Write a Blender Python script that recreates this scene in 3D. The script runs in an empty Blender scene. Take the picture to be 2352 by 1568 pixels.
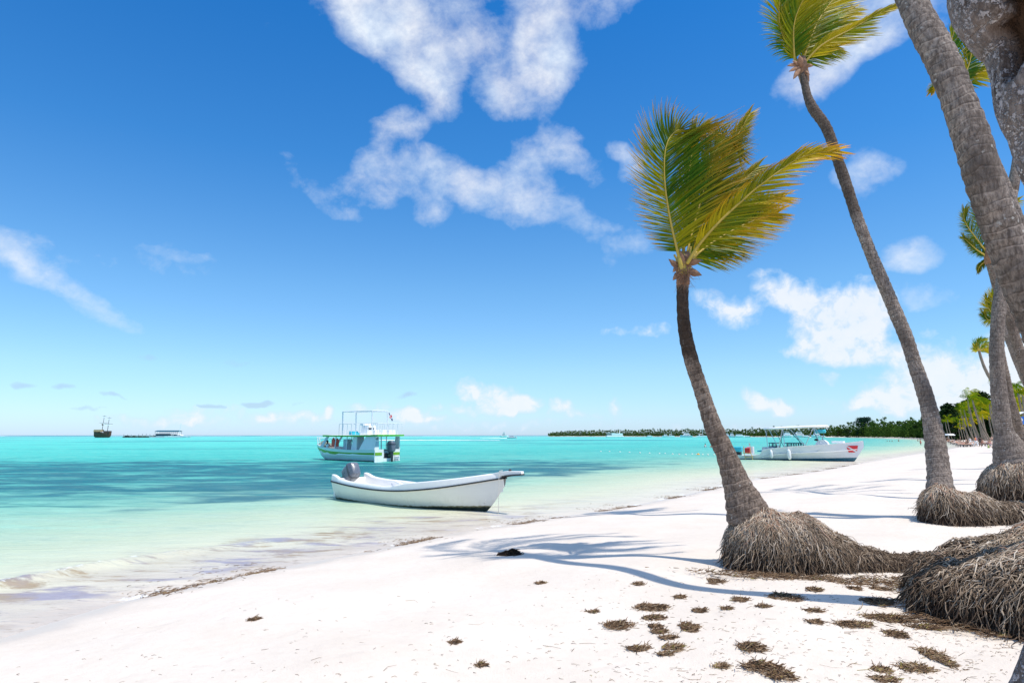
import bpy, bmesh, math, random
import numpy as np
from mathutils import Vector, Matrix

# ---------------------------------------------------------------- camera, sky, sun, exposure
scene = bpy.context.scene
COL = scene.collection
FPX = 1500.0                       # focal length in units of the 2352 px wide view
CX, CY, HZ = 1176.0, 784.0, 999.0
PITCH = math.atan((HZ - CY) / FPX)
CAMZ = 2.2
cam_d = bpy.data.cameras.new('camera')
cam_d.sensor_width = 36.0
cam_d.lens = 36.0 * FPX / 2352.0
cam_d.clip_start = 0.05
cam_d.clip_end = 20000
cam = bpy.data.objects.new('camera', cam_d)
COL.objects.link(cam)
cam.location = (0, 0, CAMZ)
cam.rotation_euler = (math.pi / 2 + PITCH, 0, 0)
scene.camera = cam

SUN_ELEV, SUN_AZ_XY = 65.8, (0.38, -0.24)
world = bpy.data.worlds.new('World')
scene.world = world
world.use_nodes = True
sun_d = bpy.data.lights.new('sun', 'SUN')
sun_d.energy = 3.75
sun_d.angle = math.radians(0.5)
sun_d.color = (1.0, 0.935, 0.83)
sun = bpy.data.objects.new('sun', sun_d)
COL.objects.link(sun)
_h = math.hypot(*SUN_AZ_XY)
SUND = Vector((SUN_AZ_XY[0] / _h * math.cos(math.radians(SUN_ELEV)), SUN_AZ_XY[1] / _h * math.cos(math.radians(SUN_ELEV)), math.sin(math.radians(SUN_ELEV))))
sun.rotation_euler = SUND.to_track_quat('Z', 'Y').to_euler()
sun.location = (10, -5, 30)
scene.view_settings.view_transform = 'Standard'
scene.view_settings.look = 'None'
scene.view_settings.exposure = 0.34
scene.view_settings.gamma = 1.0
scene.render.resolution_x, scene.render.resolution_y = 1024, 682
scene.cycles.max_bounces = 6
scene.cycles.transparent_max_bounces = 12
scene.cycles.diffuse_bounces = 3
scene.cycles.glossy_bounces = 3
scene.cycles.caustics_reflective = False
scene.cycles.caustics_refractive = False
R = random.Random(7)

_c, _s = math.cos(PITCH), math.sin(PITCH)
def ray(px, py):
    r = (px - CX) / FPX; u = (CY - py) / FPX
    return Vector((r, _c - _s * u, _s + _c * u))
def P(px, py, Y):
    d = ray(px, py); return Vector((0, 0, CAMZ)) + d * (Y / d.y)
def G(px, py, z=0.0):
    d = ray(px, py); return Vector((0, 0, CAMZ)) + d * ((z - CAMZ) / d.z)
def PXM(Y):                         # metres per pixel at distance Y
    return Y / FPX

# ---------------------------------------------------------------- node helpers
class NT:
    def __init__(s, tree): s.t = tree; s.n = tree.nodes; s.l = tree.links
    def node(s, typ, **kw):
        n = s.n.new(typ)
        for k, v in kw.items(): setattr(n, k, v)
        return n
    def put(s, sock, v):
        if isinstance(v, bpy.types.NodeSocket): s.l.new(v, sock)
        elif v is not None:
            try: sock.default_value = v
            except Exception: sock.default_value = tuple(v) + (1.0,)
    def math(s, op, a, b=None, c=None, clamp=False):
        n = s.node('ShaderNodeMath', operation=op, use_clamp=clamp)
        s.put(n.inputs[0], a)
        if b is not None: s.put(n.inputs[1], b)
        if c is not None: s.put(n.inputs[2], c)
        return n.outputs[0]
    def vmath(s, op, a, b=None):
        n = s.node('ShaderNodeVectorMath', operation=op)
        s.put(n.inputs[0], a)
        if b is not None: s.put(n.inputs[1], b)
        return n.outputs['Value'] if op in ('LENGTH', 'DOT_PRODUCT', 'DISTANCE') else n.outputs[0]
    def mapr(s, v, a, b, c=0.0, d=1.0, smooth=False):
        n = s.node('ShaderNodeMapRange', clamp=True)
        if smooth: n.interpolation_type = 'SMOOTHSTEP'
        s.put(n.inputs[0], v); s.put(n.inputs[1], a); s.put(n.inputs[2], b); s.put(n.inputs[3], c); s.put(n.inputs[4], d)
        return n.outputs[0]
    def mix(s, f, a, b, mode='MIX'):
        n = s.node('ShaderNodeMix', data_type='RGBA', blend_type=mode)
        s.put(n.inputs['Factor'], f)
        ia = [i for i in n.inputs if i.identifier == 'A_Color'][0]; ib = [i for i in n.inputs if i.identifier == 'B_Color'][0]
        s.put(ia, a); s.put(ib, b)
        return [o for o in n.outputs if o.identifier == 'Result_Color'][0]
    def ramp(s, f, stops, interp='LINEAR'):
        n = s.node('ShaderNodeValToRGB'); cr = n.color_ramp; cr.interpolation = interp
        while len(cr.elements) < len(stops): cr.elements.new(0.5)
        for e, (p, c) in zip(cr.elements, stops):
            e.position = p; e.color = tuple(c) + (1.0,) if len(c) == 3 else c
        s.put(n.inputs[0], f)
        return n.outputs[0]
    def noise(s, vec, scale, detail=4, rough=0.55, dist=0.0, out=0):
        n = s.node('ShaderNodeTexNoise')
        s.put(n.inputs['Vector'], vec); n.inputs['Scale'].default_value = scale
        n.inputs['Detail'].default_value = detail; n.inputs['Roughness'].default_value = rough
        n.inputs['Distortion'].default_value = dist
        return n.outputs[out]
    def voro(s, vec, scale, feature='F1', out='Distance', rnd=1.0):
        n = s.node('ShaderNodeTexVoronoi', feature=feature)
        s.put(n.inputs['Vector'], vec); n.inputs['Scale'].default_value = scale; n.inputs['Randomness'].default_value = rnd
        return n.outputs[out]
    def mapping(s, vec, loc=(0, 0, 0), rot=(0, 0, 0), scale=(1, 1, 1), typ='POINT'):
        n = s.node('ShaderNodeMapping', vector_type=typ)
        s.put(n.inputs[0], vec); n.inputs[1].default_value = loc; n.inputs[2].default_value = rot; n.inputs[3].default_value = scale
        return n.outputs[0]
    def attr(s, name, out='Fac'):
        n = s.node('ShaderNodeAttribute', attribute_name=name); return n.outputs[out]
    def coord(s, out='Object'):
        return s.node('ShaderNodeTexCoord').outputs[out]
    def bump(s, h, strength=0.5, dist=0.02, normal=None):
        n = s.node('ShaderNodeBump'); s.put(n.inputs['Height'], h)
        s.put(n.inputs['Strength'], strength); n.inputs['Distance'].default_value = dist
        if normal is not None: s.put(n.inputs['Normal'], normal)
        return n.outputs[0]

MATS = {}
def new_mat(name):
    m = bpy.data.materials.new(name); m.use_nodes = True
    t = NT(m.node_tree); t.n.clear()
    out = t.node('ShaderNodeOutputMaterial')
    MATS[name] = m
    return m, t, out
def principled(t, out, color, rough=0.6, bump=None, spec=0.5, metal=0.0, **kw):
    b = t.node('ShaderNodeBsdfPrincipled')
    t.put(b.inputs['Base Color'], color); t.put(b.inputs['Roughness'], rough); t.put(b.inputs['Metallic'], metal)
    t.put(b.inputs['Specular IOR Level'], spec)
    if bump is not None: t.put(b.inputs['Normal'], bump)
    for k, v in kw.items(): t.put(b.inputs[k], v)
    t.l.new(b.outputs[0], out.inputs[0])
    return b
def paint(name, color, rough=0.45, var=0.12, scale=3.0, grime=0.0, metal=0.0, bumpd=0.0, spec=0.5):
    """worn paint / plastic / metal: base colour varied by noise, a little grime"""
    m, t, out = new_mat(name)
    co = t.coord('Object')
    n = t.noise(co, scale, 5, 0.6)
    c = t.mix(t.mapr(n, 0.3, 0.7), [v * (1 - var) for v in color] + [1], [min(1, v * (1 + var * .5)) for v in color] + [1])
    if grime:
        g = t.noise(t.mapping(co, scale=(1, 1, .35)), scale * 2.3, 6, 0.7)
        c = t.mix(t.mapr(g, 0.55, 0.75, 0, grime), c, (0.16, 0.13, 0.10, 1))
    b = t.bump(t.noise(co, scale * 12, 3), 0.3, bumpd) if bumpd else None
    r = t.mapr(t.noise(co, scale * 4, 3), 0.3, 0.7, rough * 0.8, min(1, rough * 1.25))
    principled(t, out, c, r, b, spec, metal)
    return m

# ---------------------------------------------------------------- sky with clouds
def AE(px, py):
    d = ray(px, py).normalized()
    return math.atan2(d.x, d.y), math.asin(d.z)
def build_world():
    t = NT(world.node_tree); t.n.clear()
    out = t.node('ShaderNodeOutputWorld'); bg = t.node('ShaderNodeBackground')
    sky = t.node('ShaderNodeTexSky', sky_type='NISHITA')
    sky.sun_disc = False
    sky.sun_elevation = math.radians(SUN_ELEV)
    sky.sun_rotation = math.atan2(SUND.x, SUND.y)
    sky.air_density = 1.0; sky.dust_density = 0.2; sky.ozone_density = 1.5; sky.altitude = 0
    co = t.coord('Generated')
    sep = t.node('ShaderNodeSeparateXYZ'); t.l.new(co, sep.inputs[0])
    el = t.math('ARCSINE', sep.outputs[2])
    # the camera's rich blue: polarised and saturated high in the frame, milky at the horizon
    elf = t.mapr(el, 0.0, 1.571)
    tint = t.ramp(elf, [(0.0, (0.60, 0.84, 1.42)), (0.02, (0.66, 0.90, 1.28)), (0.06, (0.70, 0.96, 1.20)), (0.138, (0.56, 0.95, 1.22)), (0.257, (0.27, 0.84, 1.30)), (0.395, (0.13, 0.76, 1.34)), (0.50, (0.5, 0.9, 1.2)), (0.62, (2.6, 2.4, 2.1)), (1.0, (3.6, 3.2, 2.6))])  # out-of-frame sky overhead whitened and brightened as added fill for the shadows
    skyc = t.mix(1.0, sky.outputs[0], tint, 'MULTIPLY')
    c = skyc
    t.put(bg.inputs[0], c); bg.inputs[1].default_value = 0.112
    t.l.new(bg.outputs[0], out.inputs[0])
    world.cycles.sampling_method = 'MANUAL'
    world.cycles.sample_map_resolution = 512
build_world()

# ---------------------------------------------------------------- mesh helpers
class MB:
    crisp = False
    def __init__(s): s.v = []; s.f = []; s.a = {}; s.smooth = True
    def add(s, vs, fs, **attrs):
        o = len(s.v)
        s.v.extend([tuple(v) for v in vs]); s.f.extend([tuple(i + o for i in f) for f in fs])
        for k in set(list(s.a) + list(attrs)):
            lst = s.a.setdefault(k, [])
            lst.extend([0.0] * (o - len(lst)))
            val = attrs.get(k, 0.0)
            lst.extend(list(val) if hasattr(val, '__len__') else [val] * len(vs))
        return s
    def box(s, c, size, rot=None, taper=1.0, **at):
        x, y, z = [d / 2 for d in size]
        vs = [Vector((sx * x * (taper if sz > 0 else 1), sy * y * (taper if sz > 0 else 1), sz * z)) for sz in (-1, 1) for sx, sy in ((-1, -1), (1, -1), (1, 1), (-1, 1))]
        if rot is not None: vs = [rot @ v for v in vs]
        c = Vector(c)
        return s.add([v + c for v in vs], [(3, 2, 1, 0), (4, 5, 6, 7), (0, 1, 5, 4), (1, 2, 6, 5), (2, 3, 7, 6), (3, 0, 4, 7)], **at)
    def tube(s, pts, rad, n=8, cap=True, twist=0.0, hname=None, disp=None, **at):
        pts = [Vector(p) for p in pts]
        if not hasattr(rad, '__len__'): rad = [rad] * len(pts)
        vs = []; hs = []; up = None; h = 0.0
        for i, p in enumerate(pts):
            if i == 0: tg = pts[1] - pts[0]
            elif i == len(pts) - 1: tg = pts[-1] - pts[-2]
            else: tg = pts[i + 1] - pts[i - 1]
            tg = tg.normalized() if tg.length > 1e-9 else Vector((0, 0, 1))
            if up is None:
                a = Vector((0, 1, 0)) if abs(tg.y) < .9 else Vector((1, 0, 0))
                up = (a - tg * a.dot(tg)).normalized()
            else: up = (up - tg * up.dot(tg)).normalized()
            sd = tg.cross(up)
            if i: h += (p - pts[i - 1]).length
            for k in range(n):
                an = 2 * math.pi * k / n
                r = rad[i] * (disp(i, k, an, h) if disp else 1.0)
                vs.append(p + (up * math.cos(an) + sd * math.sin(an)) * r); hs.append(h)
        fs = []
        for i in range(len(pts) - 1):
            for k in range(n):
                k2 = (k + 1) % n
                fs.append((i * n + k, i * n + k2, (i + 1) * n + k2, (i + 1) * n + k))
        if cap and n > 2:
            fs.append(tuple(range(n - 1, -1, -1))); fs.append(tuple((len(pts) - 1) * n + k for k in range(n)))
        if hname: at[hname] = hs
        return s.add(vs, fs, **at)
    def bar(s, a, b, r, n=6, **at): return s.tube([a, b], r, n, **at)
    def ell(s, c, rad, nu=10, nv=7, rot=None, **at):
        vs = []; c = Vector(c)
        for j in range(nv + 1):
            th = math.pi * j / nv
            for i in range(nu):
                ph = 2 * math.pi * i / nu
                v = Vector((rad[0] * math.sin(th) * math.cos(ph), rad[1] * math.sin(th) * math.sin(ph), rad[2] * math.cos(th)))
                if rot is not None: v = rot @ v
                vs.append(v + c)
        fs = [(j * nu + i, (j + 1) * nu + i, (j + 1) * nu + (i + 1) % nu, j * nu + (i + 1) % nu) for j in range(nv) for i in range(nu)]
        return s.add(vs, fs, **at)
    def loft(s, secs, close=False, capends=False, **at):
        n = len(secs[0]); vs = [v for sec in secs for v in sec]; fs = []
        for i in range(len(secs) - 1):
            for k in range(n if close else n - 1):
                k2 = (k + 1) % n
                fs.append((i * n + k, i * n + k2, (i + 1) * n + k2, (i + 1) * n + k))
        if capends:
            fs.append(tuple(range(n - 1, -1, -1))); fs.append(tuple((len(secs) - 1) * n + k for k in range(n)))
        return s.add(vs, fs, **at)
    def build(s, name, mat, parent=None, smooth=True, loc=None, merge=False):
        me = bpy.data.meshes.new(name)
        me.from_pydata(s.v, [], s.f)
        for k, lst in s.a.items():
            at = me.attributes.new(k, 'FLOAT', 'POINT'); at.data.foreach_set('value', np.array(lst, dtype=np.float32))
        me.materials.append(MATS[mat] if isinstance(mat, str) else mat)
        if smooth: me.polygons.foreach_set('use_smooth', [True] * len(me.polygons))
        if smooth and MB.crisp: me.update(); me.set_sharp_from_angle(angle=math.radians(30))
        me.update()
        o = bpy.data.objects.new(name, me); COL.objects.link(o)
        if parent is not None: o.parent = parent
        if loc is not None: o.location = loc
        return o
def bevel(o, w=0.01, seg=2):
    m = o.modifiers.new('bevel', 'BEVEL'); m.width = w; m.segments = seg; m.limit_method = 'ANGLE'; m.angle_limit = math.radians(35)
    return o
def tag(o, label=None, cat=None, group=None, kind=None):
    if label: o['label'] = label
    if cat: o['category'] = cat
    if group: o['group'] = group
    if kind: o['kind'] = kind
    return o
def empty(name, loc=(0, 0, 0), rz=0.0, label=None, cat=None, group=None):
    o = bpy.data.objects.new(name, None); COL.objects.link(o); o.location = loc; o.rotation_euler = (0, 0, rz)
    o.empty_display_size = 0.1
    return tag(o, label, cat, group)
def copy_tree(o, parent=None, deep=True):
    c = o.copy(); COL.objects.link(c)
    if parent is not None: c.parent = parent
    if deep:
        for ch in list(o.children): copy_tree(ch, c)
    return c
def spline(pts, n):
    """Catmull-Rom through pts -> n+1 samples"""
    pts = [Vector(p) for p in pts]
    if len(pts) == 2: return [pts[0].lerp(pts[1], i / n) for i in range(n + 1)]
    q = [pts[0] * 2 - pts[1]] + pts + [pts[-1] * 2 - pts[-2]]
    d = [0.0]
    for i in range(1, len(pts)): d.append(d[-1] + (pts[i] - pts[i - 1]).length)
    res = []
    for i in range(n + 1):
        u = d[-1] * i / n; k = 0
        while k < len(pts) - 2 and d[k + 1] < u: k += 1
        t = (u - d[k]) / max(1e-9, d[k + 1] - d[k])
        a, b, c_, e = q[k], q[k + 1], q[k + 2], q[k + 3]
        res.append(0.5 * ((2 * b) + (c_ - a) * t + (2 * a - 5 * b + 4 * c_ - e) * t * t + (3 * b - a - 3 * c_ + e) * t ** 3))
    return res
def lerp(a, b, t): return a + (b - a) * t
def interp(x, xs, ys): return float(np.interp(x, xs, ys))
# ---------------------------------------------------------------- shoreline, terrain, sea
shore_px = [(0,1465),(130,1425),(250,1388),(430,1345),(560,1318),(700,1292),(840,1266),(950,1243),(1050,1222),(1180,1203),(1300,1184),(1440,1164),(1600,1130),(1700,1105),(1850,1086),(1960,1066),(2080,1046),(2150,1037)]
near = [G(a, b, 0) for a, b in shore_px]
far_pd = [(2196,130),(2192,175),(2165,240),(2130,330),(2060,450),(1950,650),(1750,850),(1500,1000),(1258,1100)]
far = [Vector(((a - CX) / FPX * d * 1.0, d, 0)) for a, d in far_pd]
SH = [Vector((-900, -260, 0)), Vector((-60, -12, 0)), Vector((-20, 2.5, 0)), Vector((-11, 5.6, 0))] + near + far
SHN = np.array([[p.x, p.y] for p in SH])
LANDPOLY = np.vstack([SHN, np.array([[60, 1180], [800, 1250], [3500, 1400], [3500, -2500], [-3500, -2500], [-3500, -900]])])
def signed_s(x, y):
    x = np.asarray(x, float); y = np.asarray(y, float)
    best = np.full(x.shape, 1e9)
    lp = LANDPOLY[:len(SHN) + 3]
    for i in range(len(lp) - 1):
        a, b = lp[i], lp[i + 1]; d = b - a; L2 = d @ d
        t = np.clip(((x - a[0]) * d[0] + (y - a[1]) * d[1]) / L2, 0, 1)
        best = np.minimum(best, np.hypot(x - a[0] - t * d[0], y - a[1] - t * d[1]))
    inside = np.zeros(x.shape, bool); n = len(LANDPOLY)
    for i in range(n):
        x1, y1 = LANDPOLY[i]; x2, y2 = LANDPOLY[(i + 1) % n]
        cond = ((y1 > y) != (y2 > y))
        with np.errstate(divide='ignore', invalid='ignore'):
            xi = (x2 - x1) * (y - y1) / (y2 - y1 + 1e-12) + x1
        inside ^= cond & (x < xi)
    return np.where(inside, best, -best)
def wob(x, y):
    return (0.028 * np.sin(x * 1.3 + 0.7 * y) + 0.02 * np.sin(2.1 * x - 1.7 * y + 1) + 0.013 * np.sin(3.9 * x + 3.1 * y + 2) + 0.03 * np.sin(.45 * x + .6 * y))
def ground_z(x, y):
    s = signed_s(x, y)
    land = 0.62 * (1 - np.exp(-np.maximum(s, 0) * 0.13 / 0.62)) + wob(x, y) * np.clip(s / 4, 0, 1)
    land += np.clip(s - 30, 0, 400) * 0.002
    sea = -np.minimum(0.085 * np.maximum(-s, 0), 2.5)
    return np.where(s > 0, land, sea)
def gz(x, y): return float(ground_z(np.array([x]), np.array([y]))[0])
def ground_hit(px, py):
    """world point where the view ray meets the sand"""
    z = 0.5
    for _ in range(12):
        p = G(px, py, z); z = 0.5 * z + 0.5 * gz(p.x, p.y)
    p = G(px, py, z); return Vector((p.x, p.y, gz(p.x, p.y)))

def grid_mesh(name, X, Y, Z, attrs, mat, close=False):
    nr, na = X.shape
    V = np.stack([X, Y, Z], -1).reshape(-1, 3)
    i = np.arange(nr - 1)[:, None]; j = np.arange(na if close else na - 1)[None, :]
    j2 = (j + 1) % na
    F = np.stack([i * na + j, (i + 1) * na + j, (i + 1) * na + j2, i * na + j2], -1).reshape(-1, 4)
    F = F[:, ::-1]
    me = bpy.data.meshes.new(name)
    me.vertices.add(len(V)); me.vertices.foreach_set('co', V.ravel().astype(np.float32))
    me.loops.add(F.size); me.loops.foreach_set('vertex_index', F.ravel().astype(np.int32))
    me.polygons.add(len(F)); me.polygons.foreach_set('loop_start', (np.arange(len(F)) * 4).astype(np.int32))
    me.polygons.foreach_set('use_smooth', np.ones(len(F), bool))
    for k, arr in attrs.items():
        at = me.attributes.new(k, 'FLOAT', 'POINT'); at.data.foreach_set('value', arr.ravel().astype(np.float32))
    me.update(calc_edges=True); me.validate()
    me.materials.append(MATS[mat])
    o = bpy.data.objects.new(name, me); COL.objects.link(o)
    return o
def fan_mesh(name, angs, rads, zfun, attrs, mat, close=False):
    A, Rr = np.meshgrid(angs, rads)
    X = Rr * np.sin(A); Y = Rr * np.cos(A)
    Z = zfun(X, Y)
    return grid_mesh(name, X, Y, Z, {k: fn(X, Y) for k, fn in attrs.items()}, mat, close)

def mat_sand():
    m, t, out = new_mat('sand')
    co = t.coord('Object'); s = t.attr('shore')
    n = t.noise(co, 0.8, 6, 0.6); n2 = t.noise(co, 9, 5, 0.65)
    c = t.mix(t.mapr(n, 0.35, 0.65), (0.635, 0.558, 0.478, 1), (0.685, 0.61, 0.53, 1))
    c = t.mix(t.mapr(n2, 0.42, 0.7, 0, 0.16), c, (0.47, 0.40, 0.345, 1))
    # sparse brown crumbs of dried weed
    cr = t.voro(co, 26.0); crm = t.math('MULTIPLY', t.mapr(cr, 0.10, 0.05), t.mapr(t.noise(co, 1.1, 3), 0.52, 0.66))
    c = t.mix(t.math('MULTIPLY', crm, 0.55), c, (0.30, 0.22, 0.16, 1))
    sn = t.math('ADD', s, t.math('MULTIPLY', t.math('SUBTRACT', t.noise(co, 1.6, 4), .5), 1.2))
    wet = t.mapr(sn, 1.1, 0.05, 0, 1, True)
    c = t.mix(t.math('MULTIPLY', wet, 0.75), c, (0.55, 0.47, 0.385, 1))
    dim = t.mapr(t.voro(t.vmath('ADD', co, t.mapping(t.noise(co, 3, 2, out=1), scale=(.3, .3, .3))), 2.6), .05, .38)      # trodden dimples
    bn = t.math('ADD', t.math('ADD', t.math('MULTIPLY', t.noise(co, 4, 7, 0.72), 1.3), t.math('MULTIPLY', dim, t.mapr(t.noise(co, .5, 2), .4, .6, 0, .8))), t.math('MULTIPLY', t.noise(co, 60, 3), 0.25))
    b = t.bump(bn, t.mapr(wet, 0, 1, 0.42, 0.08), 0.035)
    principled(t, out, c, t.mapr(wet, 0, 1, 0.95, 0.35), b, 0.3)
mat_sand()

def mat_water():
    m, t, out = new_mat('sea water')
    co = t.node('ShaderNodeNewGeometry').outputs['Position']
    s = t.attr('offs'); gw = t.attr('grass'); fw = t.attr('farw'); deep = t.attr('deep')
    big = t.noise(t.mapping(co, scale=(.05, .12, 0)), 1.0, 3, 0.5)
    sl = t.math('DIVIDE', t.math('LOGARITHM', t.math('ADD', s, 1.0), 2.718), 7.0)      # ln(1+s)/7
    sl = t.math('ADD', sl, t.math('MULTIPLY', t.math('SUBTRACT', big, 0.5), 0.10))
    def L(x): return math.log(1 + x) / 7
    col = t.ramp(sl, [(0.0, (.63, .55, .455)), (L(1.2), (.63, .585, .47)), (L(3), (.56, .565, .42)), (L(6), (.44, .53, .39)), (L(10), (.31, .50, .38)), (L(16), (.17, .45, .36)),
                      (L(26), (.10, .43, .37)), (L(45), (.06, .43, .375)), (L(110), (.075, .53, .45)), (L(400), (.085, .60, .50)), (1.0, (.06, .46, .41))])
    # submerged sea grass beds: a near scale and a far scale
    gn = t.noise(t.mapping(co, scale=(.16, .42, 0)), 1.0, 7, 0.6, 0.6)
    gf = t.noise(t.mapping(co, scale=(.014, .05, 0)), 1.0, 6, 0.62, 0.5)
    gfar = t.noise(t.mapping(co, loc=(3, 7, 0), scale=(.006, .02, 0)), 1.0, 5, 0.6, 0.4)
    g1 = t.mapr(t.math('ADD', gn, t.math('MULTIPLY', gw, 0.42)), 0.74, 0.98, 0, 1, True)
    g2 = t.math('MULTIPLY', t.mapr(t.math('ADD', t.math('MULTIPLY', gf, .5), t.math('MULTIPLY', gfar, .5)), 0.51, 0.575, 0, 1, True), fw)
    g = t.math('MAXIMUM', t.math('MULTIPLY', g1, 0.86), t.math('MULTIPLY', g2, 0.88), clamp=True)
    col = t.mix(g, col, t.mix(fw, (.008, .10, .15, 1), (.008, .15, .215, 1)))
    col = t.mix(deep, col, (0.006, 0.12, 0.24, 1))
    # light and dark streaks of the rippled surface, painted into the water colour
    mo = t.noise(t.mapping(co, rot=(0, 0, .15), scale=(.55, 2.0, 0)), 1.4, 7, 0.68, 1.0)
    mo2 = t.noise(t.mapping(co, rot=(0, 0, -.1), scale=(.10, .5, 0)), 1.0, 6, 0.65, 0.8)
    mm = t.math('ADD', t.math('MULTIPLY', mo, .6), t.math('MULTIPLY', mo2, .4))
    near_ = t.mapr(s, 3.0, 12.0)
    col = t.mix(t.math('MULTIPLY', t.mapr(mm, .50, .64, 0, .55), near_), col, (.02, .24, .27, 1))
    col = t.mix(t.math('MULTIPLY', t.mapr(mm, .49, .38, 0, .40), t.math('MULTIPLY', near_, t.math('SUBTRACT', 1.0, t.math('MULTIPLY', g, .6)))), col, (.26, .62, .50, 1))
    # drifting weed and stirred-up sand in the swash
    sw = t.noise(t.mapping(co, rot=(0, 0, -0.55), scale=(.55, 1.6, 1)), 1.0, 8, 0.68, 0.5)
    band = t.math('MULTIPLY', t.mapr(s, 0.0, 0.7, 0, 1, True), t.mapr(s, 4.2, 2.2, 0, 1, True))
    wd = t.math('MULTIPLY', t.math('MULTIPLY', t.mapr(sw, 0.48, 0.60, 0, 0.78, True), t.attr('swash')), band)
    col = t.mix(t.math('MULTIPLY', t.math('MULTIPLY', t.mapr(s, 3.4, 1.2, 0, 1, True), t.mapr(t.noise(t.mapping(co, rot=(0, 0, -.5), scale=(.25, .9, 1)), 1.0, 5, .6), .36, .54)), t.math('MULTIPLY', t.attr('swash'), .55)), col, (.40, .345, .31, 1))
    fw_ = t.noise(t.mapping(co, rot=(0, 0, -.5), scale=(2.2, 9, 1)), 1.6, 6, .75, .6)
    col = t.mix(t.math('MULTIPLY', t.math('MULTIPLY', t.mapr(fw_, .55, .66), t.mapr(s, 3.8, 1.6)), t.math('MULTIPLY', t.mapr(sw, .40, .52, 0, .85), t.attr('swash'))), col, (.22, .155, .10, 1))
    wc = t.mix(t.mapr(t.noise(co, .9, 3), 0.4, 0.6), (.23, .215, .31, 1), (.28, .19, .095, 1))
    col = t.mix(wd, col, wc)
    # foam: a broken line at the edge and along the small breaker, and surf on the reef
    fo = t.noise(co, 7, 7, 0.75, 0.4)
    edge = t.math('MULTIPLY', t.mapr(s, 0.4, 0.0, 0, 1, True), t.mapr(t.noise(t.mapping(co, loc=(5, 2, 0)), .55, 3), .44, .62))
    crest = t.attr('crest')
    f1 = t.mapr(t.math('ADD', fo, t.math('MULTIPLY', t.math('MAXIMUM', edge, crest), 0.36)), 0.74, 0.90, 0, 0.9, True)
    col = t.mix(f1, col, (.85, .87, .88, 1))
    surf = t.attr('surf')
    col = t.mix(surf, col, (0.86, 0.88, 0.9, 1))
    # ripples
    r0_ = t.noise(t.mapping(co, rot=(0, 0, .12), scale=(.45, 1.5, 1)), .8, 4, 0.6, 0.8)
    r1 = t.noise(t.mapping(co, rot=(0, 0, .25), scale=(1.0, 2.6, 1)), 1.5, 6, 0.65, 0.7)
    r1 = t.math('ADD', r1, t.math('MULTIPLY', r0_, 3.0))
    r2 = t.noise(t.mapping(co, rot=(0, 0, -.4), scale=(1.2, 2.6, 1)), 5.0, 4, 0.6, 0.4)
    bn = t.math('ADD', r1, t.math('MULTIPLY', r2, 0.3))
    rip = t.attr('ripple')
    nb = t.bump(bn, rip, 0.16)
    dif = t.node('ShaderNodeBsdfDiffuse'); t.put(dif.inputs[0], col); t.put(dif.inputs['Normal'], nb)
    tr = t.node('ShaderNodeBsdfTransparent'); tr.inputs[0].default_value = (.96, .99, .97, 1)
    mx = t.node('ShaderNodeMixShader')
    t.put(mx.inputs[0], 1.0); t.l.new(tr.outputs[0], mx.inputs[1]); t.l.new(dif.outputs[0], mx.inputs[2])
    gl = t.node('ShaderNodeBsdfGlossy'); gl.inputs[0].default_value = (1, 1, 1, 1); t.put(gl.inputs['Roughness'], 0.12); t.put(gl.inputs['Normal'], nb)
    fr = t.node('ShaderNodeFresnel'); fr.inputs[0].default_value = 1.33; t.put(fr.inputs[1], nb)
    mx2 = t.node('ShaderNodeMixShader')
    t.put(mx2.inputs[0], t.mapr(fr.outputs[0], 0.0, 1.0, 0.0, 0.40)); t.l.new(mx.outputs[0], mx2.inputs[1]); t.l.new(gl.outputs[0], mx2.inputs[2])
    t.l.new(mx2.outputs[0], out.inputs[0])
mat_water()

angs = np.concatenate([np.linspace(-180, -52, 100), np.linspace(-50, 56, 560), np.linspace(58, 178, 90)]) * math.pi / 180
rads = np.concatenate([[0.01, .6, 1.2, 1.8, 2.4], 3.0 * (1.0215 ** np.arange(300)), [2200, 2800, 4000, 7000, 12000]])
ground = fan_mesh('sand_beach', angs, rads, ground_z, {'shore': lambda x, y: np.clip(signed_s(x, y), -5, 50)}, 'sand', close=True)
tag(ground, kind='structure')

def shore_wave(x, y):
    s = -signed_s(x, y)
    # the little breaker running in at the left
    along = np.clip((-x - 2.0) / 4.0, 0, 1)
    c = np.exp(-((s - 2.3 - 0.35 * np.sin(x * .8)) / 0.22) ** 2) * along * np.exp(-((y - 9.5) / 5) ** 2)
    c2 = np.exp(-((s - .45 - 0.12 * np.sin(x * 1.7)) / 0.12) ** 2) * 0.5 * (y < 24)
    return c, c2, s
def water_z(x, y):
    c, c2, s = shore_wave(x, y)
    rr = np.hypot(x, y)
    amp = np.clip(s / 10, 0.12, 1) * np.clip(1.6 - rr / 160, 0, 1)
    z = amp * (0.022 * np.sin(1.1 * y + .5 * x + np.sin(.35 * x)) + 0.018 * np.sin(2.3 * y - .9 * x + 1.5 * np.sin(.5 * x + .3)) + .012 * np.sin(4.1 * y + 1.3 * x + 2 * np.sin(.8 * x - y * .4)))
    z = z + 0.10 * c + 0.03 * c2 + 0.012
    return np.where(s < 0, np.minimum(z, 0.012) + s * 0.10, z)
def a_grass(x, y):
    w = np.interp(y, [17, 21, 27, 42, 52, 60, 68, 74, 80, 95], [0, .72, 1.02, 1.1, .95, .6, .35, .5, .2, .1])
    s = -signed_s(x, y)
    w = w * np.clip((s - 5) / 6, 0, 1)
    # less dense on the right of the bay
    return w * np.interp(x / np.maximum(y, 1), [-.8, .05, .25, .34, .5], [1, 1, .8, .25, 0])
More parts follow.
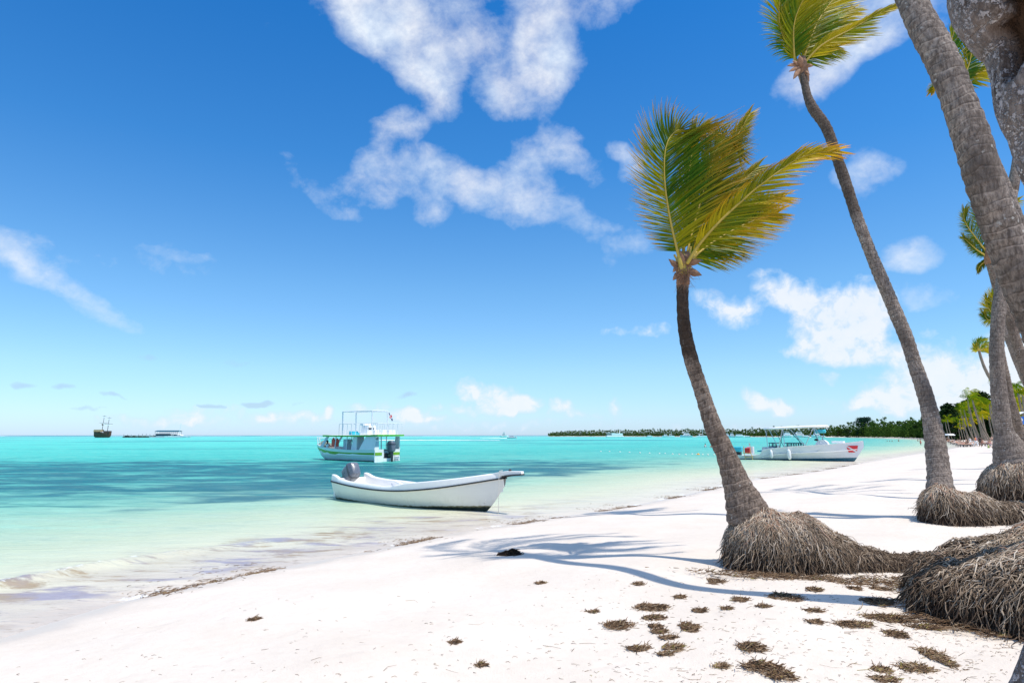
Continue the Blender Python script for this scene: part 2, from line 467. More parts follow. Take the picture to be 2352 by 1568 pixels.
def a_far(x, y):
    s = -signed_s(x, y)
    return np.interp(y, [85, 120, 200, 330, 500, 700, 900, 1300], [0, .55, .9, 1, 1, .75, .6, .3]) * np.clip((s - 20) / 60, 0, 1)
def a_deep(x, y):
    return np.clip((np.hypot(x, y) - 1500 - 60 * np.sin(x / 130)) / 250, 0, 1)
def a_surf(x, y):
    n = np.sin(x / 37.0) + np.sin(x / 13.1 + 1.3) * .6 + np.sin(x / 71.0 + y / 90.0 + 2.0)
    on = np.clip((n - .1) * 3, 0, 1)
    c = np.exp(-((y - 1430 - 50 * np.sin(x / 210.0)) / 55) ** 2) + .7 * np.exp(-((y - 1950 - 60 * np.sin(x / 150.0)) / 60) ** 2)
    return np.clip(c * on * 1.6, 0, 1) * (x < 60 + 0 * y)
def a_ripple(x, y):
    s = -signed_s(x, y)
    return np.interp(np.hypot(x, y), [0, 10, 40, 150, 600, 2000], [.32, .42, .75, .6, .3, .1]) * np.clip(.25 + s / 8, 0, 1)
wang = np.concatenate([np.linspace(-100, -46, 60), np.linspace(-45, 48, 620), np.linspace(49, 62, 12)]) * math.pi / 180
wrad = np.concatenate([4.0 * (1.0132 ** np.arange(455)), [1750, 1900, 2100, 2500, 3200, 4500, 7000, 11000]])
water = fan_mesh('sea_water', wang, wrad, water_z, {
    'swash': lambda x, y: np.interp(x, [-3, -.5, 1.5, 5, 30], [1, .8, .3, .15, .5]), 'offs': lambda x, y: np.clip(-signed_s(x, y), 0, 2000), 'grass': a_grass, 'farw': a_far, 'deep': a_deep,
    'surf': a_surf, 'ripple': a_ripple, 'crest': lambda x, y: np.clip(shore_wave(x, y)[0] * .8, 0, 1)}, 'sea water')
tag(water, kind='structure')
# ---------------------------------------------------------------- clouds: a far shell of sky, density per direction
def build_clouds():
    big = [(800,20,110,60,30,1.05),(900,60,150,85,35,1.25),(960,130,120,75,45,1.0),(1000,190,70,60,50,.75),(850,-60,200,80,10,1.1),
           (1240,60,70,120,0,1.1),(1255,120,75,75,0,1.15),(1200,180,75,75,40,1.0),(1150,240,60,45,40,.75),(1230,-50,120,70,0,.9),
           (1080,60,70,90,0,.55),(1090,130,50,60,0,.5),(1400,10,75,45,0,.72),
           (930,290,62,34,-15,.72),(860,365,55,32,-50,.55),(740,440,95,26,33,.56),(790,490,60,16,10,.45),
           (860,420,80,50,-20,.62),(960,400,90,50,10,.72),(1050,420,90,45,25,.70),(1130,450,100,42,20,.70),(1220,440,90,40,15,.72),
           (1230,380,60,50,40,.78),(1310,360,80,32,35,.72),(1290,310,50,26,20,.55),(1280,490,90,26,10,.65),(1170,410,50,60,60,.5),(990,460,50,40,80,.5),
           (1446,375,38,42,0,.85),(1430,570,48,26,0,.62),(1410,545,60,30,20,.42),(1500,480,80,60,0,.35),
           (1900,140,95,60,-30,.85),(1980,90,120,55,-25,.92),(2060,60,110,50,-10,.9),(1830,190,60,40,-40,.62),(1960,25,130,40,-5,.6),
           (1990,400,55,46,0,.95),(2090,590,58,34,0,.98),(2120,675,75,28,8,.62),(1640,690,40,24,40,.5),
           (60,575,120,36,8,.5),(0,600,80,40,0,.5),(150,660,120,26,28,.66),(210,700,95,24,20,.6),(420,575,75,14,5,.42),(300,590,160,30,0,.34)]
    low = [(1690,720,55,36,0,.95),(1620,690,26,22,0,.6),(1780,665,58,36,20,.9),(1830,670,40,30,0,.7),(1850,695,60,30,20,.85),(1900,735,75,50,0,1.05),
           (1960,700,75,50,-20,1.1),(2000,720,60,55,0,1.1),(1930,790,90,38,0,1.1),(2000,810,110,26,0,.85),(1870,800,60,24,0,.8),
           (2140,850,80,55,0,1.1),(2210,880,90,60,0,1.1),(2080,900,95,45,0,.95),(2020,920,55,26,0,.8),(2290,840,70,60,0,1.0),(2340,900,90,90,0,1.1),(2150,930,120,28,0,.75),
           (1730,910,34,18,15,.85),(1765,935,50,20,10,.8),(1800,935,26,16,0,.8),(1950,925,60,18,0,.6),(1910,860,22,12,0,.7),
           (1080,890,30,22,0,.75),(1130,915,75,26,10,.85),(1190,930,45,18,0,.85),(1100,940,130,12,0,.45),(1290,935,26,16,0,.7),(1415,935,14,22,0,.65),(1320,950,60,10,0,.5),
           (760,945,14,18,0,.8),(620,958,34,14,0,.65),(700,960,60,12,0,.6),(570,960,40,12,0,.45),(440,962,60,12,0,.5),(350,970,120,10,0,.4),(940,952,40,16,0,.8),(990,962,40,8,0,.6),
           (500,945,90,12,0,.35),(840,940,60,14,0,.4),(1500,760,70,12,0,.25),(1420,760,40,10,0,.25),(2130,765,22,14,0,.3),(1750,1000,260,22,0,.3),(1000,975,500,14,0,.28)]
    gr = [(50,884,28,8,0,.55),(150,890,32,8,0,.6),(262,910,32,6,4,.6),(335,822,34,8,10,.3),(545,832,36,9,0,.35),(490,935,40,6,4,.55),(595,927,34,7,0,.6),(935,908,26,7,0,.5),(690,925,20,5,0,.4),(200,940,40,5,0,.4),(1760,925,60,5,0,.3)]

    RAD = 9500.0
    azs = np.radians(np.linspace(-56, 56, 640)); els = np.radians(np.linspace(0.05, 50, 400))
    A, E = np.meshgrid(azs, els)
    rs = np.random.RandomState(5)
    def vnoise(x, y, f, seed):
        r = np.random.RandomState(seed); tb = r.rand(64, 64)
        X = x * f; Y = y * f; xi = np.floor(X).astype(int); yi = np.floor(Y).astype(int)
        fx = X - xi; fy = Y - yi; fx = fx * fx * (3 - 2 * fx); fy = fy * fy * (3 - 2 * fy)
        g = lambda a, b: tb[a % 64, b % 64]
        return (g(xi, yi) * (1 - fx) + g(xi + 1, yi) * fx) * (1 - fy) + (g(xi, yi + 1) * (1 - fx) + g(xi + 1, yi + 1) * fx) * fy - 0.5
    def field(lst, k1, f1, k2, f2):
        X = A + k1 * vnoise(A, E, f1, 1) + k2 * vnoise(A, E, f2, 2); Y = E + k1 * vnoise(A, E, f1, 3) + k2 * vnoise(A, E, f2, 4)
        acc = np.zeros_like(A)
        for (px, py, rx, ry, rot, wt) in lst:
            a, e = AE(px, py)
            ax, _ = AE(px + rx * .5, py); ax2, _ = AE(px - rx * .5, py)
            _, ex = AE(px, py + ry * .5); _, ex2 = AE(px, py - ry * .5)
            ra, re = abs(ax - ax2), abs(ex2 - ex)
            th = math.radians(-rot); dx, dy = X - a, Y - e
            if py > 925: wt = wt * 1.4
            u = (dx * math.cos(th) + dy * math.sin(th)) / ra; v = (-dx * math.sin(th) + dy * math.cos(th)) / re
            f = np.clip(1 - (u * u + v * v) / 1.9, 0, 1) * wt
            acc = 1 - (1 - acc) * (1 - 0.85 * f)
        return acc
    fb = field(big, .022, 14, .012, 40); fl = field(low, .012, 30, .006, 90); fg = field(gr, .008, 40, .004, 120)
    m, t, out = new_mat('cloud')
    co = t.node('ShaderNodeVectorMath', operation='NORMALIZE'); t.l.new(t.coord('Object'), co.inputs[0]); p = co.outputs[0]
    pr = t.mapping(p, rot=(0, math.radians(18), 0), scale=(1, 1, 1.25))
    nb = t.math('ADD', t.math('MULTIPLY', t.noise(pr, 15.0, 10, 0.62, 0.15), .72), t.math('MULTIPLY', t.noise(pr, 48.0, 9, 0.66, 0.3), .28)); nl = t.noise(p, 46.0, 8, 0.6, 0.3)
    gt = t.mapr(t.attr('big'), 0.0, .12, 0, 1)
    ab = t.mapr(t.math('ADD', t.attr('big'), t.math('MULTIPLY', t.math('SUBTRACT', nb, 0.5), 2.3)), 0.16, 1.32, 0, 0.98)
    ab = t.math('MULTIPLY', ab, gt)
    ab = t.math('POWER', ab, 1.25)
    al = t.mapr(t.math('ADD', t.attr('low'), t.math('MULTIPLY', t.math('SUBTRACT', nl, 0.5), 1.6)), 0.12, .85, 0, 0.9)
    al = t.math('MULTIPLY', al, t.mapr(t.attr('low'), 0.0, .1))
    ag = t.mapr(t.math('ADD', t.attr('grey'), t.math('MULTIPLY', t.math('SUBTRACT', nl, 0.5), .7)), 0.12, 0.55, 0, 0.5, True)
    a = t.math('MAXIMUM', t.math('MAXIMUM', ab, al), ag)
    sh = t.mapr(t.noise(t.mapping(p, loc=(.3, .02, .05)), 13.0, 5, 0.55), .38, .6)
    wb = t.mix(sh, (0.63, 0.71, 0.81, 1), (0.80, 0.81, 0.825, 1))
    wl = t.mix(t.mapr(t.math('ADD', al, t.math('MULTIPLY', nl, .6)), 0.5, 1.3), (0.52, 0.66, 0.82, 1), (0.735, 0.76, 0.80, 1))
    c = t.mix(t.math('GREATER_THAN', al, ab), wb, wl)
    c = t.mix(t.math('GREATER_THAN', ag, t.math('MAXIMUM', ab, al)), c, (0.34, 0.45, 0.60, 1))
    em = t.node('ShaderNodeEmission'); t.put(em.inputs[0], c); em.inputs[1].default_value = 1.0
    tr = t.node('ShaderNodeBsdfTransparent'); mx = t.node('ShaderNodeMixShader')
    t.put(mx.inputs[0], a); t.l.new(tr.outputs[0], mx.inputs[1]); t.l.new(em.outputs[0], mx.inputs[2]); t.l.new(mx.outputs[0], out.inputs[0])
    m.cycles.emission_sampling = 'NONE'
    X = RAD * np.cos(E) * np.sin(A); Y = RAD * np.cos(E) * np.cos(A); Z = RAD * np.sin(E)
    o = grid_mesh('sky_clouds', X, Y, Z, {'big': fb, 'low': fl, 'grey': fg}, 'cloud')
    tag(o, kind='structure')
build_clouds()
# ---------------------------------------------------------------- palm materials
def mat_leaf(name, green, yellow, tip, trans=0.35):
    m, t, out = new_mat(name)
    yel = t.attr('yel'); tp = t.attr('tip'); co = t.coord('Object')
    n = t.noise(co, 3.0, 3)
    c = t.mix(t.mapr(n, .3, .7, 0, 1), [v * .7 for v in green] + [1], [v * 1.35 for v in green] + [1])
    c = t.mix(yel, c, tuple(yellow) + (1,))
    c = t.mix(tp, c, tuple(tip) + (1,))
    b = t.node('ShaderNodeBsdfPrincipled'); t.put(b.inputs['Base Color'], c); b.inputs['Roughness'].default_value = 0.42
    b.inputs['Specular IOR Level'].default_value = 0.16
    tl = t.node('ShaderNodeBsdfTranslucent')
    t.put(tl.inputs[0], t.mix(1.0, c, (1.25, 1.25, .45, 1), 'MULTIPLY'))
    mx = t.node('ShaderNodeMixShader'); mx.inputs[0].default_value = trans
    t.l.new(b.outputs[0], mx.inputs[1]); t.l.new(tl.outputs[0], mx.inputs[2]); t.l.new(mx.outputs[0], out.inputs[0])
mat_leaf('palm leaflets', (.045, .125, .004), (.62, .47, .010), (.70, .30, .015), .42)
mat_leaf('bright palm leaflets', (.07, .18, .006), (.64, .50, .015), (.62, .30, .06), .45)
mat_leaf('far palm leaflets', (.075, .145, .02), (.48, .42, .035), (.5, .36, .06), .3)
paint('palm rachis', (.50, .36, .05), .5, .2, 5)
paint('dry sheath', (.30, .16, .09), .8, .4, 14, 0.5, bumpd=.01)

def mat_trunk(name, base, dark, ring=26.0, lichen=0.3, stain=False, lsc=22.0):
    m, t, out = new_mat(name)
    co = t.coord('Object'); h = t.attr('h')
    n = t.noise(co, 5, 6, .65); nf = t.noise(t.mapping(co, scale=(1, 1, .35)), 34, 5, .7); nr = t.noise(co, 2.2, 3)
    c = t.mix(t.mapr(n, .3, .7), tuple(base) + (1,), tuple(v * .62 for v in base) + (1,))
    c = t.mix(t.mapr(nf, .36, .62, 0, .9), c, tuple(dark) + (1,))
    hw = t.math('ADD', t.math('MULTIPLY', h, ring), t.math('MULTIPLY', nr, 2.4))
    fr = t.math('FRACT', hw)
    scar = t.mapr(fr, 0.0, .22, 1, 0)
    lip = t.math('MULTIPLY', t.mapr(fr, .78, 1.0), t.mapr(t.noise(co, 9, 4), .42, .6))
    c = t.mix(t.math('MULTIPLY', scar, t.mapr(n, .35, .6, .25, .85)), c, tuple(v * .75 for v in dark) + (1,))
    c = t.mix(t.math('MULTIPLY', lip, .45), c, tuple(min(1, v * 1.6) for v in base) + (1,))
    big = t.mapr(t.noise(co, 1.3, 4, .6), .5, .66, 0, .6)
    c = t.mix(big, c, tuple(v * .9 for v in dark) + (1,))
    v = t.voro(t.vmath('ADD', co, t.mapping(t.noise(co, 30, 3, out=1), scale=(.06, .06, .06))), lsc); sp = t.math('MULTIPLY', t.mapr(t.math('ADD', v, t.math('MULTIPLY', t.noise(co, 60, 2), .25)), .40, .30), t.mapr(t.noise(co, 3.1, 2), .52, .64))
    c = t.mix(t.math('MULTIPLY', sp, lichen), c, (.62, .58, .52, 1))
    if stain: c = t.mix(t.attr('stain'), c, (.035, .02, .012, 1))
    hb = t.math('ADD', t.math('MULTIPLY', fr, .5), t.math('MULTIPLY', nf, 1.1))
    principled(t, out, c, .88, t.bump(hb, 1.0, .03), .25)
mat_trunk('palm bark', (.44, .335, .26), (.085, .058, .042), 11, .75, True, 17.0)
mat_trunk('grey palm bark', (.48, .39, .325), (.10, .075, .06), 10, .6, True, 15.0)
mat_trunk('far palm bark', (.42, .34, .27), (.2, .15, .11), 3, .3)
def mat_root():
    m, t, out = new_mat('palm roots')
    co = t.coord('Object'); r = t.attr('rnd'); w = t.attr('tone')
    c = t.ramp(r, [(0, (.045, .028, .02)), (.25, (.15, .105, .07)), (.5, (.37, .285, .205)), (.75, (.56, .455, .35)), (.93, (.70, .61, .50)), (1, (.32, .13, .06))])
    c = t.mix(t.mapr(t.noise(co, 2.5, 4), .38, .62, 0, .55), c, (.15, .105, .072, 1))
    principled(t, out, c, .9, None, .2)
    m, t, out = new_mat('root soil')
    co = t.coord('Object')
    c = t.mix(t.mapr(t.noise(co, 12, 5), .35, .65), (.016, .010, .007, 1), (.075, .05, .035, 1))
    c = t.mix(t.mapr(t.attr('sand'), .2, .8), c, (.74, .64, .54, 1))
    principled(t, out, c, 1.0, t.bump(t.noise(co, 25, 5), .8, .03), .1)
mat_root()

# ---------------------------------------------------------------- palm builders
def frond(parent, path, lenL, lenR, mat='palm leaflets', n=44, seg=4, wid=.03, wind=(1, .05, .12), wl=.45, droop=.25, yel=.25, tipc=.5,
          back=0.35, r0=.022, seed=0, front=(0, -1, 0), side3=.25, spread=1.0, rach=True, tipfan=1.0, rmat='palm rachis', bare=.10, sub=1):
    """path: world points of the rachis, base first.  lenL/lenR: leaflet length in metres on the left / right of the rachis (callables of t)."""
    rr = random.Random(seed)
    pts = spline(path, n)
    if rach:
        mb = MB(); mb.tube(pts, [lerp(r0, .0035, (i / n) ** .7) for i in range(n + 1)], 5)
        fo = mb.build('frond', rmat, parent)
    mb = MB(); W = Vector(wind); F = Vector(front)
    for i in range(int(n * bare) * sub, n * sub + 1):
        f = i / (n * sub); k = min(n - 1, i // sub); p = pts[k].lerp(pts[k + 1], (i / sub) - k)
        T = (pts[min(n, k + 2)] - pts[max(0, k - 1)]).normalized()
        S = T.cross(F).normalized()                 # to the viewer's right of an upright frond
        for sgn, ln in ((-1, lenL), (1, lenR)):
            L = ln(f) * rr.uniform(.82, 1.12)
            if L < .02: continue
            d0 = (S * sgn * spread * (1.0 - .45 * f) + T * (back + .9 * f * tipfan) + F * rr.uniform(-side3, side3) + Vector((rr.uniform(-.06, .06), 0, rr.uniform(-.06, .06)))).normalized()
            q = p.copy(); d = d0.copy(); st = L / seg
            wdt = wid * rr.uniform(.75, 1.15)
            yv = min(1, max(0, yel + rr.uniform(-.2, .2) + .22 * f + .28 * math.sin(f * 7 + seed * 1.7 + sgn) * (yel > .08))); 
            brk = rr.random() < .12
            Vs = []; ys = []; tp = []
            nrm = d.cross(F); nrm = nrm.normalized() if nrm.length > .05 else Vector((0, 0, 1))
            wv = (nrm + F * rr.uniform(-.7, .7)).normalized()
            for j in range(seg + 1):
                g = j / seg
                ww = wdt * (1 - g) ** .6 * .5 if j else wdt * .28
                if j == seg: ww = .001
                Vs += [q + wv * ww, q - wv * ww]
                ys += [yv] * 2
                tv = max(0, (g - .5) * 2) * tipc * rr.uniform(.5, 1.3) + max(0, f - .75) * 1.2 * tipc
                tp += [min(1, tv)] * 2
                d = (d + W * wl * (g * .55 + .12) + Vector((0, 0, -1)) * droop * (g * .5 + .05) * (2.2 if brk and g > .4 else 1)).normalized()
                q = q + d * st
            mb.add(Vs, [(2 * a, 2 * a + 1, 2 * a + 3, 2 * a + 2) for a in range(seg)], yel=ys, tip=tp)
    lo = mb.build('leaflets', mat, fo if rach else parent)
    return lo

def trunk(parent, ctr, rads, mat, n=90, sides=16, ring=.05, seed=1, stainf=None, lump=.06, name='trunk'):
    """ctr: world points (base first); rads: radii at those points"""
    rr = random.Random(seed)
    d = [0.0]
    for i in range(1, len(ctr)): d.append(d[-1] + (ctr[i] - ctr[i - 1]).length)
    pts = spline(ctr, n)
    rad = [interp(d[-1] * i / n, d, rads) for i in range(n + 1)]
    ph = [rr.uniform(0, 6.28) for _ in range(8)]
    jit = [rr.uniform(-1, 1) for _ in range(n + 1)]
    def disp(i, k, an, h):
        return 1 + lump * .4 * math.sin(3 * an + ph[0] + h * 1.1) + lump * .3 * math.sin(5 * an + ph[1] - h * 3.1) + lump * .5 * math.sin(h * 5 + ph[2] + math.sin(an + ph[3])) + ring * (.5 * jit[i] + .5 * math.sin(h * 40 + 2 * math.sin(an + ph[4]) + ph[5])) 
    mb = MB(); mb.tube(pts, rad, sides, True, hname='h', disp=disp)
    if stainf:
        mb.a['stain'] = [stainf(v) for v in mb.v]
    return mb.build(name, mat, parent)

def mound(parent, blobs, ns, seed=3, sandy=None, rs=(.005, .011), slen=(.12, .32), res=.05, margin=.1, hang=1.0, name='root_ball', lift=.04, steep=.45, reach=1.0):
    """blobs (x, y, rx, ry, height above sand): a steep-sided lump of matted roots standing on the sand, world coordinates"""
    rr = random.Random(seed)
    def H(x, y):
        b = 0.0
        for (bx, by, rx, ry, hh) in blobs:
            q = 1 - ((x - bx) / rx) ** 2 - ((y - by) / ry) ** 2
            if q > 0: b = max(b, hh * (q ** steep))
        return b
    x0 = min(b[0] - b[2] for b in blobs) - margin; x1 = max(b[0] + b[2] for b in blobs) + margin
    y0 = min(b[1] - b[3] for b in blobs) - margin; y1 = max(b[1] + b[3] for b in blobs) + margin
    nx = int((x1 - x0) / res) + 2; ny = int((y1 - y0) / res) + 2
    X, Y = np.meshgrid(np.linspace(x0, x1, nx), np.linspace(y0, y1, ny))
    GZ = ground_z(X, Y)
    HH = np.array([[H(X[j, i], Y[j, i]) for i in range(nx)] for j in range(ny)])
    nz = np.vectorize(lambda x, y: .5 * math.sin(9 * x + 3 * math.sin(5 * y)) + .5 * math.sin(11 * y + 2 * math.sin(7 * x)))(X, Y)
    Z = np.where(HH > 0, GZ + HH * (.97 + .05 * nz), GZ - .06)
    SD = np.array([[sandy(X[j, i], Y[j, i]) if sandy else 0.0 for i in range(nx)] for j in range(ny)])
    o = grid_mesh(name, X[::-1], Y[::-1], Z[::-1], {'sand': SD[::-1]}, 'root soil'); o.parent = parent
    def zat(x, y):
        u = (x - x0) / (x1 - x0) * (nx - 1); v = (y - y0) / (y1 - y0) * (ny - 1)
        if u < 0 or v < 0 or u > nx - 1.01 or v > ny - 1.01: return -.1
        i, j = int(u), int(v); fu, fv = u - i, v - j
        return float((Z[j, i] * (1 - fu) + Z[j, i + 1] * fu) * (1 - fv) + (Z[j + 1, i] * (1 - fu) + Z[j + 1, i + 1] * fu) * fv)
    mb = MB(); cnt = 0; tries = 0; hmax_ = max(b[4] for b in blobs); gz0 = gz(blobs[0][0], blobs[0][1])
    while cnt < ns and tries < ns * 6:
        tries += 1
        x = rr.uniform(x0, x1); y = rr.uniform(y0, y1)
        h = H(x, y)
        if h < .02: continue
        hole = math.sin(x * 7 + 2.5 * math.sin(y * 5 + seed)) * math.sin(y * 8 + 2 * math.sin(x * 6) + zat(x, y) * 9)
        if rr.random() < .75 * max(0, hole): continue
        if sandy and rr.random() < sandy(x, y) * .85: continue
        # more strands where the flank is steep
        e = .04; gx = (H(x + e, y) - H(x - e, y)) / (2 * e); gy = (H(x, y + e) - H(x, y - e)) / (2 * e)
        sl = math.hypot(gx, gy)
        if y > (y0 + y1) / 2 + .2 and gy < -1.0 and rr.random() < .6: continue
        cnt += 1
        dn = Vector((-gx, -gy, 0)); dn = dn.normalized() if dn.length > .05 else Vector((rr.uniform(-1, 1), rr.uniform(-1, 1), 0)).normalized()
        side = Vector((-dn.y, dn.x, 0)) * rr.gauss(0, 1.0)
        if sl < .6: side = Vector((-dn.y, dn.x, 0)) * rr.gauss(0, 1.2)
        L = rr.uniform(*slen); sg = 5; p = Vector((x, y, zat(x, y) + lift * rr.random()))
        pts = [p.copy()]; off = lift * (0.4 + rr.random())
        for k in range(sg):
            stp = (dn + side).normalized()
            hor = 1 / math.sqrt(1 + min(sl, 4) ** 2)
            side = side * .7 + Vector((-dn.y, dn.x, 0)) * rr.gauss(0, .5)
            q = p + stp * (L / sg) * max(hor, .22) * reach + Vector((rr.gauss(0, .018), rr.gauss(0, .018), 0))
            gzz = zat(q.x, q.y)
            zz = max(gzz + off * (1 - .5 * k / sg), p.z - L / sg * .95 * hang)
            q.z = zz + rr.gauss(0, .016)
            q.z = min(q.z, p.z + .05)
            pts.append(q); p = q
            gx = (H(q.x + e, q.y) - H(q.x - e, q.y)) / (2 * e); gy = (H(q.x, q.y + e) - H(q.x, q.y - e)) / (2 * e)
            sl = math.hypot(gx, gy)
            if sl > .1: dn = (dn + Vector((-gx, -gy, 0)).normalized()).normalized()
        r = rr.uniform(*rs); thick = rr.random() < .06
        if thick: r *= 1.7
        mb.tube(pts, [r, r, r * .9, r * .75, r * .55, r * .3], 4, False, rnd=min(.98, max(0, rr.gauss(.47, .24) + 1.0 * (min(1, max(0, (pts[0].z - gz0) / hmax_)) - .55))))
    ro = mb.build('root_strands', 'palm roots', o)
    return o

def LN(*kv):
    xs = [a for a, b in kv]; ys = [b for a, b in kv]
    return lambda f: interp(f, xs, ys)
def PP(lst, Y, yoff=None):
    if yoff is None: yoff = [0] * len(lst)
    if not hasattr(yoff, '__len__'): yoff = [yoff * i / (len(lst) - 1) for i in range(len(lst))]
    return [P(a, b, Y + o) for (a, b), o in zip(lst, yoff)]

# ================================================================ 1. the short palm with the big crown
Y1 = 9.2
pm = empty('palm_tree', ground_hit(1712, 1300), label='short leaning coconut palm with big wind-blown crown and shaggy root ball', cat='palm tree', group='coconut palms along the beach')
def W2L(o, pts):                       # world -> local of an unrotated parent
    return [Vector(p) - o.location for p in pts]
class Sub:                             # builds in world coordinates under an Empty placed elsewhere
    pass
def place_children(root):
    """children were built in world coordinates: shift meshes so that parenting to root keeps them in place"""
    def rec(o):
        for c in o.children:
            if c.type == 'MESH' and not c.get('_loc'):
                if c.data.users == 1 or True:
                    pass
            rec(c)
    off = Matrix.Translation(-root.location)
    for c in root.children:
        stack = [c]
        while stack:
            k = stack.pop(); k.data.transform(off); stack += list(k.children)
ctr = [(1722,1190),(1708,1150),(1690,1105),(1666,1040),(1641,985),(1612,900),(1589,830),(1574,760),(1568,700),(1568,645),(1571,598)]
lean1 = [0, 0, .02, .05, .08, .1, .1, .08, .05, .02, 0]
cp = [P(a, b, Y1 + o) for (a, b), o in zip(ctr, lean1)]
rd = [k * PXM(Y1) for k in (50, 41, 30, 21.5, 20, 17.5, 16.5, 15.5, 14, 14, 13)]
sz0, sz1 = P(0, 845, Y1).z, P(0, 660, Y1).z
def stain1(v):
    u = (v[2] - sz0) / (sz1 - sz0)
    w = .35 * math.sin(v[0] * 23 + v[2] * 5) + .25 * math.sin(v[2] * 17)
    return max(0, min(.85, 2.2 * (min(u, 1.08 - u) * 2.2 + w * .45 + .1)))
trunk(pm, cp, rd, 'palm bark', 150, 18, .05, 3, stain1)
# crown shaft and dead sheaths
mb = MB()
mb.tube([P(1569, 655, Y1), P(1568, 628, Y1), P(1570, 605, Y1), P(1574, 580, Y1)], [.092, .098, .10, .07], 12, disp=lambda i, k, an, h: 1 + .06 * math.sin(5 * an + h * 20))
mb.build('crown_shaft', 'dry sheath', pm)
def sheath(parent, a, b, w, bend, seed):
    rr = random.Random(seed); mb = MB(); a, b = Vector(a), Vector(b); secs = []
    ax = (b - a).normalized(); sd = ax.cross(Vector((0, -1, 0))).normalized()
    for i in range(7):
        f = i / 6; c = a.lerp(b, f) + Vector((0, 0, -bend * f * f)); ww = w * math.sin(math.pi * (.12 + .86 * f)) 
        secs.append([c + sd * ww * u + Vector((0, -1, 0)) * (.35 * ww * (1 - u * u)) + Vector((0, 0, rr.uniform(-.004, .004))) for u in (-1, -.5, 0, .5, 1)])
    mb.loft(secs); o = mb.build('dead_sheath', 'dry sheath', parent); sm = o.modifiers.new('solid', 'SOLIDIFY'); sm.thickness = .008
for k, (a, b, w, bd) in enumerate([((1576,606),(1612,598),.05,.0),((1576,620),(1612,632),.055,.0),((1562,615),(1536,600),.05,-.03),((1562,625),(1545,640),.04,.02),((1570,618),(1562,575),.07,0),((1560,608),(1545,622),.035,.02),((1578,600),(1592,582),.04,0)]):
    sheath(pm, P(a[0], a[1], Y1 - .06), P(b[0], b[1], Y1 - .12), w, bd, k)
for k, (ax_, bx_2, top_, w_) in enumerate(((1566,1556,566,.03),(1570,1570,560,.034),(1574,1586,568,.03),(1577,1600,578,.026),(1563,1549,586,.024))):
    mb = MB(); mb.tube(spline([P(ax_, 632, Y1 - .05), P(ax_ + (bx_2 - ax_) * .4, 602, Y1 - .09 + .03 * k), P(bx_2, top_, Y1 - .05 + .05 * k)], 8), [w_ * 1.5] * 3 + [w_ * 1.2] * 3 + [w_ * .7] * 3, 8); mb.build('leaf_base', 'palm rachis', pm)
rr_ = random.Random(44); mb = MB()
for k in range(60):
    a0 = rr_.uniform(1557, 1584); b0 = rr_.uniform(600, 645); p0 = P(a0, b0, Y1 - .09); mb.tube([p0, p0 + Vector((rr_.uniform(-.08, .08), -.02, rr_.uniform(-.12, .02))), p0 + Vector((rr_.uniform(-.16, .16), -.03, rr_.uniform(-.24, -.02)))], [.005, .004, .001], 4, False)
mb.build('fibre', 'dry sheath', pm)
B1 = (1572, 602)
# F1: the tall frond curling over at its tip
frond(pm, PP([(1566,606),(1559,588),(1541,512),(1528,430),(1526,370),(1532,330),(1547,306),(1566,298),(1584,312)], Y1, [-.05,-.1,-.2,-.3,-.35,-.35,-.3,-.25,-.2]),
      LN((0,.12),(.12,.38),(.3,.56),(.5,.66),(.7,.72),(.85,.62),(1,.25)), LN((0,.2),(.15,.85),(.35,1.4),(.6,1.38),(.8,.9),(1,.3)), n=104, sub=2, wid=.022, wl=.34, wind=(1,.1,.06), droop=.08, yel=.12, tipc=.75, seed=11, tipfan=.75, back=.25, r0=.028, spread=1.0)
# F2: the long frond streaming to the right
frond(pm, PP([(1578,606),(1600,570),(1632,531),(1662,500),(1700,465),(1744,427),(1797,388),(1832,365),(1875,352),(1918,347)], Y1, [-.1,-.2,-.3,-.35,-.4,-.45,-.45,-.45,-.45,-.4]),
      LN((0,.1),(.2,.42),(.5,.5),(.8,.42),(1,.3)), LN((0,.2),(.15,.7),(.35,.85),(.55,.55),(.75,.5),(.9,.42),(1,.3)), n=104, wid=.028, wl=.5, wind=(1,.05,.12), droop=.22, yel=.45, tipc=1.0, seed=12, back=.6, r0=.03, spread=.8)
# F3: behind, rising to the right, tip nodding
frond(pm, PP([(1574,600),(1588,540),(1607,470),(1628,400),(1645,345),(1668,318),(1690,332),(1700,356)], Y1 + .15, [0,.1,.2,.3,.35,.4,.4,.4]),
      LN((0,.1),(.3,.6),(.7,.62),(1,.3)), LN((0,.2),(.25,.85),(.6,.85),(.85,.5),(1,.3)), n=84, sub=2, wid=.021, wl=.42, wind=(1,0,.3), droop=.06, yel=.06, tipc=.35, seed=13, back=.8)
frond(pm, PP([(1574,600),(1592,540),(1630,450),(1662,380),(1695,310),(1722,262)], Y1 + .2, .5),
      LN((0,.1),(.3,.55),(.7,.5),(1,.25)), LN((0,.2),(.3,.8),(.6,.6),(1,.25)), n=76, sub=2, wid=.021, wl=.3, wind=(1,0,.05), droop=.05, yel=.22, tipc=.5, seed=14, back=1.0)
# F4: short upright behind the first
frond(pm, PP([(1572,600),(1572,530),(1578,440),(1588,360),(1600,300),(1622,295)], Y1 + .3, .3),
      LN((0,.1),(.3,.55),(.7,.5),(1,.3)), LN((0,.2),(.3,.8),(.7,.75),(1,.3)), n=76, sub=2, wid=.021, wl=.3, wind=(1,0,.25), droop=.05, yel=.16, tipc=.5, seed=15, back=.9)
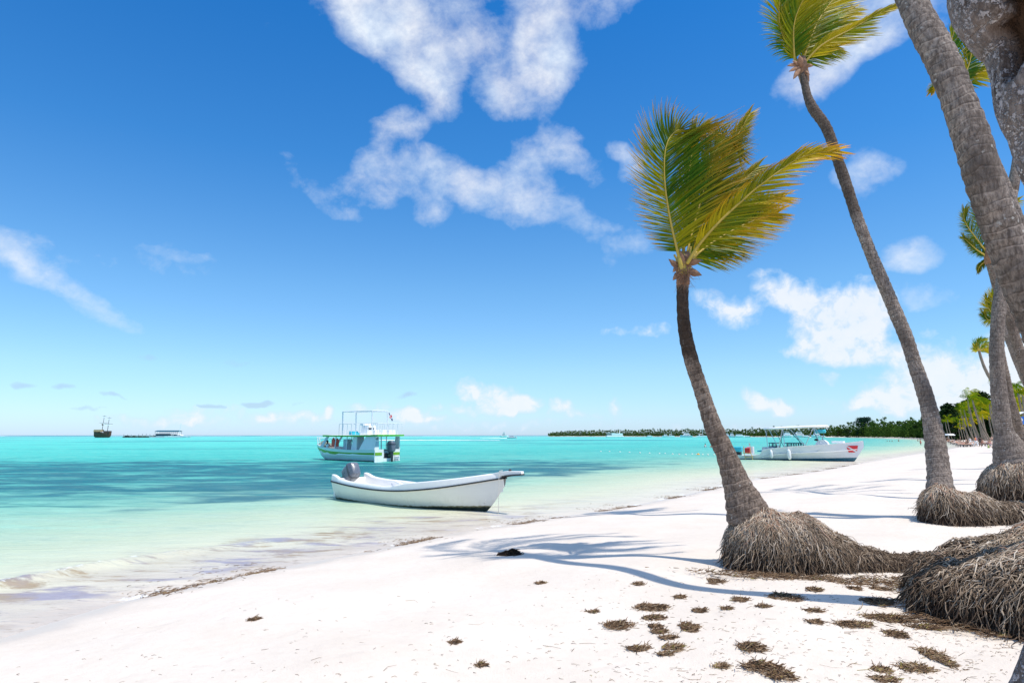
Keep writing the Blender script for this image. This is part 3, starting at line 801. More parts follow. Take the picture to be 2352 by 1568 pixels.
# F5..F7: dark fans streaming low to the right
frond(pm, PP([(1580,606),(1612,575),(1655,545),(1700,520),(1745,502),(1785,490)], Y1 + .1, .35),
      LN((0,.1),(.3,.6),(.7,.6),(1,.3)), LN((0,.3),(.2,.75),(.6,.7),(1,.3)), n=76, sub=2, wid=.021, wl=.5, wind=(1,0,.02), droop=.12, yel=.35, tipc=.6, seed=16, back=.6)
frond(pm, PP([(1580,610),(1600,592),(1625,580),(1655,572),(1690,568)], Y1 + .05, .5),
      LN((0,.1),(.3,.5),(.7,.5),(1,.3)), LN((0,.45),(.3,.62),(.7,.55),(1,.3)), n=60, wid=.024, wl=.3, wind=(1,0,-.15), droop=.15, yel=.12, tipc=.3, seed=17, back=.6)
frond(pm, PP([(1576,604),(1600,548),(1640,490),(1690,430),(1740,385)], Y1 + .35, .55),
      LN((0,.1),(.3,.55),(.7,.5),(1,.3)), LN((0,.3),(.3,.8),(.7,.6),(1,.3)), n=72, sub=2, wid=.021, wl=.4, wind=(1,0,.1), droop=.06, yel=.06, tipc=.4, seed=18, back=.8)
frond(pm, PP([(1574,604),(1610,556),(1664,505),(1730,470),(1800,452)], Y1 + .6, .6),
      LN((0,.1),(.3,.5),(.7,.45),(1,.3)), LN((0,.3),(.3,.7),(.7,.6),(1,.35)), n=72, sub=2, wid=.021, wl=.4, wind=(1,0,-.05), droop=.12, yel=.4, tipc=.6, seed=19, back=.7)
def gp(px, py):
    q = ground_hit(px, py); return q.x, q.y
bx, by = P(1722, 1180, Y1).x, Y1
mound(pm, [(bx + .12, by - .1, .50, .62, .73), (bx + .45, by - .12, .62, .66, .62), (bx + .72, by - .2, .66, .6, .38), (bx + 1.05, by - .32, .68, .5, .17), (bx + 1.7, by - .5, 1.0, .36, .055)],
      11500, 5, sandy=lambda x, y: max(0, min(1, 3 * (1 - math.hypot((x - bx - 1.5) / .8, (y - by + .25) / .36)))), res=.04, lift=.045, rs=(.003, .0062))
place_children(pm)

# ================================================================ 2. tall palm with crown at the top of the picture
Y2 = 13.2
p2 = empty('palm_tree', ground_hit(2150, 1205), label='tall slender curving palm whose wind-swept crown meets the top edge of the picture', cat='palm tree', group='coconut palms along the beach')
ctr = [(2162,1180),(2160,1135),(2158,1100),(2153,1062),(2146,1000),(2133,937),(2117,880),(2099,828),(2080,772),(2058,718),(2022,634),(1985,545),(1955,459),(1924,366),(1898,293),(1868,250),(1855,222),(1848,190),(1843,160)]
rpx = [36,30,26,23,20,17.5,16,15,15,15,14,13,12.5,12,12,12.5,9.5,8.5,8]
yo = [interp(i, [0, 18], [0, 1.6]) for i in range(19)]
trunk(p2, [P(a, b, Y2 + o) for (a, b), o in zip(ctr, yo)], [r * PXM(Y2 + o) for r, o in zip(rpx, yo)], 'grey palm bark', 220, 16, .06, 8,
      lambda v: max(0, min(.6, (v[2] - 6.6) * .9 + .5 * math.sin(v[2] * 7) * (v[2] > 6.6))))
Yc = Y2 + 1.6
mb = MB(); mb.tube([P(1848,190,Yc), P(1846,172,Yc), P(1842,152,Yc), P(1842,132,Yc)], [.10, .125, .13, .08], 12, disp=lambda i, k, an, h: 1 + .1 * math.sin(5 * an + h * 20)); mb.build('crown_shaft', 'dry sheath', p2)
for k, (a, b, w, bd) in enumerate([((1838,152),(1812,165),.05,.0),((1838,156),(1822,182),.06,.0),((1836,148),(1808,150),.05,.02),((1848,150),(1868,152),.06,.0),((1842,155),(1836,128),.09,0),((1838,150),(1820,140),.05,0),((1848,160),(1860,172),.03,0)]):
    sheath(p2, P(a[0], a[1], Yc - .1), P(b[0], b[1], Yc - .2), w, bd, 20 + k)
def D5(l): return [((3000 + .2976 * x) / 1.7415, (.2976 * y) / 1.7415) for x, y in l]
K = dict(mat='bright palm leaflets', wid=.036, tipc=.45, sub=2)
frond(p2, PP(D5([(650,900),(600,780),(585,560),(590,350),(640,160),(720,0),(850,-160),(1000,-230)]), Yc, -.5), LN((0,.1),(.3,.7),(.7,.9),(1,.4)), LN((0,.3),(.3,1.3),(.7,1.2),(1,.4)), n=60, wl=.34, wind=(1,.1,.2), droop=.1, yel=.32, seed=31, back=.6, r0=.035, **K)
frond(p2, PP(D5([(640,880),(560,720),(440,480),(395,300),(390,120),(420,-60),(500,-200)]), Yc, -.2), LN((0,.2),(.2,.5),(.6,.62),(1,.4)), LN((0,.2),(.3,.9),(.7,1.0),(1,.4)), n=60, wl=.18, wind=(1,.1,-.2), droop=.5, yel=.12, seed=32, back=.3, r0=.035, **K)
frond(p2, PP(D5([(700,890),(770,800),(950,620),(1150,500),(1400,375),(1700,200),(2010,60)]), Yc, -.4), LN((0,.1),(.3,.45),(.7,.4),(1,.3)), LN((0,.3),(.25,.9),(.45,.9),(.6,.5),(.8,.35),(1,.3)), n=64, wl=.7, wind=(1,0,.25), droop=.12, yel=.55, seed=33, back=1.0, r0=.035, **K)
frond(p2, PP(D5([(690,880),(770,650),(880,360),(1000,150),(1150,-30),(1350,-150)]), Yc, .3), LN((0,.1),(.3,.8),(.7,.8),(1,.4)), LN((0,.3),(.3,1.3),(.7,1.2),(1,.4)), n=60, wl=.45, wind=(1,0,.15), droop=.1, yel=.42, seed=34, back=.7, r0=.035, **K)
frond(p2, PP(D5([(690,880),(740,600),(800,300),(850,60),(950,-150)]), Yc, .6), LN((0,.1),(.3,.8),(.7,.8),(1,.4)), LN((0,.3),(.3,1.3),(.7,1.2),(1,.4)), n=56, wl=.4, wind=(1,0,.15), droop=.1, yel=.2, seed=35, back=.7, **K)
frond(p2, PP(D5([(700,890),(790,780),(900,690),(1030,640),(1150,620)]), Yc, .6), LN((0,.1),(.3,.5),(.7,.5),(1,.3)), LN((0,.4),(.3,.8),(.7,.8),(1,.3)), n=50, wl=.3, wind=(1,0,-.05), droop=.18, yel=.05, seed=36, back=.5, **K)
frond(p2, PP(D5([(660,870),(560,640),(500,420),(520,200),(560,0),(620,-150)]), Yc + .3, .4), LN((0,.2),(.2,.5),(.6,.5),(1,.4)), LN((0,.2),(.3,.9),(.7,1.0),(1,.4)), n=56, wl=.3, wind=(1,.1,.1), droop=.3, yel=.1, seed=37, back=.5, **K)
frond(p2, PP(D5([(690,880),(820,640),(1000,420),(1200,250),(1400,120)]), Yc + .2, .5), LN((0,.1),(.3,.5),(.7,.5),(1,.3)), LN((0,.4),(.3,1.0),(.7,.9),(1,.4)), n=56, wl=.5, wind=(1,0,.05), droop=.12, yel=.4, seed=38, back=.7, **K)
q = P(2158, 1180, Y2)
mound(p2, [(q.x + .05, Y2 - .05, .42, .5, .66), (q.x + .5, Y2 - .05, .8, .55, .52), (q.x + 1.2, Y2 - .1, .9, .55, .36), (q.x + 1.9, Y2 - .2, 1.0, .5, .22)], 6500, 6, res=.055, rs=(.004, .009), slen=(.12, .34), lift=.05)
place_children(p2)

# ================================================================ 3. thick leaning palm crossing the top right, root mass at the lower right
Y3 = 6.2
p3 = empty('palm_tree', (6.1, 6.6, gz(6.1, 6.6)), label='thick palm leaning in from the right edge, huge tangled root mass in the right foreground', cat='palm tree', group='coconut palms along the beach')
ctr = [(2560,1330),(2530,1180),(2500,1020),(2448,880),(2380,720),(2322,580),(2269,439),(2230,310),(2166,146),(2093,0)]
yy = [6.6,6.55,6.5,6.4,6.3,6.25,6.2,6.2,6.3,6.5]
pts3 = [P(a, b, y) for (a, b), y in zip(ctr, yy)]
rp3 = [.42,.34,.25,.19,.182,.174,.166,.158,.152,.142]
pts3 += [Vector((4.42, 7.1, 8.6)), Vector((4.1, 7.9, 10.3)), Vector((3.9, 8.5, 11.4))]; rp3 += [.14, .125, .11]
trunk(p3, pts3, rp3, 'grey palm bark', 420, 28, .045, 13, None, .05)
top3 = pts3[-1]
def crown(parent, top, L, n, seed, mat, wind=(1, .1, .15), nl=40, wid=.04, leaf=.6, yel=.3, tipc=.5, up=.9, seg=3, spreadx=1.0, sides=1.0, r0=.03, rach=True, wl=.45):
    rr = random.Random(seed); W = Vector(wind).normalized()
    for k in range(n):
        an = 2 * math.pi * (k + rr.uniform(-.3, .3)) / n
        d = Vector((math.cos(an) * spreadx, math.sin(an), 0)); u = up * rr.uniform(.55, 1.25)
        v = (d * .8 + Vector((0, 0, u)) + W * .25).normalized(); p = Vector(top); path = [p.copy()]
        for j in range(6):
            p = p + v * L / 6 * rr.uniform(.92, 1.08); path.append(p.copy())
            v = (v + W * .30 + Vector((0, 0, -.13 - .05 * j))).normalized()
        fr = Vector((rr.uniform(-.3, .3), -1, .25)).normalized()
        frond(parent, path, LN((0,.1*leaf),(.3,leaf*.8),(.7,leaf*.75),(1,leaf*.4)), LN((0,.3*leaf),(.3,leaf),(.7,leaf*.9),(1,leaf*.4)), mat, nl, seg, wid, wind, wl, .14, yel * rr.uniform(.3, 1.6), tipc, .7, r0, seed * 100 + k, front=tuple(fr), rach=rach)
crown(p3, top3, 3.1, 9, 41, 'palm leaflets', leaf=.85, nl=34, wid=.06)
mx_, my_ = gp(2330, 1400)
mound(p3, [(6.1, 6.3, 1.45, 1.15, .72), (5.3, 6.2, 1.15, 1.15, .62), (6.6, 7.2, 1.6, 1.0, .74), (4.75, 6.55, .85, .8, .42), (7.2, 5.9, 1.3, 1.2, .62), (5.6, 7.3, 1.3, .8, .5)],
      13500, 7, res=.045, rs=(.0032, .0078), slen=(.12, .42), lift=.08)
place_children(p3)

# ================================================================ 4. very near lichen-covered trunk, top right corner, reappearing bottom right
def mat_lichen():
    m, t, out = new_mat('lichen bark')
    co = t.coord('Object')
    n = t.noise(co, 4, 6, .65)
    c = t.mix(t.mapr(n, .35, .65), (.06, .043, .035, 1), (.21, .16, .135, 1))
    c = t.mix(t.mapr(t.noise(t.mapping(co, scale=(1, 1, .3)), 30, 6, .75), .45, .62, 0, .8), c, (.30, .245, .215, 1))
    wc = t.vmath('ADD', co, t.mapping(t.noise(co, 9, 5, .7, out=1), scale=(.16, .16, .16)))
    cell = t.node('ShaderNodeSeparateColor'); t.l.new(t.voro(wc, 26.0, 'F1', 'Color'), cell.inputs[0])
    edge = t.mapr(t.voro(wc, 26.0, 'DISTANCE_TO_EDGE'), .03, .09)
    lm = t.math('MULTIPLY', t.math('MULTIPLY', t.mapr(t.math('ADD', cell.outputs[0], t.math('MULTIPLY', t.noise(co, 3.0, 3), 1.2)), .92, 1.04), edge), t.mapr(t.noise(co, 40, 4, .7), .35, .5))
    c = t.mix(lm, c, t.mix(t.noise(co, 18, 3), (.30, .26, .255, 1), (.52, .47, .46, 1)))
    w2 = t.voro(co, 38.0); l2 = t.math('MULTIPLY', t.mapr(w2, .26, .2), t.mapr(t.noise(co, 5, 3), .5, .56))
    c = t.mix(l2, c, (.6, .56, .53, 1))
    cr = t.voro(t.mapping(co, scale=(1, 1, .45)), 9.0, 'DISTANCE_TO_EDGE'); crm = t.math('MULTIPLY', t.mapr(cr, .03, .008), t.mapr(t.noise(co, 3, 3), .56, .64, 0, .8))
    c = t.mix(crm, c, (.03, .02, .018, 1))
    hol = t.attr('hollow')
    c = t.mix(hol, c, t.mix(t.noise(co, 9, 4), (.028, .015, .009, 1), (.10, .05, .025, 1)))
    hb = t.math('ADD', t.math('MULTIPLY', lm, .35), t.math('ADD', t.math('MULTIPLY', n, .6), t.math('MULTIPLY', crm, -.8)))
    principled(t, out, c, .9, t.bump(t.math('ADD', hb, t.math('MULTIPLY', t.noise(t.mapping(co, scale=(1, 1, .4)), 45, 5, .7), .5)), 1.0, .035), .25)
mat_lichen()
Y4 = 3.0
p4 = empty('leaning_tree', (2.95, 2.9, gz(2.95, 2.9)), label='very near trunk with white lichen patches and dark rotten hollow, cut by right edge', cat='tree')
le = [(2165,-60),(2180,0),(2221,61),(2245,132),(2258,217),(2283,270),(2303,343),(2312,370),(2324,405),(2326,455),(2338,490),(2358,560),(2400,700),(2430,900),(2425,1150),(2385,1330),(2352,1430),(2334,1482),(2325,1538),(2312,1575),(2285,1660)]
ctr4 = []; rad4 = []
for (a, b) in le:
    w = interp(b, [-60, 400, 700, 1000, 1300, 1570, 1660], [150, 125, 112, 108, 112, 128, 150])
    ctr4.append(P(a + w * 1.08 + interp(b, [-60, 60, 200, 400, 600, 1200, 1400, 1700], [20, 34, 32, 48, 75, 60, 62, 62]), b, Y4)); rad4.append(w * PXM(Y4))
ctr4 = [Vector((3.05, 3.05, 6.0)), Vector((2.72, 3.0, 5.1))] + ctr4; rad4 = [.2, .27] + rad4
ctr4 = ctr4[::-1]; rad4 = rad4[::-1]
mb = MB()
hl = [P(2262, 20, Y4), P(2292, 70, Y4), P(2288, 115, Y4), P(2276, 160, Y4), P(2270, 205, Y4), P(2284, 240, Y4), P(2308, 300, Y4), P(2320, 350, Y4), P(2330, 400, Y4)]
hw = [6, 20, 25, 25, 20, 10, 9, 6, 3]
def hol(v):
    best = 0
    for i in range(len(hl) - 1):
        a, b = hl[i], hl[i + 1]; d = b - a
        t_ = max(0, min(1, ((v.x - a.x) * d.x + (v.z - a.z) * d.z) / (d.x ** 2 + d.z ** 2)))
        q = a + d * t_; w = lerp(hw[i], hw[i + 1], t_) * PXM(Y4)
        r = math.hypot(v.x - q.x, v.z - q.z) / w
        best = max(best, min(1, max(0, 1.5 - r) * 2))
    return best
pts4 = spline(ctr4, 330)
d4 = [0.0]
for i in range(1, len(ctr4)): d4.append(d4[-1] + (ctr4[i] - ctr4[i - 1]).length)
rads4 = [interp(d4[-1] * i / 330, d4, rad4) for i in range(331)]
rr4 = random.Random(3)
mb.tube(pts4, rads4, 96, True, disp=lambda i, k, an, h: 1 + .03 * math.sin(3 * an + h) + .018 * math.sin(7 * an + 2.2 * h) + .012 * math.sin(13 * an - 5 * h) + .02 * math.sin(h * 7 + 2 * math.sin(an * 2)) + rr4.uniform(-.006, .006))
hs = []; nv = []
for idx, v in enumerate(mb.v):
    v = Vector(v); c = pts4[idx // 96]
    h_ = hol(v) if v.y < c.y else 0.0
    hs.append(h_)
    if h_ > 0: v = v + (c - v) * .38 * h_
    nv.append(tuple(v))
mb.v = nv; mb.a['hollow'] = hs
mb.build('trunk', 'lichen bark', p4)
place_children(p4)

# ================================================================ 5. the palms standing further back on the right
def back_palm(label, base_px, ctr, rpx, Y, mat='palm bark', crown_at=None, L=3.0, nf=8, seed=50, lm='palm leaflets', Ytop=None, **kw):
    b = ground_hit(*base_px) if base_px else Vector((P(ctr[0][0], ctr[0][1], Y).x, Y, 0))
    b.z = gz(b.x, Y); b.x = P(ctr[0][0], ctr[0][1], Y).x; b.y = Y
    o = empty('palm_tree', b, label=label, cat='palm tree', group='coconut palms along the beach')
    Ys = [lerp(Y, Ytop or Y, i / (len(ctr) - 1)) for i in range(len(ctr))]
    pts = [P(a, c, y) for (a, c), y in zip(ctr, Ys)]
    if pts[0].z > b.z: 
        pts = [Vector((pts[0].x + (pts[0].x - pts[1].x) * .3, Y, b.z - .1))] + pts; rpx = [rpx[0] * 1.25] + list(rpx); Ys = [Y] + Ys
    trunk(o, pts, [r * PXM(y) for r, y in zip(rpx, Ys)], mat, 140, 14, .06, seed)
    if crown_at: crown(o, P(crown_at[0], crown_at[1], Ytop or Y), L, nf, seed, lm, **kw)
    return o
p5 = back_palm('upright grey palm trunk on a big round ball of pale roots, right edge', (2320, 1160), [(2335,1100),(2322,1043),(2306,988),(2298,930),(2293,879),(2290,820),(2291,760),(2294,709),(2302,650),(2312,560),(2325,440)], [48,35,19,16.5,15.5,14.5,14.5,14,13.5,13,12], 17.0, 'grey palm bark', seed=51)
crown(p5, P(2480, -350, 17.5), 3.4, 8, 61, 'palm leaflets', nl=30, wid=.06, leaf=.8)
trunk(p5, [P(2325,440,17), P(2350,300,17.1), P(2400,0,17.3), P(2480,-350,17.5)], [12*PXM(17)]*4, 'grey palm bark', 30, 10, .04, 9, name='trunk')
q5 = P(2335, 1100, 17)
mound(p5, [(q5.x + .15, 17, 1.02, .9, 1.12), (q5.x + .5, 17, 1.1, 1.0, 1.05)], 4800, 9, res=.07, rs=(.007, .014), slen=(.15, .4), steep=.5, lift=.06, hang=1.1)
place_children(p5)
p6 = back_palm('palm whose green crown shows between the thick leaning trunk and lichen trunk', None, [(2520,1090),(2440,800),(2380,620),(2330,480),(2285,370),(2250,290),(2215,225),(2200,195)], [20,14,13,12,11,10,9,8], 12.5, 'grey palm bark', seed=52, Ytop=12.8)
for k, (pth, l, r, ye) in enumerate([([(2200,195),(2190,150),(2185,100),(2200,50),(2225,15)], .4, .9, .05), ([(2205,195),(2225,150),(2235,110),(2260,70)], .5, .8, .12), ([(2202,200),(2230,180),(2255,165),(2290,160)], .5, .7, .3), ([(2196,200),(2170,190),(2152,195),(2140,210)], .25, .3, .3), ([(2205,200),(2215,130),(2225,70),(2250,30)], .6, .9, .05)]):
    frond(p6, PP(pth, 12.8, -.3 + .2 * k), LN((0,.1),(.4,l),(1,l*.5)), LN((0,.2),(.4,r),(1,r*.5)), n=44, wid=.04, wl=.3, wind=(.7,0,-.1), droop=.25, yel=ye, tipc=.5, seed=70 + k, back=.7)
place_children(p6)
p7 = back_palm('dark-trunked palm leaning left, blue-green fronds drooping beside the thick trunk', None, [(2400,1010),(2378,930),(2352,840),(2330,770),(2312,712),(2293,665),(2280,625),(2272,596)], [13,12,11,10.5,10,9.5,9,8.5], 24.0, 'palm bark', seed=53)
mb = MB(); mb.tube([P(2274,606,24), P(2271,585,24), P(2268,562,24)], [.17, .18, .11], 10); mb.build('crown_shaft', 'dry sheath', p7)
for k, (pth, l, r, ye) in enumerate([([(2268,570),(2250,520),(2238,480),(2240,450),(2262,440)], .9, 1.1, .05), ([(2266,580),(2240,545),(2222,520),(2214,500),(2215,480)], .9, 1.2, .05), ([(2268,590),(2245,575),(2228,560),(2212,545)], .7, .8, .0), ([(2270,575),(2285,520),(2300,480),(2340,460)], 1.2, 1.4, .2), ([(2272,580),(2310,545),(2345,540),(2390,560)], 1.1, 1.2, .5), ([(2270,590),(2262,600),(2250,612),(2246,625)], .5, .4, .0)]):
    frond(p7, PP(pth, 24, -.5 + .2 * k), LN((0,.2),(.4,l*.55),(1,l*.3)), LN((0,.2),(.4,r*.55),(1,r*.3)), n=50, sub=2, wid=.03, wl=.25, wind=(.8,0,-.25), droop=.35, yel=ye, tipc=.2, seed=90 + k, back=.4, r0=.05)
place_children(p7)
p8 = back_palm('slim pale palm just right of the upright grey trunk, small crown half hidden', None, [(2440,1010),(2400,960),(2372,905),(2350,860),(2325,800),(2306,750),(2296,722)], [10,9.5,9,8.5,8,7.5,7], 33.0, 'grey palm bark', seed=54)
for k, (pth, l, r, ye) in enumerate([([(2292,730),(2275,715),(2268,700),(2268,685)], 1.1, .9, .15), ([(2292,735),(2272,735),(2264,728),(2260,718)], .9, .8, .1), ([(2294,725),(2300,700),(2318,690),(2345,700)], 1.2, 1.4, .4), ([(2296,730),(2320,720),(2340,730),(2360,745)], .9, 1.1, .5), ([(2292,728),(2282,700),(2282,680),(2292,665)], 1.3, 1.3, .2)]):
    frond(p8, PP(pth, 33, 0), LN((0,.2),(.4,l*.6),(1,l*.35)), LN((0,.2),(.4,r*.6),(1,r*.35)), n=44, sub=2, wid=.04, wl=.25, wind=(.7,0,-.2), droop=.3, yel=ye, tipc=.3, seed=110 + k, back=.5, r0=.05)
place_children(p8)
p9 = back_palm('leaning palm trunk behind the upright grey one, foot hidden by the root ball', None, [(2395,1075),(2362,1030),(2340,985),(2324,930),(2312,880),(2300,820),(2290,770)], [14,12,10.5,10,9.5,9,8.5], 22.0, 'palm bark', seed=55)
place_children(p9)
p10 = back_palm('small far palm with a bent bare trunk and compact crown blown to the right', None, [(2312,960),(2300,915),(2284,882),(2268,858),(2256,830),(2249,806)], [4.6,4.2,3.8,3.4,3.0,2.8], 75.0, 'far palm bark', seed=56)
for k, (pth, ye) in enumerate([([(2248,805),(2246,790),(2252,781),(2266,778)], .1), ([(2248,806),(2256,792),(2268,788),(2280,790)], .2), ([(2248,806),(2262,799),(2274,798),(2286,800)], .7), ([(2248,806),(2243,797),(2243,786),(2250,779)], .0), ([(2248,806),(2242,803),(2239,799),(2238,794)], .6), ([(2248,806),(2260,803),(2270,806),(2278,808)], .6)]):
    frond(p10, PP(pth, 75, 0), LN((0,.3),(.4,.9),(1,.4)), LN((0,.3),(.4,.9),(1,.4)), 'bright palm leaflets', n=22, wid=.11, wl=.4, wind=(1,0,-.1), droop=.2, yel=ye, tipc=.1, seed=130 + k, back=.6, r0=.06, seg=3)
place_children(p10)
MB.crisp = True
# ---------------------------------------------------------------- boat paints
paint('white gelcoat', (.90, .88, .84), .32, .05, 1.2, .10)
paint('white boat paint', (.90, .89, .87), .38, .05, 2, .12)
paint('green stripe', (.20, .42, .02), .4, .12, 3)
paint('canopy green', (.10, .50, .03), .45, .12, 3)
paint('grey cowling', (.13, .15, .185), .28, .12, 3, .1)
paint('dark cowling', (.05, .06, .075), .35, .2, 4)
paint('black rubber', (.018, .018, .02), .55, .3, 9)
paint('steel', (.55, .56, .58), .3, .1, 6, .1, metal=.8)
paint('white tube', (.82, .82, .82), .35, .04, 2)
paint('dark interior', (.03, .035, .04), .6, .2, 3)
paint('red plastic', (.62, .03, .03), .4, .15, 4)
paint('orange vest', (.85, .10, .06), .6, .15, 6)
paint('cyan cover', (.05, .52, .62), .55, .2, 3)
paint('yellow metal', (.62, .42, .12), .5, .15, 6)
paint('teal frame', (.03, .13, .17), .4, .2, 6)
paint('flag red', (.72, .03, .04), .6, .1, 5)
paint('flag blue', (.02, .03, .16), .6, .1, 5)
paint('flag white', (.82, .82, .82), .6, .05, 5)
paint('rope', (.70, .66, .58), .85, .15, 30)
paint('pale glass', (.30, .42, .50), .12, .1, 3)
paint('grey tarp', (.22, .26, .20), .75, .3, 5)
paint('light grey paint', (.55, .60, .64), .5, .08, 2, .2)
paint('dark teal antifoul', (.012, .10, .15), .5, .3, 4, .3)

def mat_hull(name, top, edge, bottom, amp=.05, streak=.3, stripe=None):
    """hull paint: worn antifouling below a ragged line (object z in metres), optional stripe band given by attribute"""
    m, t, out = new_mat(name)
    co = t.coord('Object'); sep = t.node('ShaderNodeSeparateXYZ'); t.l.new(co, sep.inputs[0])
    wl = t.attr('wl')
    n = t.noise(t.mapping(co, scale=(1, 1, 2.2)), 5, 7, .75); z = t.math('ADD', wl, t.math('MULTIPLY', t.math('SUBTRACT', n, .5), amp * 2))
    c = t.mix(t.mapr(t.noise(t.mapping(co, scale=(.5, .5, 2)), 2, 4), .3, .7), tuple(top) + (1,), tuple(v * .93 for v in top) + (1,))
    st = t.noise(t.mapping(co, scale=(1, 1, .12)), 9, 5, .7)
    c = t.mix(t.math('MULTIPLY', t.mapr(st, .52, .75, 0, streak), t.mapr(wl, .45, .0)), c, (.42, .36, .26, 1))
    if stripe:
        sb = t.attr('stripe'); c = t.mix(t.math('MULTIPLY', t.math('LESS_THAN', t.math('ABSOLUTE', sb), .13), t.mapr(n, .25, .4, .8, 1)), c, tuple(stripe) + (1,))
    g = t.math('MULTIPLY', t.mapr(z, .045, .0), t.mapr(n, .5, .6))
    b = t.mix(t.mapr(t.noise(co, 12, 5), .35, .7), tuple(bottom) + (1,), tuple(min(1, v * 2.2 + .02) for v in bottom) + (1,))
    c = t.mix(t.mapr(z, .010, -.010), c, b)
    c = t.mix(t.math('MULTIPLY', t.mapr(z, .03, .008), t.mapr(z, -.02, 0)), c, t.mix(.5, tuple(edge) + (1,), b))
    principled(t, out, c, .36, t.bump(n, .15, .01), .5)
mat_hull('skiff hull', (.90, .87, .80), (.40, .33, .12), (.010, .018, .012), .06, .35)
mat_hull('green boat hull', (.88, .88, .86), (.3, .35, .2), (.03, .05, .03), .03, .3, (.17, .38, .015))
mat_hull('dive boat hull', (.77, .80, .83), (.25, .35, .35), (.010, .085, .13), .03, .25)

def smoothed(fn, w=.05, a=-.05, b=1.25):
    g = np.linspace(a, b, 521); y = np.array([fn(v) for v in g]); n = max(1, int(w / (g[1] - g[0]))); k = np.ones(2 * n + 1) / (2 * n + 1)
    for _ in range(2): y = np.convolve(np.concatenate([2 * y[0] - y[1:n + 1][::-1], y, 2 * y[-1] - y[-n - 1:-1][::-1]]), k, 'valid')
    return lambda f: float(np.interp(f, g, y))
def sect(b, s, k, p=.55, n=9, flare=1.0):
    """points keel -> sheer on the port (+y) side"""
    return [(b * (i / n) ** p * (1 - (1 - flare) * math.sin(math.pi * i / n)), k + (s - k) * (i / n) ** 1.15) for i in range(n + 1)]
def hull_mesh(stn, n=9, inner=None, attrs=None):
    """stn: list of (x, halfbeam, sheer, keel, p). full section port..starboard; returns MB"""
    mb = MB(); secs = []
    for (x, b, s, k, p) in stn:
        hp = sect(b, s, k, p, n)
        secs.append([Vector((x, y, z)) for y, z in reversed(hp)] + [Vector((x, -y, z)) for y, z in hp[1:]])
    mb.loft(secs)
    return mb, secs
def outboard(parent, loc, tilt, scale=1.0, rz=0.0, cowl='grey cowling', label=None):
    """outboard: pivot at the clamp; +x of the boat is forward. parts as one child (motor) with sub-parts"""
    M = Matrix.Translation(loc) @ Matrix.Rotation(rz, 4, 'Z') @ Matrix.Rotation(tilt, 4, 'Y') @ Matrix.Diagonal((scale, scale, scale, 1))
    def T(mb): mb.v = [tuple(M @ Vector(v)) for v in mb.v]; return mb
    mb = MB()  # leg, cavitation plate, gearcase
    mb.loft([[Vector((-.17 + dx * w, dy * q, z)) for dx, dy in ((1, 0), (.5, 1), (-.6, .8), (-1, 0), (-.6, -.8), (.5, -1))] for z, w, q in ((.02, .13, .09), (-.2, .12, .075), (-.5, .10, .05), (-.75, .09, .035))], True, True)
    mb.box((-.24, 0, -.52), (.36, .22, .02))
    mb.tube([(-.02, 0, -.72), (-.10, 0, -.72), (-.24, 0, -.72), (-.34, 0, -.72)], [.015, .05, .055, .03], 10)
    mb.loft([[Vector((-.12 + dx * w, dy, z)) for dx, dy in ((1, 0), (0, .012), (-1, 0), (0, -.012))] for z, w in ((-.74, .12), (-.93, .05))], True, True)
    mb.box((-.02, 0, -.08), (.10, .20, .24))
    leg = T(mb).build('outboard_motor', 'dark cowling', parent)
    if label: leg['label'] = label
    mb = MB(); rings = [(-.04, .16, .12), (.02, .235, .165), (.20, .255, .18), (.40, .25, .178), (.53, .235, .165), (.60, .19, .13), (.63, .10, .07)]
    mb.loft([[Vector((-.13 + .02 * z + a * math.copysign(abs(math.cos(u)) ** .42, math.cos(u)), b * math.copysign(abs(math.sin(u)) ** .42, math.sin(u)), z)) for u in [2 * math.pi * i / 20 for i in range(20)]] for z, a, b in rings], True, True)
    T(mb).build('cowling', cowl, leg)
    mb = MB(); rings = [(.37, .262, .186), (.44, .258, .184), (.45, .24, .17)]
    mb.loft([[Vector((-.123 + a * math.copysign(abs(math.cos(u)) ** .42, math.cos(u)), b * math.copysign(abs(math.sin(u)) ** .42, math.sin(u)), z)) for u in [2 * math.pi * i / 20 for i in range(20)]] for z, a, b in rings], True)
    T(mb).build('cowling_band', 'dark cowling', leg)
    mb = MB()
    for k in range(3):
        a = 2 * math.pi * k / 3; r = Matrix.Rotation(a, 3, 'X')
        mb.add([Vector((-.37, 0, -.72)) + r @ Vector(v) for v in ((0, .0, .03), (.02, .09, .05), (.0, .12, .12), (-.03, .02, .15), (-.04, -.03, .08))], [(0, 1, 2, 3, 4)])
    T(mb).build('propeller', 'steel', leg, False)
    mb = MB(); mb.bar((.02, 0, .05), (.42, .04, .12), .022); mb.bar((.30, .03, .095), (.46, .045, .125), .032, 8)
    T(mb).build('tiller', 'black rubber', leg)
    return leg

# ================================================================ white skiff
S0, S1 = G(758, 1149, 0), G(1120, 1176, 0)
BEAM = .93
dv = S1 - S0; rz = math.atan2(dv.y, dv.x)
for _ in range(4):                              # port (+y local) is away from the viewer; the axis runs to the bow point
    wx, wy = -math.sin(rz), math.cos(rz)
    dv = S1 - (S0 + Vector((wx, wy, 0)) * BEAM * .85); rz = math.atan2(dv.y, dv.x)
wx, wy = -math.sin(rz), math.cos(rz); LWL = dv.length
skiff = empty('skiff', (S0.x + wx * BEAM * .85, S0.y + wy * BEAM * .85, 0), rz, 'open white fibreglass skiff with black rub rail and tilted grey outboard, beached in shallow water', 'boat')
L = LWL
xs = [-.12, 0, .1, .22, .38, .55, .70, .82, .90, .955, 1.0, 1.05, 1.09]
def sx(f): return f * L
def rail_z(f): return interp(f, [-.02, .1, .3, .45, .6, .8, 1.0, 1.12], [.66, .575, .50, .485, .52, .66, .88, 1.03])
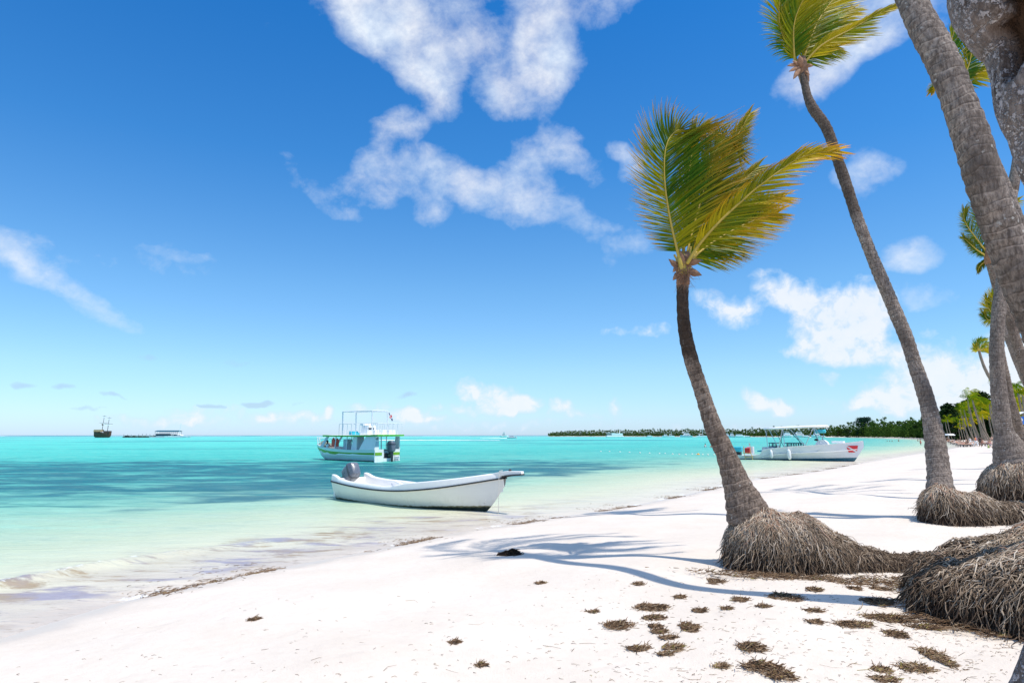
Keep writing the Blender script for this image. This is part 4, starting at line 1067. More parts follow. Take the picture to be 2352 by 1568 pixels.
def hb(f): return interp(f, [0, .2, .45, .62, .76, .88, .97, 1.05, 1.10], [.76, .87, .93, .90, .78, .56, .32, .12, .045])
def keel(f): return interp(f, [0, .2, .7, .9, .985, 1.03, 1.07, 1.10], [-.10, -.14, -.16, -.14, -.04, .22, .52, .80])
rail_z = smoothed(rail_z, .06); hb = smoothed(hb, .035); keel = smoothed(keel, .015)
fs_ = [0, .05, .12, .2, .3, .4, .5, .6, .68, .76, .83, .88, .92, .95, .98, 1.0, 1.02, 1.045, 1.07, 1.09, 1.10]
st = [(sx(f), hb(f), rail_z(f), keel(f), interp(f, [0, .5, .85, 1.05], [.26, .28, .42, .8])) for f in fs_]
mb, secs = hull_mesh(st, 12)
mb.add([v for v in secs[0]], [tuple(range(len(secs[0])))])
wlz = []
for v in mb.v:
    f = v[0] / L; wlz.append(v[2] - interp(f, [0, .25, .6, .8, 1.0], [.085, .03, .045, .11, .17]))
mb.a['wl'] = wlz
hull = mb.build('hull', 'skiff hull', skiff)
# gunwale band: outer face up, cap, inner wall down to the sole, port + starboard, with the cut for the motor
def top_z(f): return rail_z(f) + interp(f, [0, .035, .05, .15, .3, .45, .52, .6, .8, 1.0, 1.1], [.235, .235, .15, .13, .155, .125, .15, .235, .225, .19, .14])
top_z = smoothed(top_z, .02)
def in_z(f): return interp(f, [0, .2, .8, .95, 1.0], [.16, .12, .18, .38, .6])
for sgn in (1, -1):
    rows = []
    for f in [0, .015, .03, .04, .05, .07, .10, .15, .2, .27, .34, .4, .45, .48, .5, .53, .56, .6, .66, .72, .78, .84, .88, .92, .95, .98, 1.0, 1.02, 1.045, 1.07, 1.09]:
        b = hb(f); x = sx(f); t_ = min(.13, b * .45); zt = top_z(f); rz_ = rail_z(f)
        rows.append([Vector((x, sgn * (b - .0), rz_ - .01)), Vector((x, sgn * (b - .005), rz_ + (zt - rz_) * .5)), Vector((x, sgn * (b - .02), zt - .02)), Vector((x, sgn * (b - .04), zt)),
                     Vector((x, sgn * (b - t_), zt - .003)), Vector((x, sgn * (b - t_ - .02), zt - .03)), Vector((x, sgn * max(.002, b - t_ - .05), lerp(zt, in_z(f), .6))), Vector((x, sgn * max(.001, b - t_ - .10), in_z(f)))])
    mb = MB(); mb.loft(rows)
    mb.add(rows[0], [tuple(range(8))])
    mb.build('gunwale', 'white gelcoat', skiff)
mb = MB()   # sole, transom board, foredeck, stern lockers
mb.loft([[Vector((sx(f), -(hb(f) - .2), in_z(f) + .01)), Vector((sx(f), hb(f) - .2, in_z(f) + .01))] for f in (.02, .2, .4, .6, .8, .88)])
mb.build('floor', 'white gelcoat', skiff)
mb = MB(); mb.box((.05, 0, .42), (.09, 1.35, .62)); bevel(mb.build('transom', 'white gelcoat', skiff), .02)
mb = MB()
mb.loft([[Vector((sx(f), u * (hb(f) - .06), top_z(f) - .015 + .03 * (1 - u * u))) for u in (-1, -.5, 0, .5, 1)] for f in (.86, .9, .94, .98, 1.02, 1.06, 1.09)])
mb.build('foredeck', 'white gelcoat', skiff)
mb = MB()   # projecting beak at the bow
bk = [(1.03, .12, 1.02, 1.10), (1.07, .10, 1.04, 1.15), (1.11, .085, 1.07, 1.19), (1.15, .075, 1.10, 1.20), (1.185, .07, 1.115, 1.205), (1.2, .06, 1.13, 1.205)]
mb.loft([[Vector((sx(f), w, z1)), Vector((sx(f), -w, z1)), Vector((sx(f), -w, z0)), Vector((sx(f), w, z0))] for f, w, z0, z1 in bk], True, True)
bevel(mb.build('bow_beak', 'white gelcoat', skiff, False), .012)
mb = MB()   # rub rail with rivets
for sgn in (1, -1):
    pl = [Vector((sx(f), sgn * (hb(f) + .015), rail_z(f))) for f in fs_]
    mb.tube(spline(pl, 90), .024, 6)
    mb.tube(spline([Vector((sx(f), sgn * (w + .01), z)) for f, w, z in ((1.085, .05, 1.0), (1.11, .08, 1.05), (1.15, .078, 1.085), (1.2, .062, 1.115))], 12), .022, 6)
mb.tube([Vector((-.015, y, .66)) for y in (-.77, 0, .77)], .024, 6)
rail = mb.build('rub_rail', 'black rubber', skiff)
mb = MB(); mb.bar((sx(.50), -hb(.5) + .10, top_z(.5) + .01), (sx(.5) - .04, -hb(.5) + .10, top_z(.5) + .08), .012); mb.build('cleat', 'steel', skiff)
mb = MB(); mb.bar((sx(.30), -hb(.3) + .16, .42), (sx(.30), -hb(.3) + .16, .56), .02); mb.bar((sx(.30) - .05, -hb(.3) + .16, .52), (sx(.30) + .05, -hb(.3) + .16, .52), .012); mb.build('cleat', 'steel', skiff)
mb = MB(); mb.tube([(sx(.565), -hb(.56) + .25, top_z(.56) - .04), (sx(.54), -hb(.56) + .1, top_z(.56) + .05), (sx(.525), -hb(.55) + .02, top_z(.56) + .10)], [.02, .03, .025], 8); mb.build('oar_handle', 'white tube', skiff)
mb = MB(); mb.tube([(sx(1.02), -.25, .36), (sx(1.025), -.29, .32), (sx(1.02), -.29, .27), (sx(1.01), -.25, .29)], .008, 5); mb.build('bow_ring', 'steel', skiff)
mb = MB(); mb.ell((sx(1.13), 0, 1.215), (.045, .035, .04), 8, 5); mb.bar((sx(1.13), -.06, 1.22), (sx(1.13), .06, 1.22), .014); mb.build('bow_cleat', 'dark interior', skiff)
bx_ = sx(1.085)
mb = MB(); mb.tube([(bx_, .02, 1.20), (bx_, -.13, 1.19), (bx_ + .01, -.16, 1.0), (bx_ + .01, -.17, .55), (bx_ + .01, -.17, .2), (bx_ + .012, -.17, .05), (bx_ - .04, -.18, -.02)], .009, 5)
mb.build('mooring_rope', 'rope', skiff)
outboard(skiff, (-.03, -.05, .62), math.radians(58), 1.12, math.radians(-8))

# ================================================================ green-striped excursion boat with upper deck
Bq = G(861, 1061, 0)
LB = 9.8; ang = math.atan2(6.1, -7.7)
gb = empty('excursion_boat', (0, 0, 0), ang, 'white excursion boat with green stripe, railed upper deck and grey outboard', 'boat')
HB = 1.42
# port (+y) = to the left/near side of a boat heading away-left; its near stern corner is port
gb.location = Bq - Vector((-math.sin(ang) * HB * .93, math.cos(ang) * HB * .93, 0))
def gs(f): return interp(f, [0, .05, .4, .7, .9, 1.0], [1.0, .98, .96, 1.08, 1.30, 1.42])
def gh(f): return interp(f, [0, .3, .6, .8, .92, 1.0], [1.36, 1.42, 1.34, .98, .55, .10])
gs = smoothed(gs, .08, 0, 1); gh = smoothed(gh, .04, 0, 1)
gst = [(f * LB, gh(f), gs(f), interp(f, [0, .7, .8, .9, 1.0], [-.25, -.28, -.18, .25, 1.1]), interp(f, [0, .6, 1], [.24, .30, .5])) for f in (0, .08, .2, .35, .5, .6, .7, .78, .85, .9, .95, .98, 1.0)]
gst = [tuple(interp(f_, [g[0] / LB for g in gst], [g[k_] for g in gst]) for k_ in range(5)) for f_ in [i_ / 60 for i_ in range(61)]]
mb, secs = hull_mesh(gst, 22)
mb.a['wl'] = [v[2] - .06 for v in mb.v]
mb.a['stripe'] = [v[2] - gs(v[0] / LB) + .37 for v in mb.v]
mb.build('hull', 'green boat hull', gb)
mb = MB()   # inner bulwark lining + deck
for sgn in (1, -1):
    mb.loft([[Vector((f * LB, sgn * gh(f), gs(f))), Vector((f * LB, sgn * (gh(f) - .09), gs(f) + .0)), Vector((f * LB, sgn * max(.01, gh(f) - .12), gs(f) - .5))] for f in (0, .1, .3, .5, .7, .85, .95, .99)])
mb.loft([[Vector((f * LB, u * (gh(f) - .1), .46 if f < .8 else interp(f, [.8, 1], [.5, 1.25]))) for u in (-1, 0, 1)] for f in (.04, .2, .4, .6, .79, .8, .9, .99)])
mb.build('deck', 'white boat paint', gb)
mb = MB()   # stern: two transom wings either side of the motor well, low sill between
for y0, y1, z1 in ((.42, 1.36, .98), (-1.36, -.42, .98)):
    mb.box((.03, (y0 + y1) / 2, z1 / 2), (.08, y1 - y0, z1 + .1))
mb.box((.03, 0, .12), (.08, .82, .34))
mb.build('transom', 'white boat paint', gb, False)
for sgn in (1, -1):
    mb = MB(); mb.box((-.012 + .03, sgn * .98 , .66), (.10, .74, .24)); mb.build('transom_stripe', 'green stripe', gb, False)
mb = MB(); mb.box((.45, .15, .45), (.5, .85, .5)); mb.build('fuel_box', 'dark interior', gb, False)
mb = MB(); mb.box((.18, .42, .58), (.1, .34, .4)); mb.build('battery_cover', 'light grey paint', gb, False)
# swim steps
mb = MB()
for k in range(3): mb.box((-.10 - .02 * k, -1.0, .42 - k * .17), (.14, .5, .03))
mb.bar((-.03, -.8, .5), (-.2, -.8, .02), .02); mb.bar((-.03, -1.2, .5), (-.2, -1.2, .02), .02)
mb.build('swim_ladder', 'white tube', gb)
# aft cabin corner panels (tall white walls), wheelhouse side, posts
def panel(name, pts, th, m='white boat paint', lab=None):
    mb = MB(); n = len(pts)
    a = [Vector(p) for p in pts]; nr = (a[1] - a[0]).cross(a[2] - a[0]).normalized() * th / 2
    mb.add([p + nr for p in a] + [p - nr for p in a], [tuple(range(n)), tuple(range(2 * n - 1, n - 1, -1))] + [(i, i + n, (i + 1) % n + n, (i + 1) % n) for i in range(n)])
    o = mb.build(name, m, gb, False)
    if lab: o['label'] = lab
    return o
RZ = 2.08
panel('side_panel', [(.02, 1.38, .98), (.02, 1.34, RZ), (1.2, 1.32, RZ), (2.0, 1.40, .97)], .06)
panel('side_panel', [(.02, 1.38, .2), (.02, .92, .2), (.02, .95, RZ - .02), (.02, 1.34, RZ)], .05, 'white boat paint')
panel('side_panel', [(.02, -1.38, .98), (.02, -1.34, RZ), (.5, -1.32, RZ), (.8, -1.40, .97)], .06)
panel('window_panel', [(-.015, 1.32, 1.25), (-.015, .98, 1.25), (-.015, .98, 1.68), (-.015, 1.30, 1.68)], .01, 'light grey paint')
mb = MB()   # round emblem under the deck edge on the aft panel
for r, y in ((.085, 1.16),):
    for k in range(20):
        a0, a1 = 2 * math.pi * k / 20, 2 * math.pi * (k + 1) / 20
        mb.bar((-.03, y + r * math.cos(a0), 1.90 + r * math.sin(a0)), (-.03, y + r * math.cos(a1), 1.90 + r * math.sin(a1)), .015, 4)
mb.ell((-.03, 1.14, 1.90), (.012, .035, .03), 8, 5); mb.bar((-.03, 1.33, 1.92), (-.03, 1.29, 1.88), .016, 4); mb.bar((-.03, .97, 1.92), (-.03, 1.02, 1.94), .016, 4)
mb.build('emblem', 'black rubber', gb)
panel('wheelhouse_wall', [(2.7, 1.10, .9), (2.7, 1.05, RZ), (3.2, 1.05, RZ), (3.4, 1.15, .9)], .05)
panel('wheelhouse_wall', [(2.7, 1.08, .8), (2.7, .2, .8), (2.9, .2, RZ), (2.9, 1.05, RZ)], .05, 'light grey paint')
panel('locker', [(4.6, .9, .6), (4.6, .3, .6), (4.6, .3, 1.85), (4.6, .9, 1.85)], .4, 'light grey paint')
for (x0, y, x1, w) in ((8.1, .78, 7.2, .09), (8.1, -.78, 7.2, .09), (5.6, 1.2, 5.5, .05), (5.6, -1.2, 5.5, .05), (3.9, 1.25, 3.9, .045), (3.9, -1.25, 3.9, .045), (.4, -.2, .4, .04), (2.2, -1.2, 2.2, .05)):
    mb = MB(); mb.bar((x0, y, gs(min(1, x0 / LB)) - .1), (x1, y * .96, RZ), w, 6); mb.build('roof_post', 'white tube' if w > .04 else 'steel', gb)
panel('bow_wing', [(8.1, .95, 1.15), (7.2, .92, RZ), (6.85, .95, RZ), (7.5, 1.05, 1.10)], .04, 'light grey paint')
mb = MB()
mb.loft([[Vector((x, -w, z)), Vector((x, -w, z + .09)), Vector((x, 0, z + .13)), Vector((x, w, z + .09)), Vector((x, w, z))] for x, w, z in ((-.35, 1.42, RZ + .06), (2, 1.45, RZ + .01), (4.2, 1.42, RZ), (5.8, 1.28, RZ + .01), (7.6, 1.0, RZ + .02))], True, True)
roof = mb.build('upper_deck', 'white boat paint', gb, False)
mb = MB()
for sgn in (1, -1):
    mb.loft([[Vector((x, sgn * (w + .005), z)), Vector((x, sgn * (w + .05), z)), Vector((x, sgn * (w + .05), z + .13)), Vector((x, sgn * (w + .005), z + .13))] for x, w, z in ((-.35, 1.42, RZ + .04), (2, 1.45, RZ - .01), (4.2, 1.42, RZ - .02), (5.8, 1.28, RZ - .01), (7.6, 1.0, RZ))], True, True)
mb.box((-.38, 0, RZ + .105), (.05, 2.92, .13)); mb.box((7.63, 0, RZ + .07), (.05, 2.06, .13))
mb.build('deck_edge', 'canopy green', roof, False)
RT = RZ + .12
mb = MB()
def rl(x0, y0, x1, y1, z0, z1, n, r=.022):
    mb.bar((x0, y0, z1), (x1, y1, z1), r + .006)
    mb.bar((x0, y0, z0 + .55), (x1, y1, z0 + .55), r * .6) if False else None
    for i in range(n + 1):
        f = i / n; mb.bar((lerp(x0, x1, f), lerp(y0, y1, f), z0), (lerp(x0, x1, f), lerp(y0, y1, f), z1), r)
rl(-.25, 1.36, -.25, -1.36, RT, RT + .98, 5); rl(-.25, 1.36, 4.9, 1.32, RT, RT + .98, 9, .018); rl(-.25, -1.36, 4.9, -1.32, RT, RT + .98, 9, .018); rl(4.9, 1.32, 4.9, -1.32, RT, RT + .98, 4, .018)
mb.build('deck_railing', 'white tube', roof)
mb = MB()
TZ = RT + 2.05
for (x, y) in ((.7, -.55), (4.7, 1.1), (4.7, -.35), (.9, .95)): mb.bar((x, y, RT), (x + .05, y, TZ), .05, 8)
mb.bar((.75, -.55, TZ), (4.75, -.35, TZ), .05, 8); mb.bar((.95, .95, TZ), (4.75, 1.1, TZ), .05, 8); mb.bar((.75, -.55, TZ), (.95, .95, TZ), .05, 8); mb.bar((4.75, -.35, TZ), (4.75, 1.1, TZ), .05, 8)
mb.build('awning_frame', 'white tube', roof)
mb = MB(); mb.box((2.5, .0, RT + .42), (1.0, 1.1, .84), taper=.8); mb.box((2.9, 0, RT + .92), (.4, .9, .2)); hel = mb.build('helm_console', 'white boat paint', roof, False)
mb = MB(); mb.box((2.03, .28, RT + .56), (.03, .34, .14)); mb.box((2.03, -.14, RT + .56), (.03, .12, .14)); mb.build('instruments', 'dark interior', hel, False)
for x, y, w in ((.55, -.75, .7), (1.0, .5, .5), (.6, .1, .5)):
    mb = MB(); mb.box((x, y, RT + .22), (.5, w, .42)); bevel(mb.build('deck_seat', 'white boat paint', roof, False), .03)
for x, y in ((3.6, .9), (4.0, .4), (4.3, -.2), (3.5, -.6)):
    mb = MB(); mb.box((x, y, RT + .12), (.35, .4, .2)); mb.box((x + .16, y, RT + .22), (.05, .4, .25)); mb.build('deck_seat', 'cyan cover', roof, False)
# flag tied on the awning frame
mb = MB(); fx = [(0, 0), (.16, .01), (.30, -.02), (.44, .02)]
def flagq(name, m, u0, u1, v0, v1):
    mb = MB(); vs = []
    for i in range(5):
        u = lerp(u0, u1, i / 4)
        for v in (v0, v1): vs.append((.70 - .02 * math.sin(9 * u), -.62 - .34 * u - .16 * v, TZ - .14 - .50 * v - .20 * u + .05 * math.sin(7 * u)))
    mb.add(vs, [(2 * i, 2 * i + 1, 2 * i + 3, 2 * i + 2) for i in range(4)])
    return mb.build(name, m, flag, True)
flag = empty('flag', (0, 0, 0)); flag.parent = roof
for a in [('cloth_panel', 'flag blue', 0, .42, 0, .42), ('cloth_panel', 'flag red', .58, 1, 0, .42), ('cloth_panel', 'flag white', 0, 1, .42, .58), ('cloth_panel', 'flag white', .42, .58, 0, .42), ('cloth_panel', 'flag red', .0, .42, .58, 1), ('cloth_panel', 'flag blue', .58, 1, .58, 1), ('cloth_panel', 'flag white', .42, .58, .58, 1)]: flagq(*a)
# life jackets hanging in the cabin, ladder, bow rail, anchor tarp
for x, y, z, s in ((6.0, 1.05, 1.55, 1.0), (5.6, .95, 1.55, .9), (4.9, .5, 1.25, .8), (4.7, .2, 1.2, .7), (2.6, -.6, 1.5, .5)):
    mb = MB(); mb.loft([[Vector((x + dx * s * .2, y + dy * .09 * s, z + dz * s)) for dx, dy in ((-1, -.7), (0, -1), (1, -.7), (1, .7), (0, 1), (-1, .7))] for dz in (-.36, -.3, -.1, .1, .26, .3)], True, True)
    for w in (-.07, .07): mb.tube([(x + w * s, y - .05, z + .25 * s), (x + w * s * .8, y, z + .42 * s), (x + w * s, y + .05, z + .25 * s)], .035 * s, 6)
    v = mb.build('life_jacket', 'orange vest', None); v.location = (0, 0, 0)
    v.data.transform(Matrix.Translation(gb.location) @ Matrix.Rotation(ang, 4, 'Z'))
    tag(v, {6.0: 'red life jacket hanging foremost under the roof of the green-striped boat', 5.6: 'second red life jacket hanging behind the foremost one under the roof', 4.9: 'red life jacket lower down beside the cabin ladder', 4.7: 'small red life jacket lowest, beside the cabin ladder', 2.6: 'small orange life jacket near the wheelhouse wall'}[x], 'life jacket', 'life jackets hanging in the excursion boat')
mb = MB()
for yy_ in (.35, .65): mb.bar((3.6, yy_, .6), (4.0, yy_, RZ), .025)
for k in range(6): mb.bar((3.65 + .06 * k, .35, .8 + .3 * k), (3.65 + .06 * k, .65, .8 + .3 * k), .02)
mb.build('cabin_ladder', 'dark cowling', gb)
mb = MB(); mb.box((3.4, -.5, .95), (1.1, .9, .12)); mb.box((5.1, -.6, .8), (1.8, .5, .1)); mb.build('bench', 'light grey paint', gb, False)
mb = MB()
pr = [Vector((8.3, .85, 1.98)), Vector((9.2, .5, 2.0)), Vector((9.85, 0, 2.02)), Vector((9.2, -.5, 2.0)), Vector((8.3, -.85, 1.98))]
mb.tube(spline(pr, 16), .022, 6)
for p in pr: mb.bar((p.x * .985, p.y, gs(p.x / LB) - .02), p, .02)
mb.build('bow_rail', 'white tube', gb)
mb = MB()
rq = random.Random(4)
mb.loft([[Vector((x, u * w, 1.28 + .30 * (1 - u * u) * s + rq.uniform(-.03, .05))) for u in (-1, -.6, -.2, .2, .6, 1)] for x, w, s in ((8.1, .5, .2), (8.4, .6, 1), (8.8, .45, 1.4), (9.2, .35, 1.0), (9.5, .2, .5))])
mb.build('folded_tarp', 'grey tarp', gb)
mb = MB(); mb.bar((9.3, .1, 1.35), (9.45, .1, 1.95), .03); mb.bar((9.25, .35, 1.9), (9.25, -.3, 1.9), .025); mb.build('anchor', 'white tube', gb)
outboard(gb, (-.06, -.22, .86), math.radians(3), 1.38, 0)

# ================================================================ dive boat with long white canopy
D0, D1 = G(1696, 1054, 0), G(1958, 1061, 0)
D0.y = 58.5; D0 = G(1692, 1055.4, 0)
dvv = D1 - D0; LD = dvv.length; dz = math.atan2(dvv.y, dvv.x)
HD = 1.35
db_ = empty('dive_boat', (D0.x - math.sin(dz) * HD, D0.y + math.cos(dz) * HD, 0), dz, 'long white dive boat with flat canopy and red-and-white dive flag on the bow', 'boat')
q = 1 / FPX * 56          # metres per view pixel there
def du(px): return (px - 1692) * q * 1.0 * (LD / ((1958 - 1692) * q))
def dzh(py): return 2.2 + (999 - py) * q
def ds(f): return interp(f, [0, .165, .215, .25, .5, .8, 1.0, 1.08], [.42, .44, .50, .96, 1.22, 1.40, 1.60, 1.72])
ds_raw = ds
def dh(f): return interp(f, [0, .3, .6, .8, .92, 1.0, 1.08], [1.28, 1.35, 1.32, 1.08, .70, .40, .06])
dst = [(f * LD, dh(f), ds(f), interp(f, [0, .8, .92, 1.0, 1.04, 1.08], [-.2, -.22, -.2, .05, .6, 1.2]), interp(f, [0, .6, 1.08], [.22, .32, .8])) for f in (0, .08, .165, .19, .215, .235, .25, .35, .5, .62, .72, .8, .87, .92, .96, 1.0, 1.03, 1.055, 1.08)]
mb, secs = hull_mesh(dst, 14)
mb.add(secs[0], [tuple(range(len(secs[0])))])
mb.a['wl'] = [v[2] - interp(v[0] / LD, [0, .3, .7, 1.0], [.08, .12, .22, .33]) for v in mb.v]
mb.build('hull', 'dive boat hull', db_)
mb = MB()
mb.loft([[Vector((f * LD, u * (dh(f) - .05), ds(f) - .05)) for u in (-1, 0, 1)] for f in (0.0, .1, .165, .21)])
mb.loft([[Vector((f * LD, u * (dh(f) - .08), interp(f, [.23, .7, .8, 1.06], [.6, .7, 1.42, 1.62]))) for u in (-1, 0, 1)] for f in (.23, .4, .62, .70, .8, .92, 1.0, 1.06)])
for sgn in (1, -1):
    mb.loft([[Vector((f * LD, sgn * (dh(f) + .02), ds(f) - .04)), Vector((f * LD, sgn * (dh(f) + .03), ds(f) + .03)), Vector((f * LD, sgn * max(.01, dh(f) - .1), ds(f) + .03)), Vector((f * LD, sgn * max(.005, dh(f) - .13), ds(f) - .4))] for f in (.235, .3, .4, .5, .6, .7, .8, .9, .96, 1.0, 1.04, 1.075)])
mb.build('deck', 'white boat paint', db_)
mb = MB()
for sgn in (1, -1): mb.tube(spline([Vector((f * LD, sgn * (dh(f) + .025), ds(f) - .52 - .1 * f)) for f in (.24, .4, .6, .8, .95, 1.03)], 30), .028, 5)
mb.build('spray_strake', 'white boat paint', db_)
# canopy
cx0, cx1 = du(1761), du(1902); cz0, cz1 = dzh(986) , dzh(981)
mb = MB()
mb.loft([[Vector((lerp(cx0, cx1, f), u * 1.2, lerp(cz0, cz1, f) + .10 * (1 - u * u) + .03 * math.sin(math.pi * f))) for u in (-1, -.6, 0, .6, 1)] for f in (0, .25, .5, .75, 1)])
cnp = mb.build('canopy', 'white boat paint', db_); sm = cnp.modifiers.new('s', 'SOLIDIFY'); sm.thickness = .10
for (a0, z0, a1, side) in ((1795, 1031, 1774, -1), (1770, 1031, 1766, -1), (1793, 1030, 1772, 1), (1795, 1027, 1806, -1), (1782, 1026, 1794, 1), (1840, 1026, 1805, 1), (1810, 1030, 1807, -1), (1858, 1026, 1822, -1), (1835, 1022, 1817, 1), (1857, 1022, 1877, -1), (1880, 1022, 1861, 1), (1891, 1022, 1877, -1), (1880, 1025, 1894, 1), (1905, 1023, 1880, -1)):
    x0, x1 = du(a0), du(a1); mb = MB()
    mb.bar((x0, side * (dh(x0 / LD) - .08), ds(x0 / LD)), (x1, side * 1.12, interp(x1, [cx0, cx1], [cz0, cz1])), .028, 6); mb.build('canopy_strut', 'steel' if side < 0 else 'teal frame', db_)
mb = MB(); mb.tube([(du(1880), -.9, dzh(991)), (du(1892), -.9, dzh(990)), (du(1903), -.9, dzh(990))], [.16, .17, .15], 10); mb.build('rolled_awning', 'cyan cover', db_)
for a in (1772, 1782, 1808, 1818, 1829, 1840):
    mb = MB(); x = du(a)
    for s_ in (-.45, .45): mb.bar((x - .12, s_, .8), (x - .12, s_, dzh(1018)), .03); mb.bar((x + .14, s_, .8), (x + .14, s_, dzh(1018)), .03)
    mb.box((x, 0, dzh(1017.5)), (.36, 1.1, .07)); mb.box((x, 0, dzh(1026)), (.36, 1.1, .08)); mb.build('tank_rack', 'teal frame', db_, False)
mb = MB(); mb.loft([[Vector((du(1890) + dx * w, dy * .35, z)) for dx, dy in ((-.45, -1), (.45, -1), (.45, 1), (-.45, 1))] for z, w in ((1.2, 1.3), (dzh(1016), 1.0), (dzh(1011), .55), (dzh(1010), .3))], True, True)
mb.build('console', 'white boat paint', db_, False)
mb = MB(); mb.tube([(du(1879), -.2, dzh(1017)), (du(1882), -.2, dzh(1013)), (du(1878), -.2, dzh(1010))], .06, 6); mb.ell((du(1877), -.2, dzh(1009.5)), (.16, .05, .1), 8, 5); mb.build('steering_wheel', 'dark interior', db_)
mb = MB(); mb.box((du(1925), 0, 1.62), (.9, .9, .16)); mb.build('bow_hatch', 'white boat paint', db_, False)
for a, s_ in ((1778.5, .8), (1820, 1.0)):
    x = du(a); y = -(dh(x / LD) + .17)
    mb = MB(); zt = .92 if s_ < .9 else 1.0
    mb.tube([(x, y, zt), (x, y, zt - .06), (x + .01, y, zt - .2), (x + .04, y, zt - .7 * s_), (x + .05, y, zt - .82 * s_), (x + .05, y, zt - .9 * s_)], [.04, .12 * s_, .16 * s_, .16 * s_, .12 * s_, .03], 12)
    fe = mb.build('fender', 'white tube', db_); mb = MB(); mb.tube([(x - .02, y + .18, ds(x / LD) + .03), (x - .01, y + .05, zt + .15), (x, y, zt)], .014, 5); mb.build('fender_rope', 'rope', fe)
# dive flag painted panel: two red triangles on white, on the starboard bow
def bowpt(px, py, off=.03):
    x = du(px) * 1.0; f = x / LD; z = dzh(py)
    kz = interp(f, [0, .8, .92, 1.0, 1.04, 1.08], [-.2, -.22, -.2, .05, .6, 1.2]); p = interp(f, [0, .6, 1.08], [.22, .32, .8])
    u = max(0, min(1, (z - kz) / (ds(f) - kz))) ** (1 / 1.15)
    return Vector((x, -(dh(f) * u ** p) - off, z))
def patch(name, poly, m, off):
    mb = MB(); n = 6
    a, b, c = poly; vs = []; idx = {}
    for i in range(n + 1):
        for j in range(n + 1 - i):
            u, v = i / n, j / n
            idx[(i, j)] = len(vs); vs.append(bowpt(a[0] + (b[0] - a[0]) * u + (c[0] - a[0]) * v, a[1] + (b[1] - a[1]) * u + (c[1] - a[1]) * v, off))
    fs = []
    for i in range(n):
        for j in range(n - i):
            fs.append((idx[(i, j)], idx[(i + 1, j)], idx[(i, j + 1)]))
            if i + j < n - 1: fs.append((idx[(i + 1, j)], idx[(i + 1, j + 1)], idx[(i, j + 1)]))
    mb.add(vs, fs); return mb.build(name, m, db_)
patch('dive_flag', ((1946, 1022.5), (1968, 1022), (1965, 1034.5)), 'flag red', .035)
patch('dive_flag', ((1944.5, 1025), (1948, 1037.5), (1962, 1037)), 'flag red', .035)
# stern platform: swim ladder, engine with cover, red tank, white box, post
x0, x1 = du(1710), du(1729)
mb = MB()
for a, b in ((1711, 1715), (1728, 1733)): mb.tube([(du(a), -1.42, dzh(1025)), (du(a), -1.44, dzh(1040)), (du(b) - .02, -1.46, dzh(1050)), (du(b), -1.46, -.05)], .028, 6)
for py, a, b in ((1041, 1711, 1730), (1050.5, 1714, 1732)): mb.box(((du(a) + du(b)) / 2, -1.45, dzh(py)), (du(b) - du(a), .12, .05))
mb.build('swim_ladder', 'yellow metal', db_, False)
mb = MB(); mb.box((du(1688.5), -.3, dzh(1033)), (du(1702) - du(1678), .9, .46)); c_ = bevel(mb.build('engine_cover', 'cyan cover', db_, False), .08, 3)
mb = MB(); mb.box((du(1688), -.3, dzh(1045)), (.5, .5, .5)); mb.box((du(1692), -.3, .1), (.3, .25, .5)); mb.build('engine', 'black rubber', db_, False)
mb = MB(); mb.box((du(1717), -.9, dzh(1036)), (.45, .35, .5)); bevel(mb.build('fuel_tank', 'red plastic', db_, False), .04)
mb = MB(); mb.box((du(1722.5), -.6, dzh(1035)), (.5, .5, .65)); mb.build('ice_box', 'white boat paint', db_, False)
mb = MB(); mb.tube([(du(1721), -.5, dzh(1036)), (du(1719.5), -.5, dzh(1020)), (du(1719), -.5, dzh(1018.5))], [.06, .06, .08], 8); mb.build('mooring_post', 'steel', db_)
mb = MB(); mb.box((du(1768), -.6, .85), (1.0, .9, .6)); mb.build('stern_locker', 'light grey paint', db_, False)
mb = MB(); mb.box((du(1752), .2, dzh(1037)), (1.0, 1.4, .12)); mb.build('seat', 'cyan cover', db_, False)

# ================================================================ far boats
def far_base(px, Y): return Vector((P(px, 999, Y).x, Y, 0))
paint('brown ship planks', (.13, .05, .03), .7, .3, .8)
paint('tan deck', (.42, .30, .16), .7, .3, 1)
paint('dark wood', (.05, .04, .035), .7, .2, 1)
paint('sail cloth', (.82, .82, .80), .8, .05, 2)
Y = 620; ps = far_base(236, Y); u = Y / FPX
ship = empty('sailing_ship', ps, 0, 'brown two-masted pirate-style ship with furled white sails on the horizon', 'ship')
mb = MB(); secs = []
for f, hw_, sh, kl in ((0, 1.5, 6.5, .6), (.08, 2.6, 6.3, 0), (.3, 3.2, 4.8, -.5), (.55, 3.3, 4.4, -.5), (.8, 2.6, 5.0, -.4), (.95, 1.2, 5.8, .5), (1, .3, 6.1, 2)):
    x = (f - .5) * 38 * u
    hp = sect(hw_, sh, kl, .4, 7); secs.append([Vector((x, y, z)) for y, z in reversed(hp)] + [Vector((x, -y, z)) for y, z in hp[1:]])
mb.loft(secs); mb.add(secs[0], [tuple(range(len(secs[0])))]); mb.loft([[s[0], s[-1]] for s in secs])
mb.build('hull', 'brown ship planks', ship, False)
mb = MB(); mb.box((-4.0, 0, 6.4), (7.0, 5.6, 2.0), taper=.9); mb.build('stern_cabin', 'tan deck', ship, False)
mb = MB(); mb.box((4.2, 0, 5.5), (5.5, 4.6, 1.4), taper=.85); mb.build('fore_cabin', 'dark wood', ship, False)
